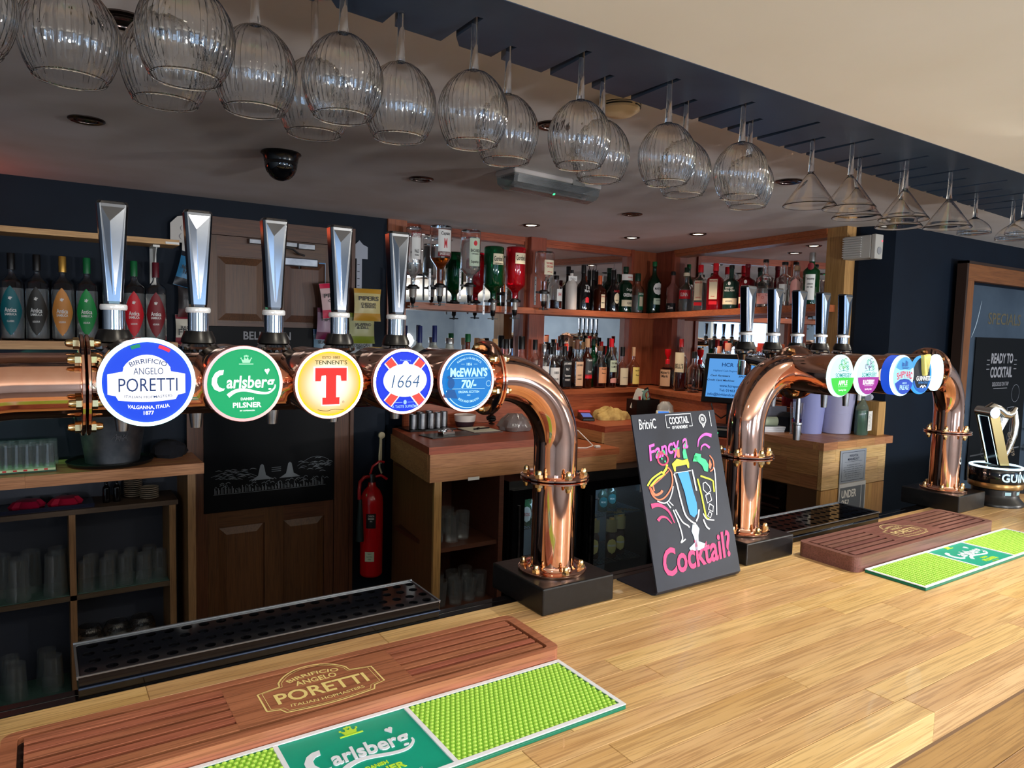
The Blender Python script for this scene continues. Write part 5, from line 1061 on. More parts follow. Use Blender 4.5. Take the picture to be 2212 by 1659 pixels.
# ---- lower ledge
g2 = 'spirit bottles on the lower ledge'; ZL = 1.2436
def lb(label, x, y, h, r, *a, **k): return bottle(label, x, y, ZL, h, r, *a, group=g2, **k)
lb('frosted bottle with dark blue neck behind the fourth handle', 1.690, 3.435, .362, .042, 0, 'frost', 'blue', .09, .62, .72, .28, None, [])
lb('frosted bottle with dark blue neck left of the frosted flask', 1.775, 3.430, .366, .042, 0, 'frost', 'blue', .09, .62, .72, .28, None, [])
lb('large frosted flask with clear stopper behind the last left badge', 1.868, 3.430, .300, .062, 0, 'frost', 'silver', .03, .60, .86, .34, None, [])
lb('gold topped bottle with dark green cap left of the elbow', 1.985, 3.435, .325, .036, 0, 'amber', 'green', .045, .60, .74, .40, None, [])
lb('white bottle with tan stopper behind the copper elbow', 2.075, 3.435, .300, .040, 0, 'white', 'tan', .04, .60, .76, .40, None, [])
lb('pale bottle with ribbed cork behind the copper elbow', 2.165, 3.435, .300, .036, 0, 'pink', 'cork', .045, .60, .76, .40, None, [])
lb('black necked bottle left of the post, nearest the elbow', 2.235, 3.430, .300, .040, 0, 'pink', 'black', .055, .56, .72, .40, None, [(.2, .5, .8, 'pinkl', 'rect', [])])
lb('pink grey bottle with tall black cap beside the middle post', 2.345, 3.430, .318, .042, 0, 'pink', 'black', .075, .50, .66, .42, None, [(.15, .45, .8, 'white', 'rect', [])])
lb('clear bottle with black band cap right of the middle post', 2.435, 3.420, .300, .032, 0, 'clear', 'black', .060, .60, .74, .40, None, [(.25, .5, .8, 'pinkl', 'rect', [])])
lb('small clear rum bottle with silver cap near the elbow', 2.515, 3.440, .275, .034, 0, 'clear', 'silver', .045, .60, .76, .46, None, [(.15, .52, .8, 'white', 'rect', [('B', .3, .08, 'grey')])], ('amber', .5))
lb('round clear tequila bottle with black cap and blue-white label', 2.590, 3.450, .258, .0440, 0, 'clear', 'black', .045, .52, .76, .30, None, [(.06, .52, .9, 'white', 'rect', [('1800', .40, .06, 'black', .8), ('SILVER', .25, .04, 'black', .8)])])
lb('square whiskey bottle with black label and black cap', 2.687, 3.461, .262, .0395, 0, 'clear', 'black', .055, .62, .78, .34, 6, [(.06, .66, .70, 'black', 'rect', [("JACK DANIEL'S", .60, .045, 'white', 1.4), ('No.7', .47, .06, 'white', .6), ('Tennessee', .32, .045, 'white', 1.1), ('WHISKEY', .22, .045, 'white', 1.0)])], ('brown', .55))
lb('square whiskey bottle with tan label and brown stopper', 2.784, 3.462, .300, .0375, 0, 'clear', 'brown', .055, .54, .66, .36, 6, [(.06, .56, .70, 'tan', 'rect', [('JACK DANIELS', .49, .035, 'black', 1.2), ('HONEY', .28, .03, 'black', .8), ('WHISKEY', .2, .03, 'black', .9)])], ('brown', .1))
lb('slim dark rum bottle with grey label and red flash', 2.872, 3.468, .312, .0340, 0, 'brown', 'tan', .055, .60, .74, .40, None, [(.26, .60, .9, 'grey', 'rect', [('Captain', .57, .04, 'white', 1.2), ('Dark', .34, .035, 'white', .8)]), (.20, .28, .9, 'red', 'rect', [])])
lb('round bottle half full of red spirit with orange label', 2.978, 3.466, .265, .0440, 0, 'clear', 'brown', .03, .54, .74, .36, None, [(.12, .50, .8, 'orange', 'rect', [('Woodford', .46, .035, 'black', .9), ('Reserve', .36, .03, 'black', .7)])], ('ruby', .50))
lb('clear bottle with red cap and split red and cream label', 3.072, 3.468, .314, .0390, 0, 'clear', 'red', .055, .56, .76, .34, None, [(.32, .56, .8, 'paleg', 'rect', [('SOUTHERN', .50, .04, 'black', 1.2), ('COMFORT', .43, .04, 'black', 1.2)]), (.10, .2, .7, 'pinkl', 'arch', [])], ('ruby', .40))
lb('clear brandy bottle with black cap and plain cream label', 3.166, 3.464, .262, .0405, 0, 'clear', 'black', .060, .50, .68, .34, None, [(.06, .48, .95, 'cream', 'rect', [('courvoisier', .25, .028, 'grey', 1.0)])], ('brown', .08))
lb('rum bottle with yellow and cream label and cork neck, at the corner', 3.262, 3.46, .262, .0410, .1, 'clear', 'tan', .060, .50, .70, .26, None, [(.08, .50, .9, 'yellow', 'rect', [('Imp. & Co', .42, .035, 'black', 1.0), ('Finest', .30, .035, 'black', .8)])], ('amber', .1))
for i, (x, cp_, gl, h, lab) in enumerate([(2.640, 'black', 'clear', .282, 'rear bottle with black cap behind the round tequila bottle'), (2.690, 'black', 'clear', .302, 'rear bottle with tall black cap behind the black labelled whiskey'), (2.735, 'vermilion', 'clear', .278, 'rear bottle with vermilion cap between the whiskeys'),
        (2.872, 'cork', 'clear', .289, 'rear bottle with pale cork behind the slim rum'), (2.955, 'dkgreen', 'green', .313, 'rear green bottle between rum and red spirit'), (3.020, 'wax', 'clear', .294, 'rear bottle with red wax top behind the orange label'), (3.085, 'black', 'dkgreen', .317, 'rear dark bottle behind the red capped one')]):
    lb(lab, x, 3.508, h, .0255, 0, gl, cp_, .045, .60, .74, .46, None, [])
# right side, behind the till
def lr(label, x, y, h, r, *a, **k): return bottle(label, x, y, 1.2441, h, r, RT, *a, group=g2, **k)
lr('broad bourbon bottle with cream label and red funnel top', 3.382, 3.27, .190, .0500, 'clear', 'red', .03, .62, .82, .26, None, [(.10, .66, .70, 'tan', 'rect', [("Maker's", .56, .09, 'black', 1.2), ('Mark', .44, .09, 'black', .9)])], ('brown', .72), pourer=False)
MB().lathe([(.006, .185), (.008, .20), (.020, .225), (.022, .255), (.019, .255), (.017, .228), (.005, .203)], 20).obj('funnel', P('funnel_red', srgb(220, 16, 30), .25, trans=.2), [q for q in COL.objects if q.get('label', '').startswith('broad bourbon')][0])
lr('tall blended whisky bottle with large cream label and red base', 3.350, 3.127, .325, .0391, 'clear', 'wax', .05, .60, .78, .32, None, [(.36, .74, .8, 'cream', 'rect', [("BELL'S", .48, .085, 'black', 1.4)])], ('ruby', .36))
lr('clear bottle leaning beside the till screen', 3.340, 3.010, .250, .037, 'clear', 'black', .04, .56, .74, .36, None, [])
lr('dark green bottle peeping over the till', 3.312, 2.860, .325, .0301, 'dkgreen', 'black', .05, .62, .74, .44, None, [])
lr('slim bottle with peach cap over the till', 3.305, 2.790, .290, .024, 'clear', 'peach', .04, .62, .74, .5, None, [])
lr('bottle with striped peach cap over the till', 3.285, 2.710, .312, .030, 'clear', 'peach', .045, .60, .72, .56, None, [], ('amber', .5))
lr('bottle with orange and green cap over the till', 3.262, 2.601, .312, .030, 'clear', 'orange', .045, .60, .72, .56, None, [], ('amber', .5))
lr('bottle with vermilion cap right of the first far handle', 3.240, 2.455, .318, .030, 'clear', 'vermilion', .045, .60, .72, .56, None, [(.3, .6, .8, 'cream', 'rect', [])], ('amber', .5))
lr('silver topped bottle behind the fourth far handle', 3.195, 2.24, .300, .030, 'dkred', 'silver', .06, .60, .72, .42, None, [])
# ---- inverted optics
def optic(label, x, y, ztop, zneck, r, glass, body, labs, liquid=None, bulb=False):
    h = ztop - zneck; t = thing('optic_bottle', label, 'optic', (x, y, zneck), 0, 'upturned spirit bottles on optics'); 
    hs, hn, rn = (.50, .74, .34) if bulb else (.70, .86, .32)
    p = profile(h, r, hs, hn, rn, 0.0); tt = .0022
    pr = [(a, h - q) for a, q in p]
    if glass in ('clear',):
        inner = [(max(a - tt, .001), h - max(q, .006)) for a, q in p[2:]]; prof = pr + inner[::-1][0:] + [(0, h - .007)]
    else: prof = pr + [(0, 0)]
    m = MB().lathe(prof, 32); m.f = [f[::-1] for f in m.f]; m.obj('bottle', G_[glass], t)
    if liquid:
        k, fr_ = liquid; lim = h * fr_; base = [(a - .0028, h - q) for a, q in p if h - q <= lim][::-1]
        ra = base[-1][0] if base else r * .8
        if lim > h * (1 - hs): ra = r - .003
        pts_ = [(0, base[0][1] + .0005)] + [(max(a, .001), q + .0005) for a, q in base] + [(ra, lim), (0, lim)]
        MB().lathe(pts_, 28).obj('liquid', LIQ[k], t)
    for z0, z1, ha, mat, shape, texts in labs:
        lo = patch(r + .0006, z0 * h, z1 * h, ha, shape).obj('label', LAB(mat), t)
        for ink in sorted({q[3] for q in texts}):
            a = Art(r + .0014)
            for body_, zf, sz, ik, *w in texts:
                if ik == ink: a.text(body_, 0, zf * h, sz * h, (w[0] * r) if w else None, .02)
            a.obj('lettering', INK[ink], lo)
    MB().lathe([(0, .012), (.020, .012), (.026, .004), (.034, .002), (.034, -.008), (.020, -.010), (0, -.010)], 24).box(-.052, -.02, -.004, .010, -.008, .002).obj('holder', BLACK, t)
    MB().lathe([(.0195, -.010), (.0175, -.052), (.015, -.052), (.017, -.010)], 24).obj('measure_chamber', P('optic_clear', srgb(215, 212, 206), .05, trans=.8, ior=1.3), t)
    MB().lathe([(.012, -.010), (.011, -.050), (0, -.050), (0, -.010)], 16).obj('measure_core', P('optic_core', srgb(200, 176, 150), .3, trans=.4), t)
    MB().lathe([(0, -.052), (.0145, -.052), (.0125, -.078), (.007, -.084), (.006, -.104), (0, -.104)], 18).box(-.030, .030, -.004, .004, -.100, -.094).obj('valve', BLACK, t)
    m = MB().box(-.062, -.050, .004, .007, -.075, .085); m.obj('bracket_strip', STEEL, t)
    for zz in (.065, .04, -.03, -.055): MB().lathe([(0, 0), (.0028, 0), (.0028, .0008), (0, .001)], 10, (-.056, .004, zz), None, 'y').obj('bracket_hole', BLACK, t)
    return t
optic('upturned clear vodka bottle with red banner label, first on the optics', 1.582, 3.303, 2.098, 1.800, .0395, 'clear', 0, [(.46, .84, .65, 'white', 'rect', [('No21', .60, .06, 'black', .6), ('VODKA', .53, .03, 'black', .6)]), (.82, .91, .70, 'maroon', 'rect', [('SMIRNOFF', .865, .055, 'white', 1.2)])], ('clear', .40))
optic('upturned flask of amber spiced rum with white picture label', 1.738, 3.309, 2.122, 1.815, .0560, 'clear', 0, [(.54, .92, .70, 'white', 'rect', [('Captain', .86, .05, 'black', .9), ('M', .70, .16, 'red', .3)]), (.48, .56, .70, 'maroon', 'rect', [('SPICED GOLD', .52, .035, 'white', 1.1)])], ('amber', .46), True)
optic('upturned green-tinted white rum bottle with pale label', 1.920, 3.315, 2.118, 1.828, .0531, 'clear', 0, [(.34, .84, .60, 'paleg', 'rect', [('BACARDI', .62, .055, 'black', 1.0), ('CARTA BLANCA', .56, .025, 'black', .8), ('Superior', .42, .05, 'black', .9)]), (.70, .80, .2, 'red', 'round', [])], ('clear', .86))
optic('upturned emerald green gin bottle with cream label', 2.072, 3.320, 2.045, 1.752, .0544, 'green', 0, [(.66, .86, .62, 'cream', 'rect', [("Gordon's", .77, .09, 'black', 1.1), ('LONDON DRY GIN', .68, .025, 'black', 1.0)])])
optic('upturned bright red gin bottle with cream label', 2.218, 3.325, 2.055, 1.760, .0556, 'red', 0, [(.68, .88, .62, 'cream', 'rect', [("Gordon's", .79, .09, 'black', 1.1)])])
optic('upturned whisky bottle nearly empty with cream grouse label', 2.421, 3.332, 2.048, 1.818, .0545, 'clear', 0, [(.42, .78, .62, 'cream', 'rect', [('THE FAMOUS', .70, .05, 'red', .9), ('GROUSE', .62, .05, 'red', .8), ('~', .50, .10, 'red', .6)])], ('amber', .26), True)
# ================================================================ hanging glasses
def glass_profile(kind):
    # z measured down from the top of the foot (0) ; returns outer, inner as (r, z)
    if kind == 'balloon':
        zb, zr = -.096, -.206; o = []
        for i in range(0, 19):
            f = i / 18; z = zb + (zr - zb) * f; o.append((.0035 + .0495 * (sin(min(1, f * 1.82) * pi / 2) ** .56) if f < .55 else .053 - (.053 - .0385) * ((f - .55) / .45) ** 1.9, z))
    elif kind == 'martini':
        zb, zr = -.098, -.176; o = [(.0035, zb), (.007, zb - .004), (.012, zb - .010)] + [(.012 + .047 * f, zb - .010 + (zr - zb + .010) * f) for f in [i / 8 for i in range(1, 9)]]
    elif kind == 'coupe':
        zb, zr = -.100, -.150; o = [(.004, zb)] + [(.046 * sin(min(1, f * 1.1) * pi / 2) ** .8, zb + (zr - zb) * f) for f in [i / 10 for i in range(1, 11)]]
    return zb, o
def hanging(kind, label):
    t = thing(kind + '_glass', label, 'glass', (0, 0, 0)); zb, o = glass_profile(kind); th = .0011
    inner = [(max(r - th, .0004), z - (.0016 if i == 0 else 0)) for i, (r, z) in enumerate(o)]
    prof = [(0, zb)] + o[:-1] + [(o[-1][0], o[-1][1] + .0016), (o[-1][0] + .0006, o[-1][1] + .0002), (o[-1][0] - th * .4, o[-1][1] - .0012), (o[-1][0] - th * 1.3, o[-1][1] + .0002)] + inner[:-1][::-1] + [(0, zb - .0022)]
    if kind == 'balloon': m = MB().lathe(prof, 132, (0, 0, 0), lambda a, z: 1 + .016 * cos(40 * a) * (1 if -.200 < z < -.100 else 0))
    else: m = MB().lathe(prof, 56)
    m.f = [f[::-1] for f in m.f]
    m.obj('bowl', GLASS, t)
    MB().lathe([(0, zb - .0002), (.0072, zb - .0002), (.0060, zb + .012), (.0050, zb + .04), (.0046, -.014), (.006, -.005), (0, -.005)], 20).obj('stem', GLASS, t)
    MB().lathe([(0, -.0052), (.006, -.0048), (.034, -.0016), (.0345, -.0008), (.034, 0), (0, .0006)], 40).obj('foot', GLASS, t)
    return t
ZF = 2.0845  # top of the feet, lying on the slotted board
bal = [(-.064, .972), (.037, 1.008), (.148, .920), (.142, 1.034), (.244, .996), (.344, 1.060), (.347, .950), (.452, .998), (.555, .960), (.655, 1.020), (.768, .968), (.868, 1.030), (.978, .970), (1.087, 1.030), (1.186, .970), (1.288, 1.032)]
hints = ['balloon wine glass at the left edge of the picture', 'balloon wine glass second from left, large and complete', 'balloon wine glass in front with the bright blue rim', 'balloon wine glass half hidden behind the bright-rimmed one',
 'balloon wine glass just right of the bright-rimmed one', 'balloon wine glass behind and below the centre left one, above the dome camera', 'balloon wine glass in front above the dome camera', 'balloon wine glass right of the pair above the dome camera', 'balloon wine glass in the long slot left of the emergency light',
 'balloon wine glass just above the left end of the emergency light', 'balloon wine glass in front of the right end of the emergency light', 'balloon wine glass half hidden above the right end of the emergency light', 'balloon wine glass in front, beside the smoke alarm slot', 'balloon wine glass behind the one right of the smoke alarm',
 'last front balloon wine glass before the martini glasses', 'last rear balloon wine glass before the martini glasses']
# a hanging glass sits within its slot
LS = LONG + SHORT
src = hanging('balloon', '')
copies(src, [(x, y, ZF, .37 * i) for i, (x, y) in enumerate(bal)], ['clear ribbed ' + h_ for h_ in hints], 'ribbed balloon glasses hanging from the rack')
mar = [(1.515, 1.035), (1.613, .996), (1.751, 1.058), (1.861, .997), (1.975, 1.070), (2.074, .99)]
copies(hanging('martini', ''), [(x, y, ZF) for x, y in mar], ['first clear martini glass hanging beside the unlit downlight', 'second clear martini glass, in front of a pair', 'third clear martini glass, rear of the first pair', 'fourth clear martini glass, front of the second pair', 'fifth clear martini glass, lowest rim of the second pair', 'last clear martini glass, hanging alone'], 'martini glasses hanging from the rack')
copies(hanging('coupe', ''), [(2.525, .985, ZF), (2.42, 1.075, ZF), (2.64, 1.06, ZF)], ['clear coupe glass hanging at the right edge of the picture', 'clear coupe glass behind the first one at the right edge', 'furthest clear coupe glass at the right edge'], 'coupe glasses hanging from the rack')
# ================================================================ glassware on the shelves
DIMG = SHELFG
def tumbler(name, h, rb, rt, label, flute=0, up=False, seg=30):
    """glass standing mouth down unless up"""
    t = thing(name, label, 'glass', (0, 0, 0)); th = .0018
    o = [(rb, 0), (rt * .5 + rb * .5 if True else rb, h * .5), (rt, h)]; prof = [(0, 0), (rb * .9, 0)] + o + [(rt - th, h)] + [(rt * .5 + rb * .5 - th, h * .5), (rb - th, .008), (0, .008)]
    if not up: prof = [(r, h - z) for r, z in prof]
    m = MB().lathe(prof, seg, (0, 0, 0), (lambda a, z: 1 + .03 * cos(flute * a)) if flute else None)
    if not up: m.f = [f[::-1] for f in m.f]
    m.obj('bowl', DIMG, t); return t
def stand(name, h, rb, rt, spots, label, group, **k):
    t = tumbler(name, h, rb, rt, label, **k); b = t.children[0]; me = b.data
    bpy.data.objects.remove(b); bpy.data.objects.remove(t)
    for i, p in enumerate(spots):
        o = link(name, me, None, p[:3], (0, 0, 0)); tag(o, label if isinstance(label, str) else label[i], 'glass', group)
n_ = ['nearest the divider', 'second from the divider', 'in the middle', 'second from the right', 'furthest right']
stand('pint_glass', .160, .034, .041, [(-.085, 3.25, .516), (.035, 3.25, .516), (-.14, 3.32, .516), (-.045, 3.335, .516), (.045, 3.335, .516), (-.25, 3.27, .516)], ['tall upturned pint glass, ' + q + ' of the upper left bay' for q in ('front row at the left', 'front row beside the divider', 'rear row at the left', 'rear row in the middle', 'rear row beside the divider', 'far left end')], 'tall pint glasses in the upper left bay')
stand('tumbler', .118, .027, .031, [(.140, 3.235, .516), (.212, 3.235, .516), (.278, 3.25, .516), (.345, 3.24, .516), (.405, 3.26, .516), (.160, 3.31, .516), (.232, 3.32, .516), (.305, 3.33, .516), (.375, 3.335, .516)], ['ribbed upturned tumbler in the upper right bay, ' + q for q in ('front row beside the divider', 'front row second from the divider', 'front row in the middle', 'front row fourth from the divider', 'front row by the side board', 'rear row beside the divider', 'rear row second from the divider', 'rear row third from the divider', 'rear row by the side board')], 'tumblers in the upper right bay', flute=10)
stand('half_pint_glass', .135, .032, .038, [(-.10, 3.26, .124), (.02, 3.27, .124), (-.12, 3.34, .124), (.00, 3.345, .124), (-.25, 3.28, .124)], ['half pint glass in the bottom left bay, ' + q for q in ('front row left', 'front row beside the divider', 'rear row left', 'rear row beside the divider', 'at the far left')], 'glasses in the bottom left bay')
DW = hanging('balloon', '')
for ch in list(DW.children):
    for v in [1]: pass
WGM = [c.data for c in DW.children]
for c in list(DW.children): bpy.data.objects.remove(c)
bpy.data.objects.remove(DW)
for i, (x, y) in enumerate([(.150, 3.25), (.150, 3.34), (.250, 3.25), (.250, 3.34), (.340, 3.26), (.345, 3.35)]):
    t = thing('wine_glass', 'stemmed glass in the bottom right bay of the left cabinet, ' + ('front left', 'rear left', 'front centre', 'rear centre', 'front right', 'rear right')[i], 'glass', (x, y, .120), 0, 'stemmed glasses in the bottom right bay'); t.rotation_euler = (pi, 0, 0)
    t.location.z = .120 + .0006
    for me, nm in zip(WGM, ('bowl', 'stem', 'foot')): link(nm, me, t)
stand('highball_glass', .130, .030, .033, [(1.53, 2.90, .599), (1.60, 2.88, .599), (1.67, 2.90, .599), (1.55, 3.0, .599), (1.64, 3.0, .599)], ['dim glass on the middle cabinet shelf, ' + q for q in ('front row left', 'front row centre', 'front row right', 'rear row left', 'rear row right')], 'glasses on the middle cabinet shelf', up=True)
stand('beer_tumbler', .120, .029, .036, [(1.53, 2.86, .306), (1.61, 2.85, .306), (1.69, 2.86, .306), (1.76, 2.88, .306), (1.56, 2.95, .306), (1.65, 2.95, .306), (1.73, 2.97, .306)], ['clear tumbler at the bottom of the middle cabinet, ' + q for q in ('front row at the left', 'front row second from left', 'front row third from left', 'front row at the right', 'rear row left', 'rear row centre', 'rear row right')], 'tumblers at the bottom of the middle cabinet', up=True, flute=9)
stand('shot_glass', .090, .0165, .0200, [(-.17 + .032 * i + (.012 if j else 0), 3.20 + .05 * j, 1.0335) for j in range(3) for i in range(7)], ['small upturned ribbed shot glass, %s row, %s' % (rw, q) for rw in ('front', 'middle', 'rear') for q in ('far left', 'second from left', 'third from left', 'in the centre', 'third from the bucket', 'second from the bucket', 'nearest the bucket')], 'shot glasses standing mouth down on the mat', flute=12, seg=24)
t = thing('drainer_mat', 'cream patterned bar towel mat under the shot glasses', 'mat', (-.09, 3.25, 1.0183))
MB().box(-.18, .135, -.085, .085, 0, .006).obj('base', P('mat_dark_green', srgb(20, 62, 44), .6), t); MB().box(-.178, .133, -.083, .083, .006, .0147).obj('towel', noisy('towel_print', srgb(196, 214, 176), srgb(176, 200, 160), 40, .8), t)
a = Art()
for k in range(9): a.rect(-.16 + k * .032, -.148 + k * .032, .0075, .0135)
a.obj('red_print', INK['red'], t, (0, -.0835, 0))
# ================================================================ things on and around the back bar
t = thing('round_tray', 'large round black tray under the steel ice bucket', 'tray', (.232, 3.262, 1.0183))
MB().lathe([(0, 0), (.135, 0), (.150, .004), (.157, .016), (.154, .017), (.147, .007), (0, .004)], 56).obj('tray_dish', P('tray_black', srgb(16, 18, 18), .4), t)
t = thing('ice_bucket', 'brushed steel ice bucket engraved in front, on the round tray', 'bucket', (.240, 3.262, 1.0226))
MB().lathe([(0, 0), (.092, 0), (.096, .003), (.124, .196), (.127, .200), (.127, .203), (.122, .203), (.093, .006), (0, .006)], 56).obj('bucket_wall', DULLSTEEL, t)
for s in (-1, 1):
    m = MB(); p = [(s * .118 + s * .022 * sin(a) * .6, -.0, .165 + .024 * cos(a)) for a in [i * 2 * pi / 16 for i in range(17)]]
    m.tube([(s * .124 + s * .006, .020 * sin(a), .165 + .024 * cos(a)) for a in [i * 2 * pi / 18 for i in range(19)]], .005, 8, False); m.obj('ring_handle', BLACK, t)
MB().box(-.09, -.03, -.02, .06, .17, .205).obj('bag_of_ice', WHITEP, t, bevel=.01)
Art(.1190).text('"DRY"', .025, .140, .008, .03).line([(0, .10), (.01, .12), (.015, .10), (.02, .118), (.025, .10), (.035, .115), (.045, .10)], .003).text('Asti', .015, .118, .024, .06, 0, .4).obj('lettering', F_('engraving', (54, 56, 64)), t)
t = thing('bar_cloth', 'crumpled dark cloth at the end of the left worktop', 'cloth', (.455, 3.33, 1.0183))
MB().lathe([(0, 0), (.062, 0), (.070, .016), (.062, .048), (.030, .066), (0, .064)], 30, (0, 0, 0), lambda a, z: 1 + .12 * sin(3 * a + z * 60) + .07 * sin(7 * a)).obj('folds', noisy('dark_cloth', srgb(18, 20, 30), srgb(12, 13, 20), 30, .95, 0, .4), t)
# cabinet top shelf: trays, plates, red packet
t = thing('serving_tray', 'flat black tray with red packets under the left worktop', 'tray', (-.02, 3.29, .8553))
MB().box(-.17, .19, -.08, .08, 0, .006).box(-.17, .19, -.08, -.074, .006, .016).obj('tray_dish', P('blue_black', srgb(16, 20, 40), .25), t)
for i, (x, c, l) in enumerate(((-.05, (120, 10, 40), 'crumpled dark red snack packet on the flat tray, left one'), (.075, (130, 14, 40), 'crumpled dark red snack packet on the flat tray, right one'))):
    o = MB().lathe([(0, 0), (.05, 0), (.055, .012), (.04, .030), (0, .034)], 20, (0, 0, 0), lambda a, z: 1 + .16 * sin(4 * a) + .1 * cos(7 * a)).obj('snack_packet', P('foil_red%d' % i, srgb(*c), .3), None, (x, 3.28, .8618)); tag(o, l, 'packet', 'red packets on the tray')
for s, (x, y, n0) in enumerate(((.318, 3.34, 9), (.372, 3.275, 6))):
    for k in range(n0):
        o = MB().lathe([(0, 0), (.022, 0), (.036, .006), (.0355, .0075), (.021, .002), (0, .002)], 28).obj('saucer', P('stoneware', srgb(150, 136, 118), .4), None, (x, y, .8553 + k * .0082))
        tag(o, 'small stoneware saucer, %s in the %s stack under the left worktop' % (('lowest', 'second up', 'third up', 'fourth up', 'fifth up', 'sixth up', 'seventh up', 'eighth up', 'topmost')[k] if s == 0 else ('lowest', 'second up', 'third up', 'fourth up', 'fifth up', 'topmost')[k], 'rear' if s == 0 else 'front'), 'saucer', ('rear' if s == 0 else 'front') + ' stack of saucers')
for i, x in enumerate((.215, .252)): bottle('dark small bottle standing under the left worktop, %s one' % ('left' if i == 0 else 'right'), x, 3.27, .8553, .105, .014, 0, 'black', 'black', .02, .55, .72, .45, None, [], group='dark bottles under the worktop')
# fire extinguisher
t = thing('fire_extinguisher', 'red fire extinguisher with black horn on the navy wall', 'fire extinguisher', (1.392, 3.345, .33))
MB().lathe([(0, 0), (.050, 0), (.056, .006), (.058, .014), (.058, .375), (.054, .410), (.040, .440), (.022, .458), (.018, .480), (0, .480)], 44).obj('cylinder', P('extinguisher_red', srgb(190, 8, 20), .22, coat=.5), t)
MB().cyl((0, 0, .480), .014, .022, 18).lathe([(0, .502), (.018, .502), (.018, .522), (0, .522)], 18).obj('valve', STEEL, t)
MB().tube([(.01, 0, .505), (.045, -.01, .512), (.075, -.015, .49)], .007, 8).tube([(-.01, 0, .52), (.0, -.005, .56), (.035, -.01, .585), (.06, -.01, .578)], .006, 8).obj('lever', P('lever_red', srgb(176, 12, 26), .3), t)
MB().tube([(-.012, 0, .510), (-.05, -.02, .512), (-.080, -.04, .495), (-.088, -.05, .455), (-.088, -.05, .41)], .0085, 10).obj('hose', P('hose_red', srgb(150, 12, 24), .4), t)
MB().lathe([(0, .20), (.020, .20), (.016, .30), (.009, .41), (0, .41)], 20, (-.083, -.052, 0)).obj('horn', P('horn_dark', srgb(20, 38, 40), .45), t).rotation_euler = (0, 0, 0)
patch(.0585, .255, .330, .42, ac=-.45).obj('black_label', LAB('black'), t); q = patch(.0585, .085, .135, .40, ac=-.55).obj('service_label', LAB('paleg'), t)
Art(.0590).text('CARBON', -.026, .318, .009, .03).text('DIOXIDE', -.026, .305, .009, .03, .02).text('5KG', -.026, .292, .006, .012).obj('lettering', INK['white'], t)
Art(.0590).text('TEST', -.032, .124, .007, .02).text('ELECTRIC', -.032, .110, .006, .03).text('FIRE', -.032, .097, .006, .016).obj('lettering', INK['green'], t)
t = thing('wall_bracket', 'cream hook bracket hanging on the worktop side above the extinguisher', 'bracket', (1.44, 3.35, .88))
MB().box(-.006, .006, .0, .008, .02, .16).lathe([(0, 0), (.017, 0), (.017, .01), (0, .01)], 18, (.003, .006, .165), None, 'y').tube([(-.004, 0, .12), (-.010, -.004, .06), (-.008, -.004, .0), (.004, -.004, -.03)], .005, 8).obj('hook', P('cream_bracket', srgb(190, 180, 150), .5), t)
# crisps on hanging strips
def packet(label, x, y, z, w, h, field, band, words, tilt=0.0, grp='crisp packets hanging beside the door'):
    t = thing('crisp_packet', label, 'crisp packet', (x, y, z), 0, grp); t.rotation_euler = (0, tilt, 0)
    n = 8; m = MB(); vs = []; fs = []
    def th(u, v): return .014 * (1 - abs(u) ** 2.6) * (1 - abs(v) ** 3) + .0008
    for s in (1, -1):
        for j in range(n + 1):
            for i in range(n + 1):
                u = 2 * i / n - 1; v = 2 * j / n - 1; c = 1 - .07 * (1 - v * v); vs.append((u * w / 2 * c, -s * (th(u, v) + .0015 * sin(9 * u + 4 * v) * (1 - abs(v))), v * h / 2))
    N = (n + 1) ** 2
    for j in range(n):
        for i in range(n):
            k = j * (n + 1) + i; fs.append((k, k + 1, k + n + 2, k + n + 1)); fs.append((N + k, N + k + n + 1, N + k + n + 2, N + k + 1))
    m.add(vs, fs, True); m.obj('foil', P('foil_%d_%d_%d' % field, srgb(*field), .35), t)
    def band_(z0, z1, nm):
        b = MB(); vv = []; ff = []; rows = 4
        for j in range(rows + 1):
            for i in range(n + 1):
                u = 2 * i / n - 1; v = z0 + (z1 - z0) * j / rows; c = 1 - .07 * (1 - v * v); vv.append((u * w / 2 * c, -(th(u, v) + .0015 * sin(9 * u + 4 * v) * (1 - abs(v)) + .0009), v * h / 2))
        for j in range(rows):
            for i in range(n): k = j * (n + 1) + i; ff.append((k, k + 1, k + n + 2, k + n + 1))
        b.add(vv, ff, True).obj(nm, P('foil_%d_%d_%d' % band, srgb(*band), .35), t)
    band_(-.98, -.52, 'coloured_band'); band_(.72, .99, 'coloured_band')
    a = Art()
    for body, cz, sz, ww in words: a.text(body, 0, cz * h / 2, sz * h, ww * w, .02)
    a.obj('lettering', INK['black'], t, (0, -.0195, 0)); return t
DY, DG = (176, 160, 104), (150, 148, 102)
packet('yellow crisp packet, top of the right hanging strip', 1.348, 3.325, 1.700, .142, .158, (196, 182, 124), (190, 140, 40), [('PIPERS', .40, .13, .72), ('CHEDDAR', .05, .08, .55), ('& ONION', -.12, .08, .5)])
packet('green crisp packet below the yellow one', 1.330, 3.350, 1.585, .138, .150, (176, 176, 124), (128, 142, 40), [('JALAPENO', .25, .09, .6), ('& DILL', .05, .09, .45)])
packet('grey crisp packet at the bottom of the right strip', 1.332, 3.378, 1.500, .142, .150, (160, 168, 172), (140, 150, 156), [('PIPERS', .45, .13, .8), ('LONGHORN', .02, .09, .62), ('BEEF', -.16, .09, .32)])
packet('pink crisp packet half behind the third chrome handle', 1.175, 3.320, 1.715, .125, .165, (206, 170, 170), (196, 30, 70), [('PIPERS', .30, .11, .8), ('CHILLI', .0, .08, .5)], -.12)
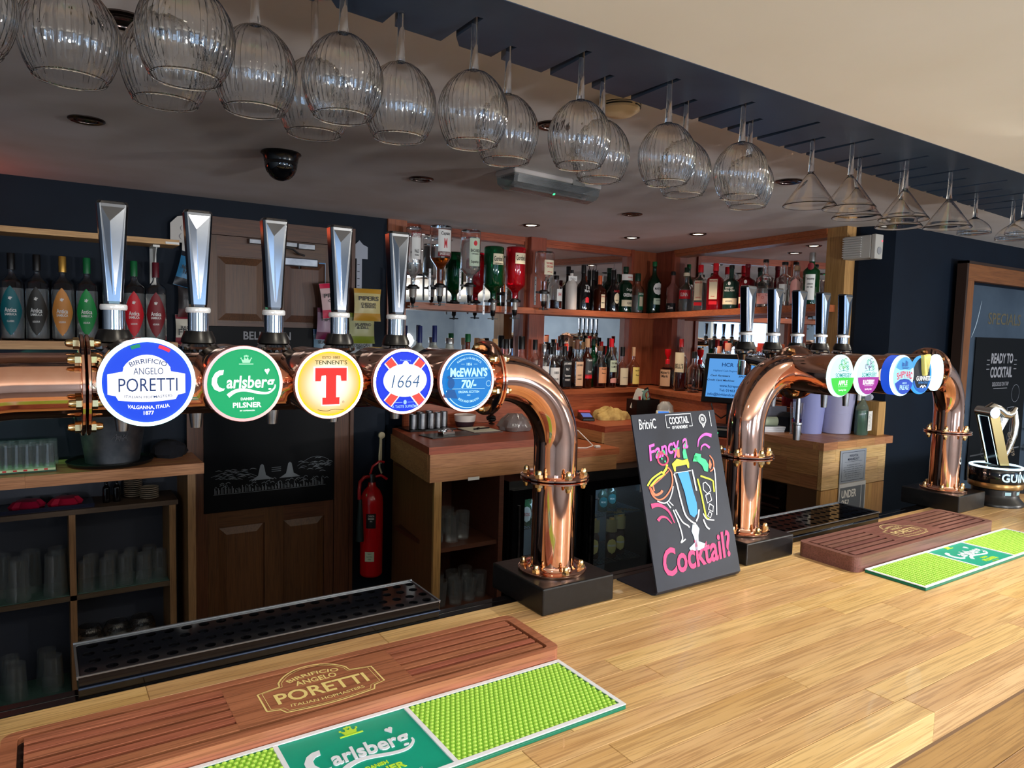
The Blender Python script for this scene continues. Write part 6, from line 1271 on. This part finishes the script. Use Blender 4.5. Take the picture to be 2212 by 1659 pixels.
packet('purple crisp packet under the pink one', 1.165, 3.350, 1.600, .125, .150, (150, 120, 140), (96, 14, 56), [('PIPERS', .30, .11, .7)], .05)
packet('blue crisp packet at the bottom of the left strip', 1.160, 3.378, 1.500, .130, .150, (90, 124, 148), (16, 62, 112), [('SEA SALT', .20, .10, .7)])
for x, z1, lab in ((1.335, 2.02, 'white plastic hanging strip holding crisps beside the pillar'), (1.175, 1.98, 'blue and white hanging card strip half hidden behind the handle')):
    t = thing('hanging_strip', lab, 'hanging strip', (x, 3.404, 0)); big = x > 1.3
    MB().box(-.014, .014, -.001, .001, 1.50, z1 - .06).obj('strip', P('strip_grey', srgb(150, 156, 170), .4), t)
    m = MB(); w = .044
    m.prism([(-w, z1 - .09), (w, z1 - .09), (w, z1 - .03), (.02, z1 - .02), (0, z1), (-.02, z1 - .02), (-w, z1 - .03)], -.0015, .0005); m.v = [(x_, -z_, y_) for x_, y_, z_ in m.v]; m.obj('header_card', P('strip_grey', (0, 0, 0)) if big else P('strip_blue', srgb(70, 120, 170), .4), t)
    for k in range(9): MB().box(-.010, .002, -.0016, -.0011, 1.62 + k * .035, 1.623 + k * .035).obj('slit', BLACK, t)
# nuts packets left of the door
t = thing('hanging_strip', 'white hanger card with nut packets at the left door jamb', 'hanging strip', (.535, 3.385, 0))
m = MB().box(-.012, .012, -.001, .001, 1.50, 1.98); m.obj('strip', P('strip_white', srgb(190, 186, 180), .5), t)
m = MB().prism([(-.058, 1.935), (.055, 1.935), (.058, 2.010), (.02, 2.045), (0, 2.052), (-.03, 2.045), (-.058, 2.015)], 0, .0015); m.v = [(a_, -c_, b_) for a_, b_, c_ in m.v]; m.obj('header_card', P('strip_white', (0, 0, 0)), t)
Art().text('(  )', 0, 2.00, .018, .04).text('(  )', 0, 1.965, .020, .05).obj('lettering', INK['grey'], t, (0, -.002, 0))
packet('blue nut packet with black top left of the door', .545, 3.352, 1.815, .095, .150, (46, 116, 160), (20, 24, 34), [('NOBBYS', .1, .12, .7), ('NUTS', -.15, .12, .5)], .25, 'nut packets left of the door')
packet('dark nut packet below the blue one', .548, 3.372, 1.690, .092, .150, (34, 26, 26), (70, 24, 24), [('NUTS', .1, .1, .5)], .0, 'nut packets left of the door')
packet('white and red snack packet half hidden behind the second handle', .545, 3.385, 1.560, .105, .130, (196, 190, 176), (120, 20, 40), [('BACON', .15, .12, .6), ('FRIES', -.15, .20, .8)], .0, 'nut packets left of the door')
# alarm sounder box on the right post
t = thing('wall_speaker', 'grey louvred speaker box with red light high on the end post', 'speaker', (3.262, 1.955, 2.03))
MB().box(-.020, .055, -.075, .062, -.052, .055).obj('case', P('case_grey', srgb(176, 174, 168), .5), t, bevel=.004)
for k in range(9): MB().box(-.028, -.019, -.030, .062, -.044 + k * .0108, -.0385 + k * .0108).obj('louvre', P('louvre_grey', srgb(186, 184, 180), .5), t)
m = MB().box(-.020, .045, -.098, -.0755, -.056, .058); m.obj('end_cover', P('case_grey', (0, 0, 0)), t, bevel=.004)
MB().lathe([(0, 0), (.018, 0), (.017, .003), (0, .003)], 24, (.012, -.098, -.018), None, 'y').obj('sensor', P('sensor_grey', srgb(140, 142, 146), .4), t)
MB().lathe([(0, 0), (.004, 0), (0, .003)], 10, (.035, -.098, .028), None, 'y').obj('indicator', E_('red_led', (255, 40, 60), 4), t)
# notices on the right cabinet
t = thing('notice', 'grey framed weights and measures notice on the right cabinet', 'notice', (3.093, 1.8125, 1.018))
MB().box(-.103, .103, -.003, 0, -.074, .076).obj('sheet', P('notice_grey', srgb(140, 148, 160), .4), t)
a = Art().text('WEIGHTS &', 0, .050, .011, .070, .01).text('MEASURES ACT', 0, .034, .011, .090, .01)
for k, w in enumerate((.10, .15, .15, .14, .12, .13, .10)): a.text('the quantity served is' if k % 2 else 'gin whisky rum vodka in ml', 0, .008 - k * .0098, .0048, w)
a.line([(-.09, -.064), (-.09, .066), (.09, .066), (.09, -.064), (-.09, -.064)], .0024, 0, False).rect(-.07, .07, .022, .0232)
a.obj('lettering', F_('notice_ink', (26, 38, 66)), t, (0, -.0035, 0))
t = thing('notice', 'lower grey notice asking under 25 on the right cabinet', 'notice', (3.098, 1.8125, .862))
MB().box(-.107, .107, -.004, 0, -.12, .080).obj('sheet', P('notice_white', srgb(196, 198, 202), .5), t)
MB().box(-.100, .068, -.0046, -.004, -.12, .062).box(.074, .100, -.0046, -.004, -.12, .062).obj('grey_field', P('notice_field', srgb(98, 104, 112), .5), t)
Art().text('UNDER', -.028, .032, .034, .118, .03).text('25?', -.055, -.010, .030, .058, .03).obj('lettering', INK['white'], t, (0, -.005, 0))
# right worktop items
t = thing('paper_tub', 'pale blue plastic tub nearer the left on the right worktop', 'tub', (3.085, 2.045, 1.1423))
MB().lathe([(0, 0), (.062, 0), (.078, .21), (.081, .212), (.076, .213), (.060, .005), (0, .005)], 40).obj('tub_wall', P('tub_blue', srgb(128, 134, 186), .45), t)
t = thing('paper_tub', 'wide pale lilac tub beside the green spray bottle', 'tub', (3.215, 1.985, 1.1423))
MB().lathe([(0, 0), (.066, 0), (.070, .003), (.084, .20), (.087, .202), (.082, .203), (.066, .006), (0, .006)], 44).obj('tub_wall', P('tub_lilac', srgb(150, 150, 182), .45), t)
MB().lathe([(.0765, .098), (.0775, .099), (.0775, .101), (.0767, .102)], 44).obj('rib', P('tub_lilac', (0, 0, 0)), t)
t = thing('spray_bottle', 'clear trigger spray bottle of green cleaner with a white label', 'spray bottle', (3.268, 1.885, 1.1423), .1)
MB().lathe([(0, 0), (.038, 0), (.041, .006), (.041, .10), (.036, .135), (.018, .160), (.013, .168), (.013, .185), (0, .185)], 30, (0, 0, 0), lambda a, z: 1 - .28 * abs(sin(a))).obj('body', P('spray_plastic', srgb(200, 225, 215), .05, trans=.9, ior=1.3), t)
MB().lathe([(0, .003), (.036, .003), (.0385, .008), (.0385, .10), (.036, .118), (0, .118)], 28, (0, 0, 0), lambda a, z: 1 - .28 * abs(sin(a))).obj('green_cleaner', P('green_cleaner', srgb(0, 92, 52), .1, trans=.3), t)
MB().box(-.030, .012, -.012, .012, .185, .212).box(-.045, -.030, -.006, .006, .165, .205).obj('trigger', WHITEP, t, bevel=.003)
MB().box(-.006, .036, -.0335, -.0325, .022, .116).obj('label', LAB('white'), t, bevel=.0)
a = Art()
for k in range(11): a.rect(.0, .028 - .004 * (k % 3), .034 + k * .0065, .0352 + k * .0065)
a.ring(.004, .085, .006, .0012).obj('lettering', INK['grey'], t, (0, -.0340, 0))
t = thing('wood_box', 'oak box standing at the end of the right worktop', 'box', (3.352, 1.875, 1.1423))
MB().box(-.030, .030, -.04, .07, 0, .160).obj('block', OAKZ2, t, bevel=.001)
t = thing('white_roll', 'small white rounded object on top of the oak box', 'paper roll', (3.345, 1.90, 1.3025), .3)
MB().tube([(-.022, 0, .016), (.022, 0, .016)], .016, 20).obj('roll', P('paper_white', srgb(170, 176, 196), .7), t)
t = thing('stir_glass', 'tall clear glass of blue and red straws beside the long nozzle', 'glass', (2.985, 2.04, 1.1423))
MB().lathe([(0, 0), (.028, 0), (.032, .150), (.0305, .150), (.0265, .006), (0, .006)], 28).obj('bowl', GLASS, t)
for k in range(6): MB().tube([(.012 * cos(k), .012 * sin(k), .008), (.02 * cos(k + .4), .02 * sin(k + .4), .07)], .0045, 8).obj('straw', P('straw_%s' % ('blue' if k % 2 else 'red'), srgb(20, 30, 120) if k % 2 else srgb(150, 30, 50), .4), t)
t = thing('leaflet', 'rolled printed leaflet lying on white pads on the right worktop', 'leaflet', (2.93, 2.16, 1.1683), -.5)
m = MB().tube([(-.045, 0, .022), (.045, 0, .022)], .022, 22); m.obj('roll', P('leaflet_green', srgb(170, 182, 156), .6), t)
Art(.0225).rect(-.02, .02, -.03, .03).obj('print', INK['grey'], t, (0, 0, .022), (0, 0, 0)).rotation_euler = (0, pi / 2, 0)
for k in range(3):
    o = MB().box(-.07, .07, -.045, .045, 0, .008).obj('note_pad', P('pad_white', srgb(212, 214, 220), .7), None, (2.93 + .004 * k, 2.165, 1.1423 + .0085 * k), (0, 0, -.5 + .06 * k)); tag(o, 'white note pad under the leaflet, ' + ('lowest', 'middle', 'topmost')[k] + ' of three', 'note pad', 'note pads under the leaflet')
t = thing('laptop_lid', 'grey folder standing behind the pads on the right worktop', 'folder', (3.01, 2.235, 1.1423), -.9)
MB().box(-.10, .10, -.004, .004, 0, .115).obj('cover', P('folder_grey', srgb(120, 124, 142), .5), t, bevel=.003)
t = thing('dark_pouch', 'black fabric pouch between the folder and the tubs', 'pouch', (3.04, 2.13, 1.1423))
MB().lathe([(0, 0), (.045, 0), (.050, .02), (.045, .070), (.02, .090), (0, .090)], 24, (0, 0, 0), lambda a, z: 1 + .1 * sin(3 * a)).obj('cloth', MATS['dark_cloth'], t)
# ---- till
a0 = atan2(-.89, .45)
t = thing('till_screen', 'black touchscreen till showing a blue advert with dark text', 'till', (3.010, 2.640, 1.235), a0 + 0)
# local x runs along the screen, facing local -Y which is the room side
tl = radians(-16)
def tp(m):
    m.v = [(x, y * cos(tl) - z * sin(tl), y * sin(tl) + z * cos(tl)) for x, y, z in m.v]; return m
tp(MB().box(-.01, .325, 0, .030, .0, .275)).obj('monitor_case', P('till_black', srgb(12, 13, 16), .3), t, bevel=.004)
tp(MB().box(.012, .303, -.001, 0, .030, .245)).obj('screen', E_('till_blue', (96, 172, 250), .82), t)
a = Art().text('HCR  EPOS', .1575, .212, .020, .150, .02).obj('headline', E_('till_navy', (10, 80, 150), .6), t, (0, -.0022 * cos(tl), -.0022 * sin(tl)), (tl, 0, 0))
Art().text('Highland Cash Registers & EPOS Systems', .1575, .178, .009, .235, .01).text('www.hcrepos.co.uk', .1575, .095, .014, .150, .02).text('Tel: 01463 563077', .1575, .070, .013, .150, .02).text('info@highlandcashregisters.com', .1575, .046, .014, .270, .02).obj('lettering', MATS['lit_till_navy'], t, (0, -.0022 * cos(tl), -.0022 * sin(tl)), (tl, 0, 0))
Art().text('Cash Registers', .080, .150, .010, .105, .02, .3).text('EPOS Systems', .225, .150, .010, .095, .02, .3).text('Credit Card Machines', .085, .125, .010, .145, .02, .3).text('Till Rolls', .245, .125, .010, .065, .02, .3).obj('lettering', E_('till_dark', (20, 24, 70), .5), t, (0, -.0022 * cos(tl), -.0022 * sin(tl)), (tl, 0, 0))
MB().box(.12, .19, .05, .09, -.155, .08).box(.06, .25, -.02, .16, -.160, -.145).obj('stand', P('till_black', (0, 0, 0)), t)
MB().tube([(.03, .05, .01), (.05, .05, -.06), (.09, .06, -.09), (.13, .06, -.06)], .004, 8).obj('cable', BLACK, t)
t = thing('receipt_printer', 'black printer and key panel with a green light under the screen', 'printer', (2.925, 2.42, 1.0743), a0)
MB().box(-.14, .10, .0, .14, 0, .055).obj('case', P('till_black', (0, 0, 0)), t, bevel=.004)
MB().box(-.10, .02, -.003, 0, .036, .045).obj('paper_slot', P('slot_grey', srgb(160, 160, 150), .4), t)
MB().box(-.035, -.025, -.0035, 0, .016, .024).obj('indicator', E_('green_led', (0, 0, 0)), t)
t = thing('pen_box', 'black open box crammed with menus, pens and leaflets beside the till', 'box', (3.13, 3.22, 1.0743), -.15)
MB().box(-.085, .085, -.055, -.050, 0, .115).box(-.085, .085, .050, .055, 0, .115).box(-.085, -.080, -.05, .05, 0, .115).box(.08, .085, -.05, .05, 0, .115).box(-.08, .08, -.05, .05, 0, .005).obj('box_wall', P('till_black', (0, 0, 0)), t)
for i, (x, y, z, w, h, rx, c, lab) in enumerate([(-.05, .0, .09, .055, .12, .35, (226, 224, 214), 'card'), (-.02, .02, .10, .05, .12, .2, (222, 220, 206), 'card'), (-.045, -.03, .07, .014, .09, -.1, (190, 20, 40), 'red_pen'), (.0, -.03, .08, .006, .11, .1, (190, 150, 60), 'pencil'), (.03, .01, .10, .045, .10, -.25, (120, 160, 150), 'leaflet'), (.05, .02, .115, .026, .10, -.3, (16, 16, 18), 'marker'), (.02, .03, .09, .03, .10, .3, (60, 66, 70), 'booklet')]):
    MB().box(-w / 2, w / 2, -.002, .002, -h / 2, h / 2).obj(lab, P('stuff_%d' % i, srgb(*c), .5), t, (x, y, z + .02), (0, rx, 0))
m = MB(); m.tube([(.0 + .016 * cos(a_), -.045, .145 + .02 * sin(a_)) for a_ in [k * pi / 8 for k in range(17)]], .0025, 6, False); m.obj('scissors_ring', P('scissors_red', srgb(120, 16, 30), .3), t)
t = thing('receipt_stack', 'clear bag and white receipts heaped between pen box and till', 'bag', (3.150, 3.05, 1.0743))
MB().lathe([(0, 0), (.05, 0), (.06, .03), (.045, .09), (.02, .115), (0, .112)], 24, (0, 0, 0), lambda a, z: 1 + .14 * sin(4 * a + 30 * z)).obj('plastic', P('bag_plastic', srgb(200, 204, 200), .2, trans=.5), t)
t = thing('payment_pad', 'small cream table terminal with bright blue screen behind the sign', 'card machine', (3.03, 2.94, 1.0743), radians(-35))
m = MB(); m.add([(-.045, -.045, 0), (.045, -.045, 0), (.045, .045, 0), (-.045, .045, 0), (-.042, -.035, .025), (.042, -.035, .025), (.042, .035, .075), (-.042, .035, .075)], [(3, 2, 1, 0), (4, 5, 6, 7), (0, 1, 5, 4), (1, 2, 6, 5), (2, 3, 7, 6), (3, 0, 4, 7)])
m.obj('body', P('pad_cream', srgb(206, 208, 190), .4), t, bevel=.004)
MB().add([(-.032, -.024, .0342), (.032, -.024, .0342), (.032, .026, .0700), (-.032, .026, .0700)], [(0, 1, 2, 3)]).obj('screen', E_('pad_blue', (70, 140, 240), 1.0), t)
t = thing('card_reader', 'black hand card reader with blue screen and red flash', 'card machine', (2.715, 3.27, 1.0743), radians(62))
MB().add([(-.085, -.038, 0), (.085, -.038, 0), (.085, .038, 0), (-.085, .038, 0), (-.085, -.036, .018), (.080, -.034, .042), (.080, .034, .042), (-.085, .036, .018)], [(3, 2, 1, 0), (4, 5, 6, 7), (0, 1, 5, 4), (1, 2, 6, 5), (2, 3, 7, 6), (3, 0, 4, 7)]).obj('body', BLACK, t, bevel=.005)
MB().add([(-.060, -.028, .0225), (.030, -.028, .0355), (.030, .028, .0355), (-.060, .028, .0225)], [(0, 1, 2, 3)]).obj('screen', E_('reader_blue', (110, 130, 210), .7), t)
MB().box(.045, .082, -.036, .036, .038, .048).obj('red_flash', P('reader_red', srgb(226, 50, 50), .3), t)
t = thing('bar_towel', 'crumpled yellow bar towel on the till worktop', 'towel', (2.87, 3.23, 1.0743), -.5)
m = MB(); vs = []; fs = []; NU, NV = 40, 16
for j in range(NV + 1):
    for i in range(NU):
        a = 2 * pi * i / NU; f = j / NV; r = sin(pi * min(1, .12 + .88 * f) ** .9 * .5 + .0) if False else cos(f * pi / 2) ** .7
        R = r * (1 + .14 * sin(3 * a + 1) + .10 * sin(5 * a + 4 * f) + .06 * sin(9 * a - 7 * f)); vs.append((R * .105 * cos(a), R * .068 * sin(a), .060 * sin(f * pi / 2) * (1 + .25 * sin(2 * a + 5 * f) + .10 * sin(7 * a))))
for j in range(NV):
    for i in range(NU): k = (i + 1) % NU; fs.append((j * NU + i, j * NU + k, (j + 1) * NU + k, (j + 1) * NU + i))
fs.append(tuple(range(NU - 1, -1, -1))); m.add(vs, fs, True); m.obj('folds', noisy('towel_yellow', srgb(196, 168, 104), srgb(176, 146, 84), 60, .95, 0, .8), t)
t = thing('charging_cable', 'thin white cable looped on the low shelf', 'cable', (0, 0, 0))
MB().tube([(2.36, 2.93, .981), (2.42, 2.90, .981), (2.49, 2.93, .983), (2.50, 2.98, 1.0), (2.48, 3.05, 1.05), (2.44, 3.12, 1.07), (2.40, 3.20, 1.05), (2.38, 3.30, 1.03)], .003, 8).obj('lead', WHITEP, t)
MB().box(2.475, 2.505, 2.885, 2.905, .979, .991).obj('plug', WHITEP, t, bevel=.002)
# ---- middle worktop items
for i, (x, y, r, h) in enumerate([(1.60, 3.03, .020, .075), (1.645, 3.02, .022, .080), (1.695, 3.02, .022, .080), (1.745, 3.04, .021, .078), (1.66, 3.08, .020, .080), (1.72, 3.09, .020, .082), (1.79, 3.06, .020, .080)]):
    o = MB().lathe([(0, 0), (r * .92, 0), (r, .002), (r, h), (r - .0015, h), (r - .002, .004), (0, .004)], 28).obj('jigger', STEEL, None, (x - .03, y + .22, 1.0826)); tag(o, 'steel thimble measure on the dark strip, ' + ('far left of the front row', 'second of the front row', 'third of the front row', 'fourth of the front row', 'left in the rear row', 'right in the rear row', 'far right and rearmost')[i], 'measure', 'steel measures on the dark tray')
t = thing('measure_tray', 'black rubber strip under the steel measures', 'mat', (1.67, 3.27, 1.0743)); MB().box(-.135, .125, -.065, .085, 0, .008).obj('base', BLACK, t)
t = thing('clipboard', 'dark clipboard with silver clip beside the steel measures', 'clipboard', (1.66, 3.06, 1.0743), .1)
MB().box(-.13, .15, -.075, .05, 0, .004).obj('board', P('clip_dark', srgb(40, 34, 32), .4), t); MB().box(-.04, .03, -.03, .02, .004, .020).tube([(-.04, -.01, .022), (0, -.012, .034), (.03, -.01, .022)], .004, 8).obj('clip', CHROME, t, bevel=.002)
t = thing('clipboard', 'clipboard with white paper and black pen on the middle worktop', 'clipboard', (1.92, 3.12, 1.0743), .0)
MB().box(-.12, .05, -.09, .09, 0, .005).obj('board', P('clip_brown', srgb(70, 44, 34), .4), t); MB().box(-.11, .045, -.075, .10, .0052, .0062).obj('paper', P('clip_paper', srgb(206, 208, 190), .7), t)
MB().tube([(-.07, .0, .010), (.035, .02, .010)], .0035, 10).tube([(-.05, .0, .0115), (-.035, .006, .0115)], .0055, 10).obj('pen', BLACK, t)
t = thing('white_bowl', 'white bowl with dark band behind the last left badge', 'bowl', (1.90, 3.30, 1.0743))
MB().lathe([(0, 0), (.045, 0), (.055, .028), (0, .028)], 32).obj('dark_base', P('bowl_dark', srgb(56, 40, 48), .3), t); MB().lathe([(0, .028), (.055, .028), (.060, .062), (.057, .062), (.050, .032), (0, .032)], 32).obj('rim', P('bowl_white', srgb(216, 206, 200), .3), t)
t = thing('foil_bag', 'clear crinkled bag lying under the copper elbow', 'bag', (2.075, 3.10 - .02, 1.0743 + .0004))
MB().lathe([(0, 0), (.075, 0), (.085, .02), (.070, .055), (.035, .085), (0, .088)], 34, (0, 0, 0), lambda a, z: 1 + .10 * sin(5 * a + 40 * z) + .06 * sin(11 * a - 60 * z)).obj('plastic', P('bag_clear', srgb(150, 140, 138), .12, trans=.45), t)
Art(.083).text('1820', 0, 0, .014, .04).obj('lettering', INK['white'], t, (0, 0, .035), (0, 0, -.6))
t = thing('cable_bundle', 'bundle of dark cable beside the crinkled bag', 'cable', (2.05, 3.27, 1.0743)); m = MB(); pts = [(.02 * sin(k * 1.3), .02 * cos(k * 1.1), .006 + .0014 * k) for k in range(60)]; m.tube(pts, .004, 6); m.obj('lead', BLACK, t)
# ---- bottles in the fridges
def fb(label, x, y, z, h, r, glass, cap, labs, grp): return bottle(label, x, y, z, h, r, -.5, glass, cap, .012, .52, .74, .42, None, labs, group=grp)
k = 0
for i, (x, y) in enumerate([(2.475, 2.95), (2.560, 2.98), (2.655, 2.94), (2.745, 2.97), (2.83 - .02, 3.05), (2.52, 3.06), (2.62, 3.08)]):
    fb('dark cider bottle with yellow label in the glass fridge, ' + ('front left', 'front second', 'front third', 'front fourth', 'rear right', 'rear left', 'rear middle')[i], x, y, .3383, .225, .031, 'brown', 'gold', [(.12, .50, .9, 'yellow', 'round', [('MAGNERS', .33, .05, 'white', 1.5)]), (.66, .98, 1.5, 'bronze', 'rect', [])], 'cider bottles on the lower fridge shelf')
for i, (x, y) in enumerate([(2.460, 2.96), (2.525, 2.99), (2.60, 2.96), (2.70, 3.0)]):
    fb('blue-grey beer bottle on the upper fridge shelf, ' + ('first', 'second', 'third', 'fourth')[i] + ' from the left', x, y, .6033, .170, .028, 'tealgrey', 'silver', [(.15, .50, .9, 'teal', 'round', [('BECKS', .33, .05, 'white', 1.0)])], 'beer bottles on the upper fridge shelf')
for i, (x, y) in enumerate([(2.00, 2.96), (2.06, 2.93), (2.13, 2.98)]):
    fb('green lager bottle with red oval label in the left fridge, ' + ('left', 'middle', 'right')[i] + ' one', x, y, .6033, .170, .028, 'green', 'silver', [(.12, .60, .9, 'white', 'round', [('BECKS', .36, .09, 'red', 1.4)])], 'lager bottles in the left fridge')
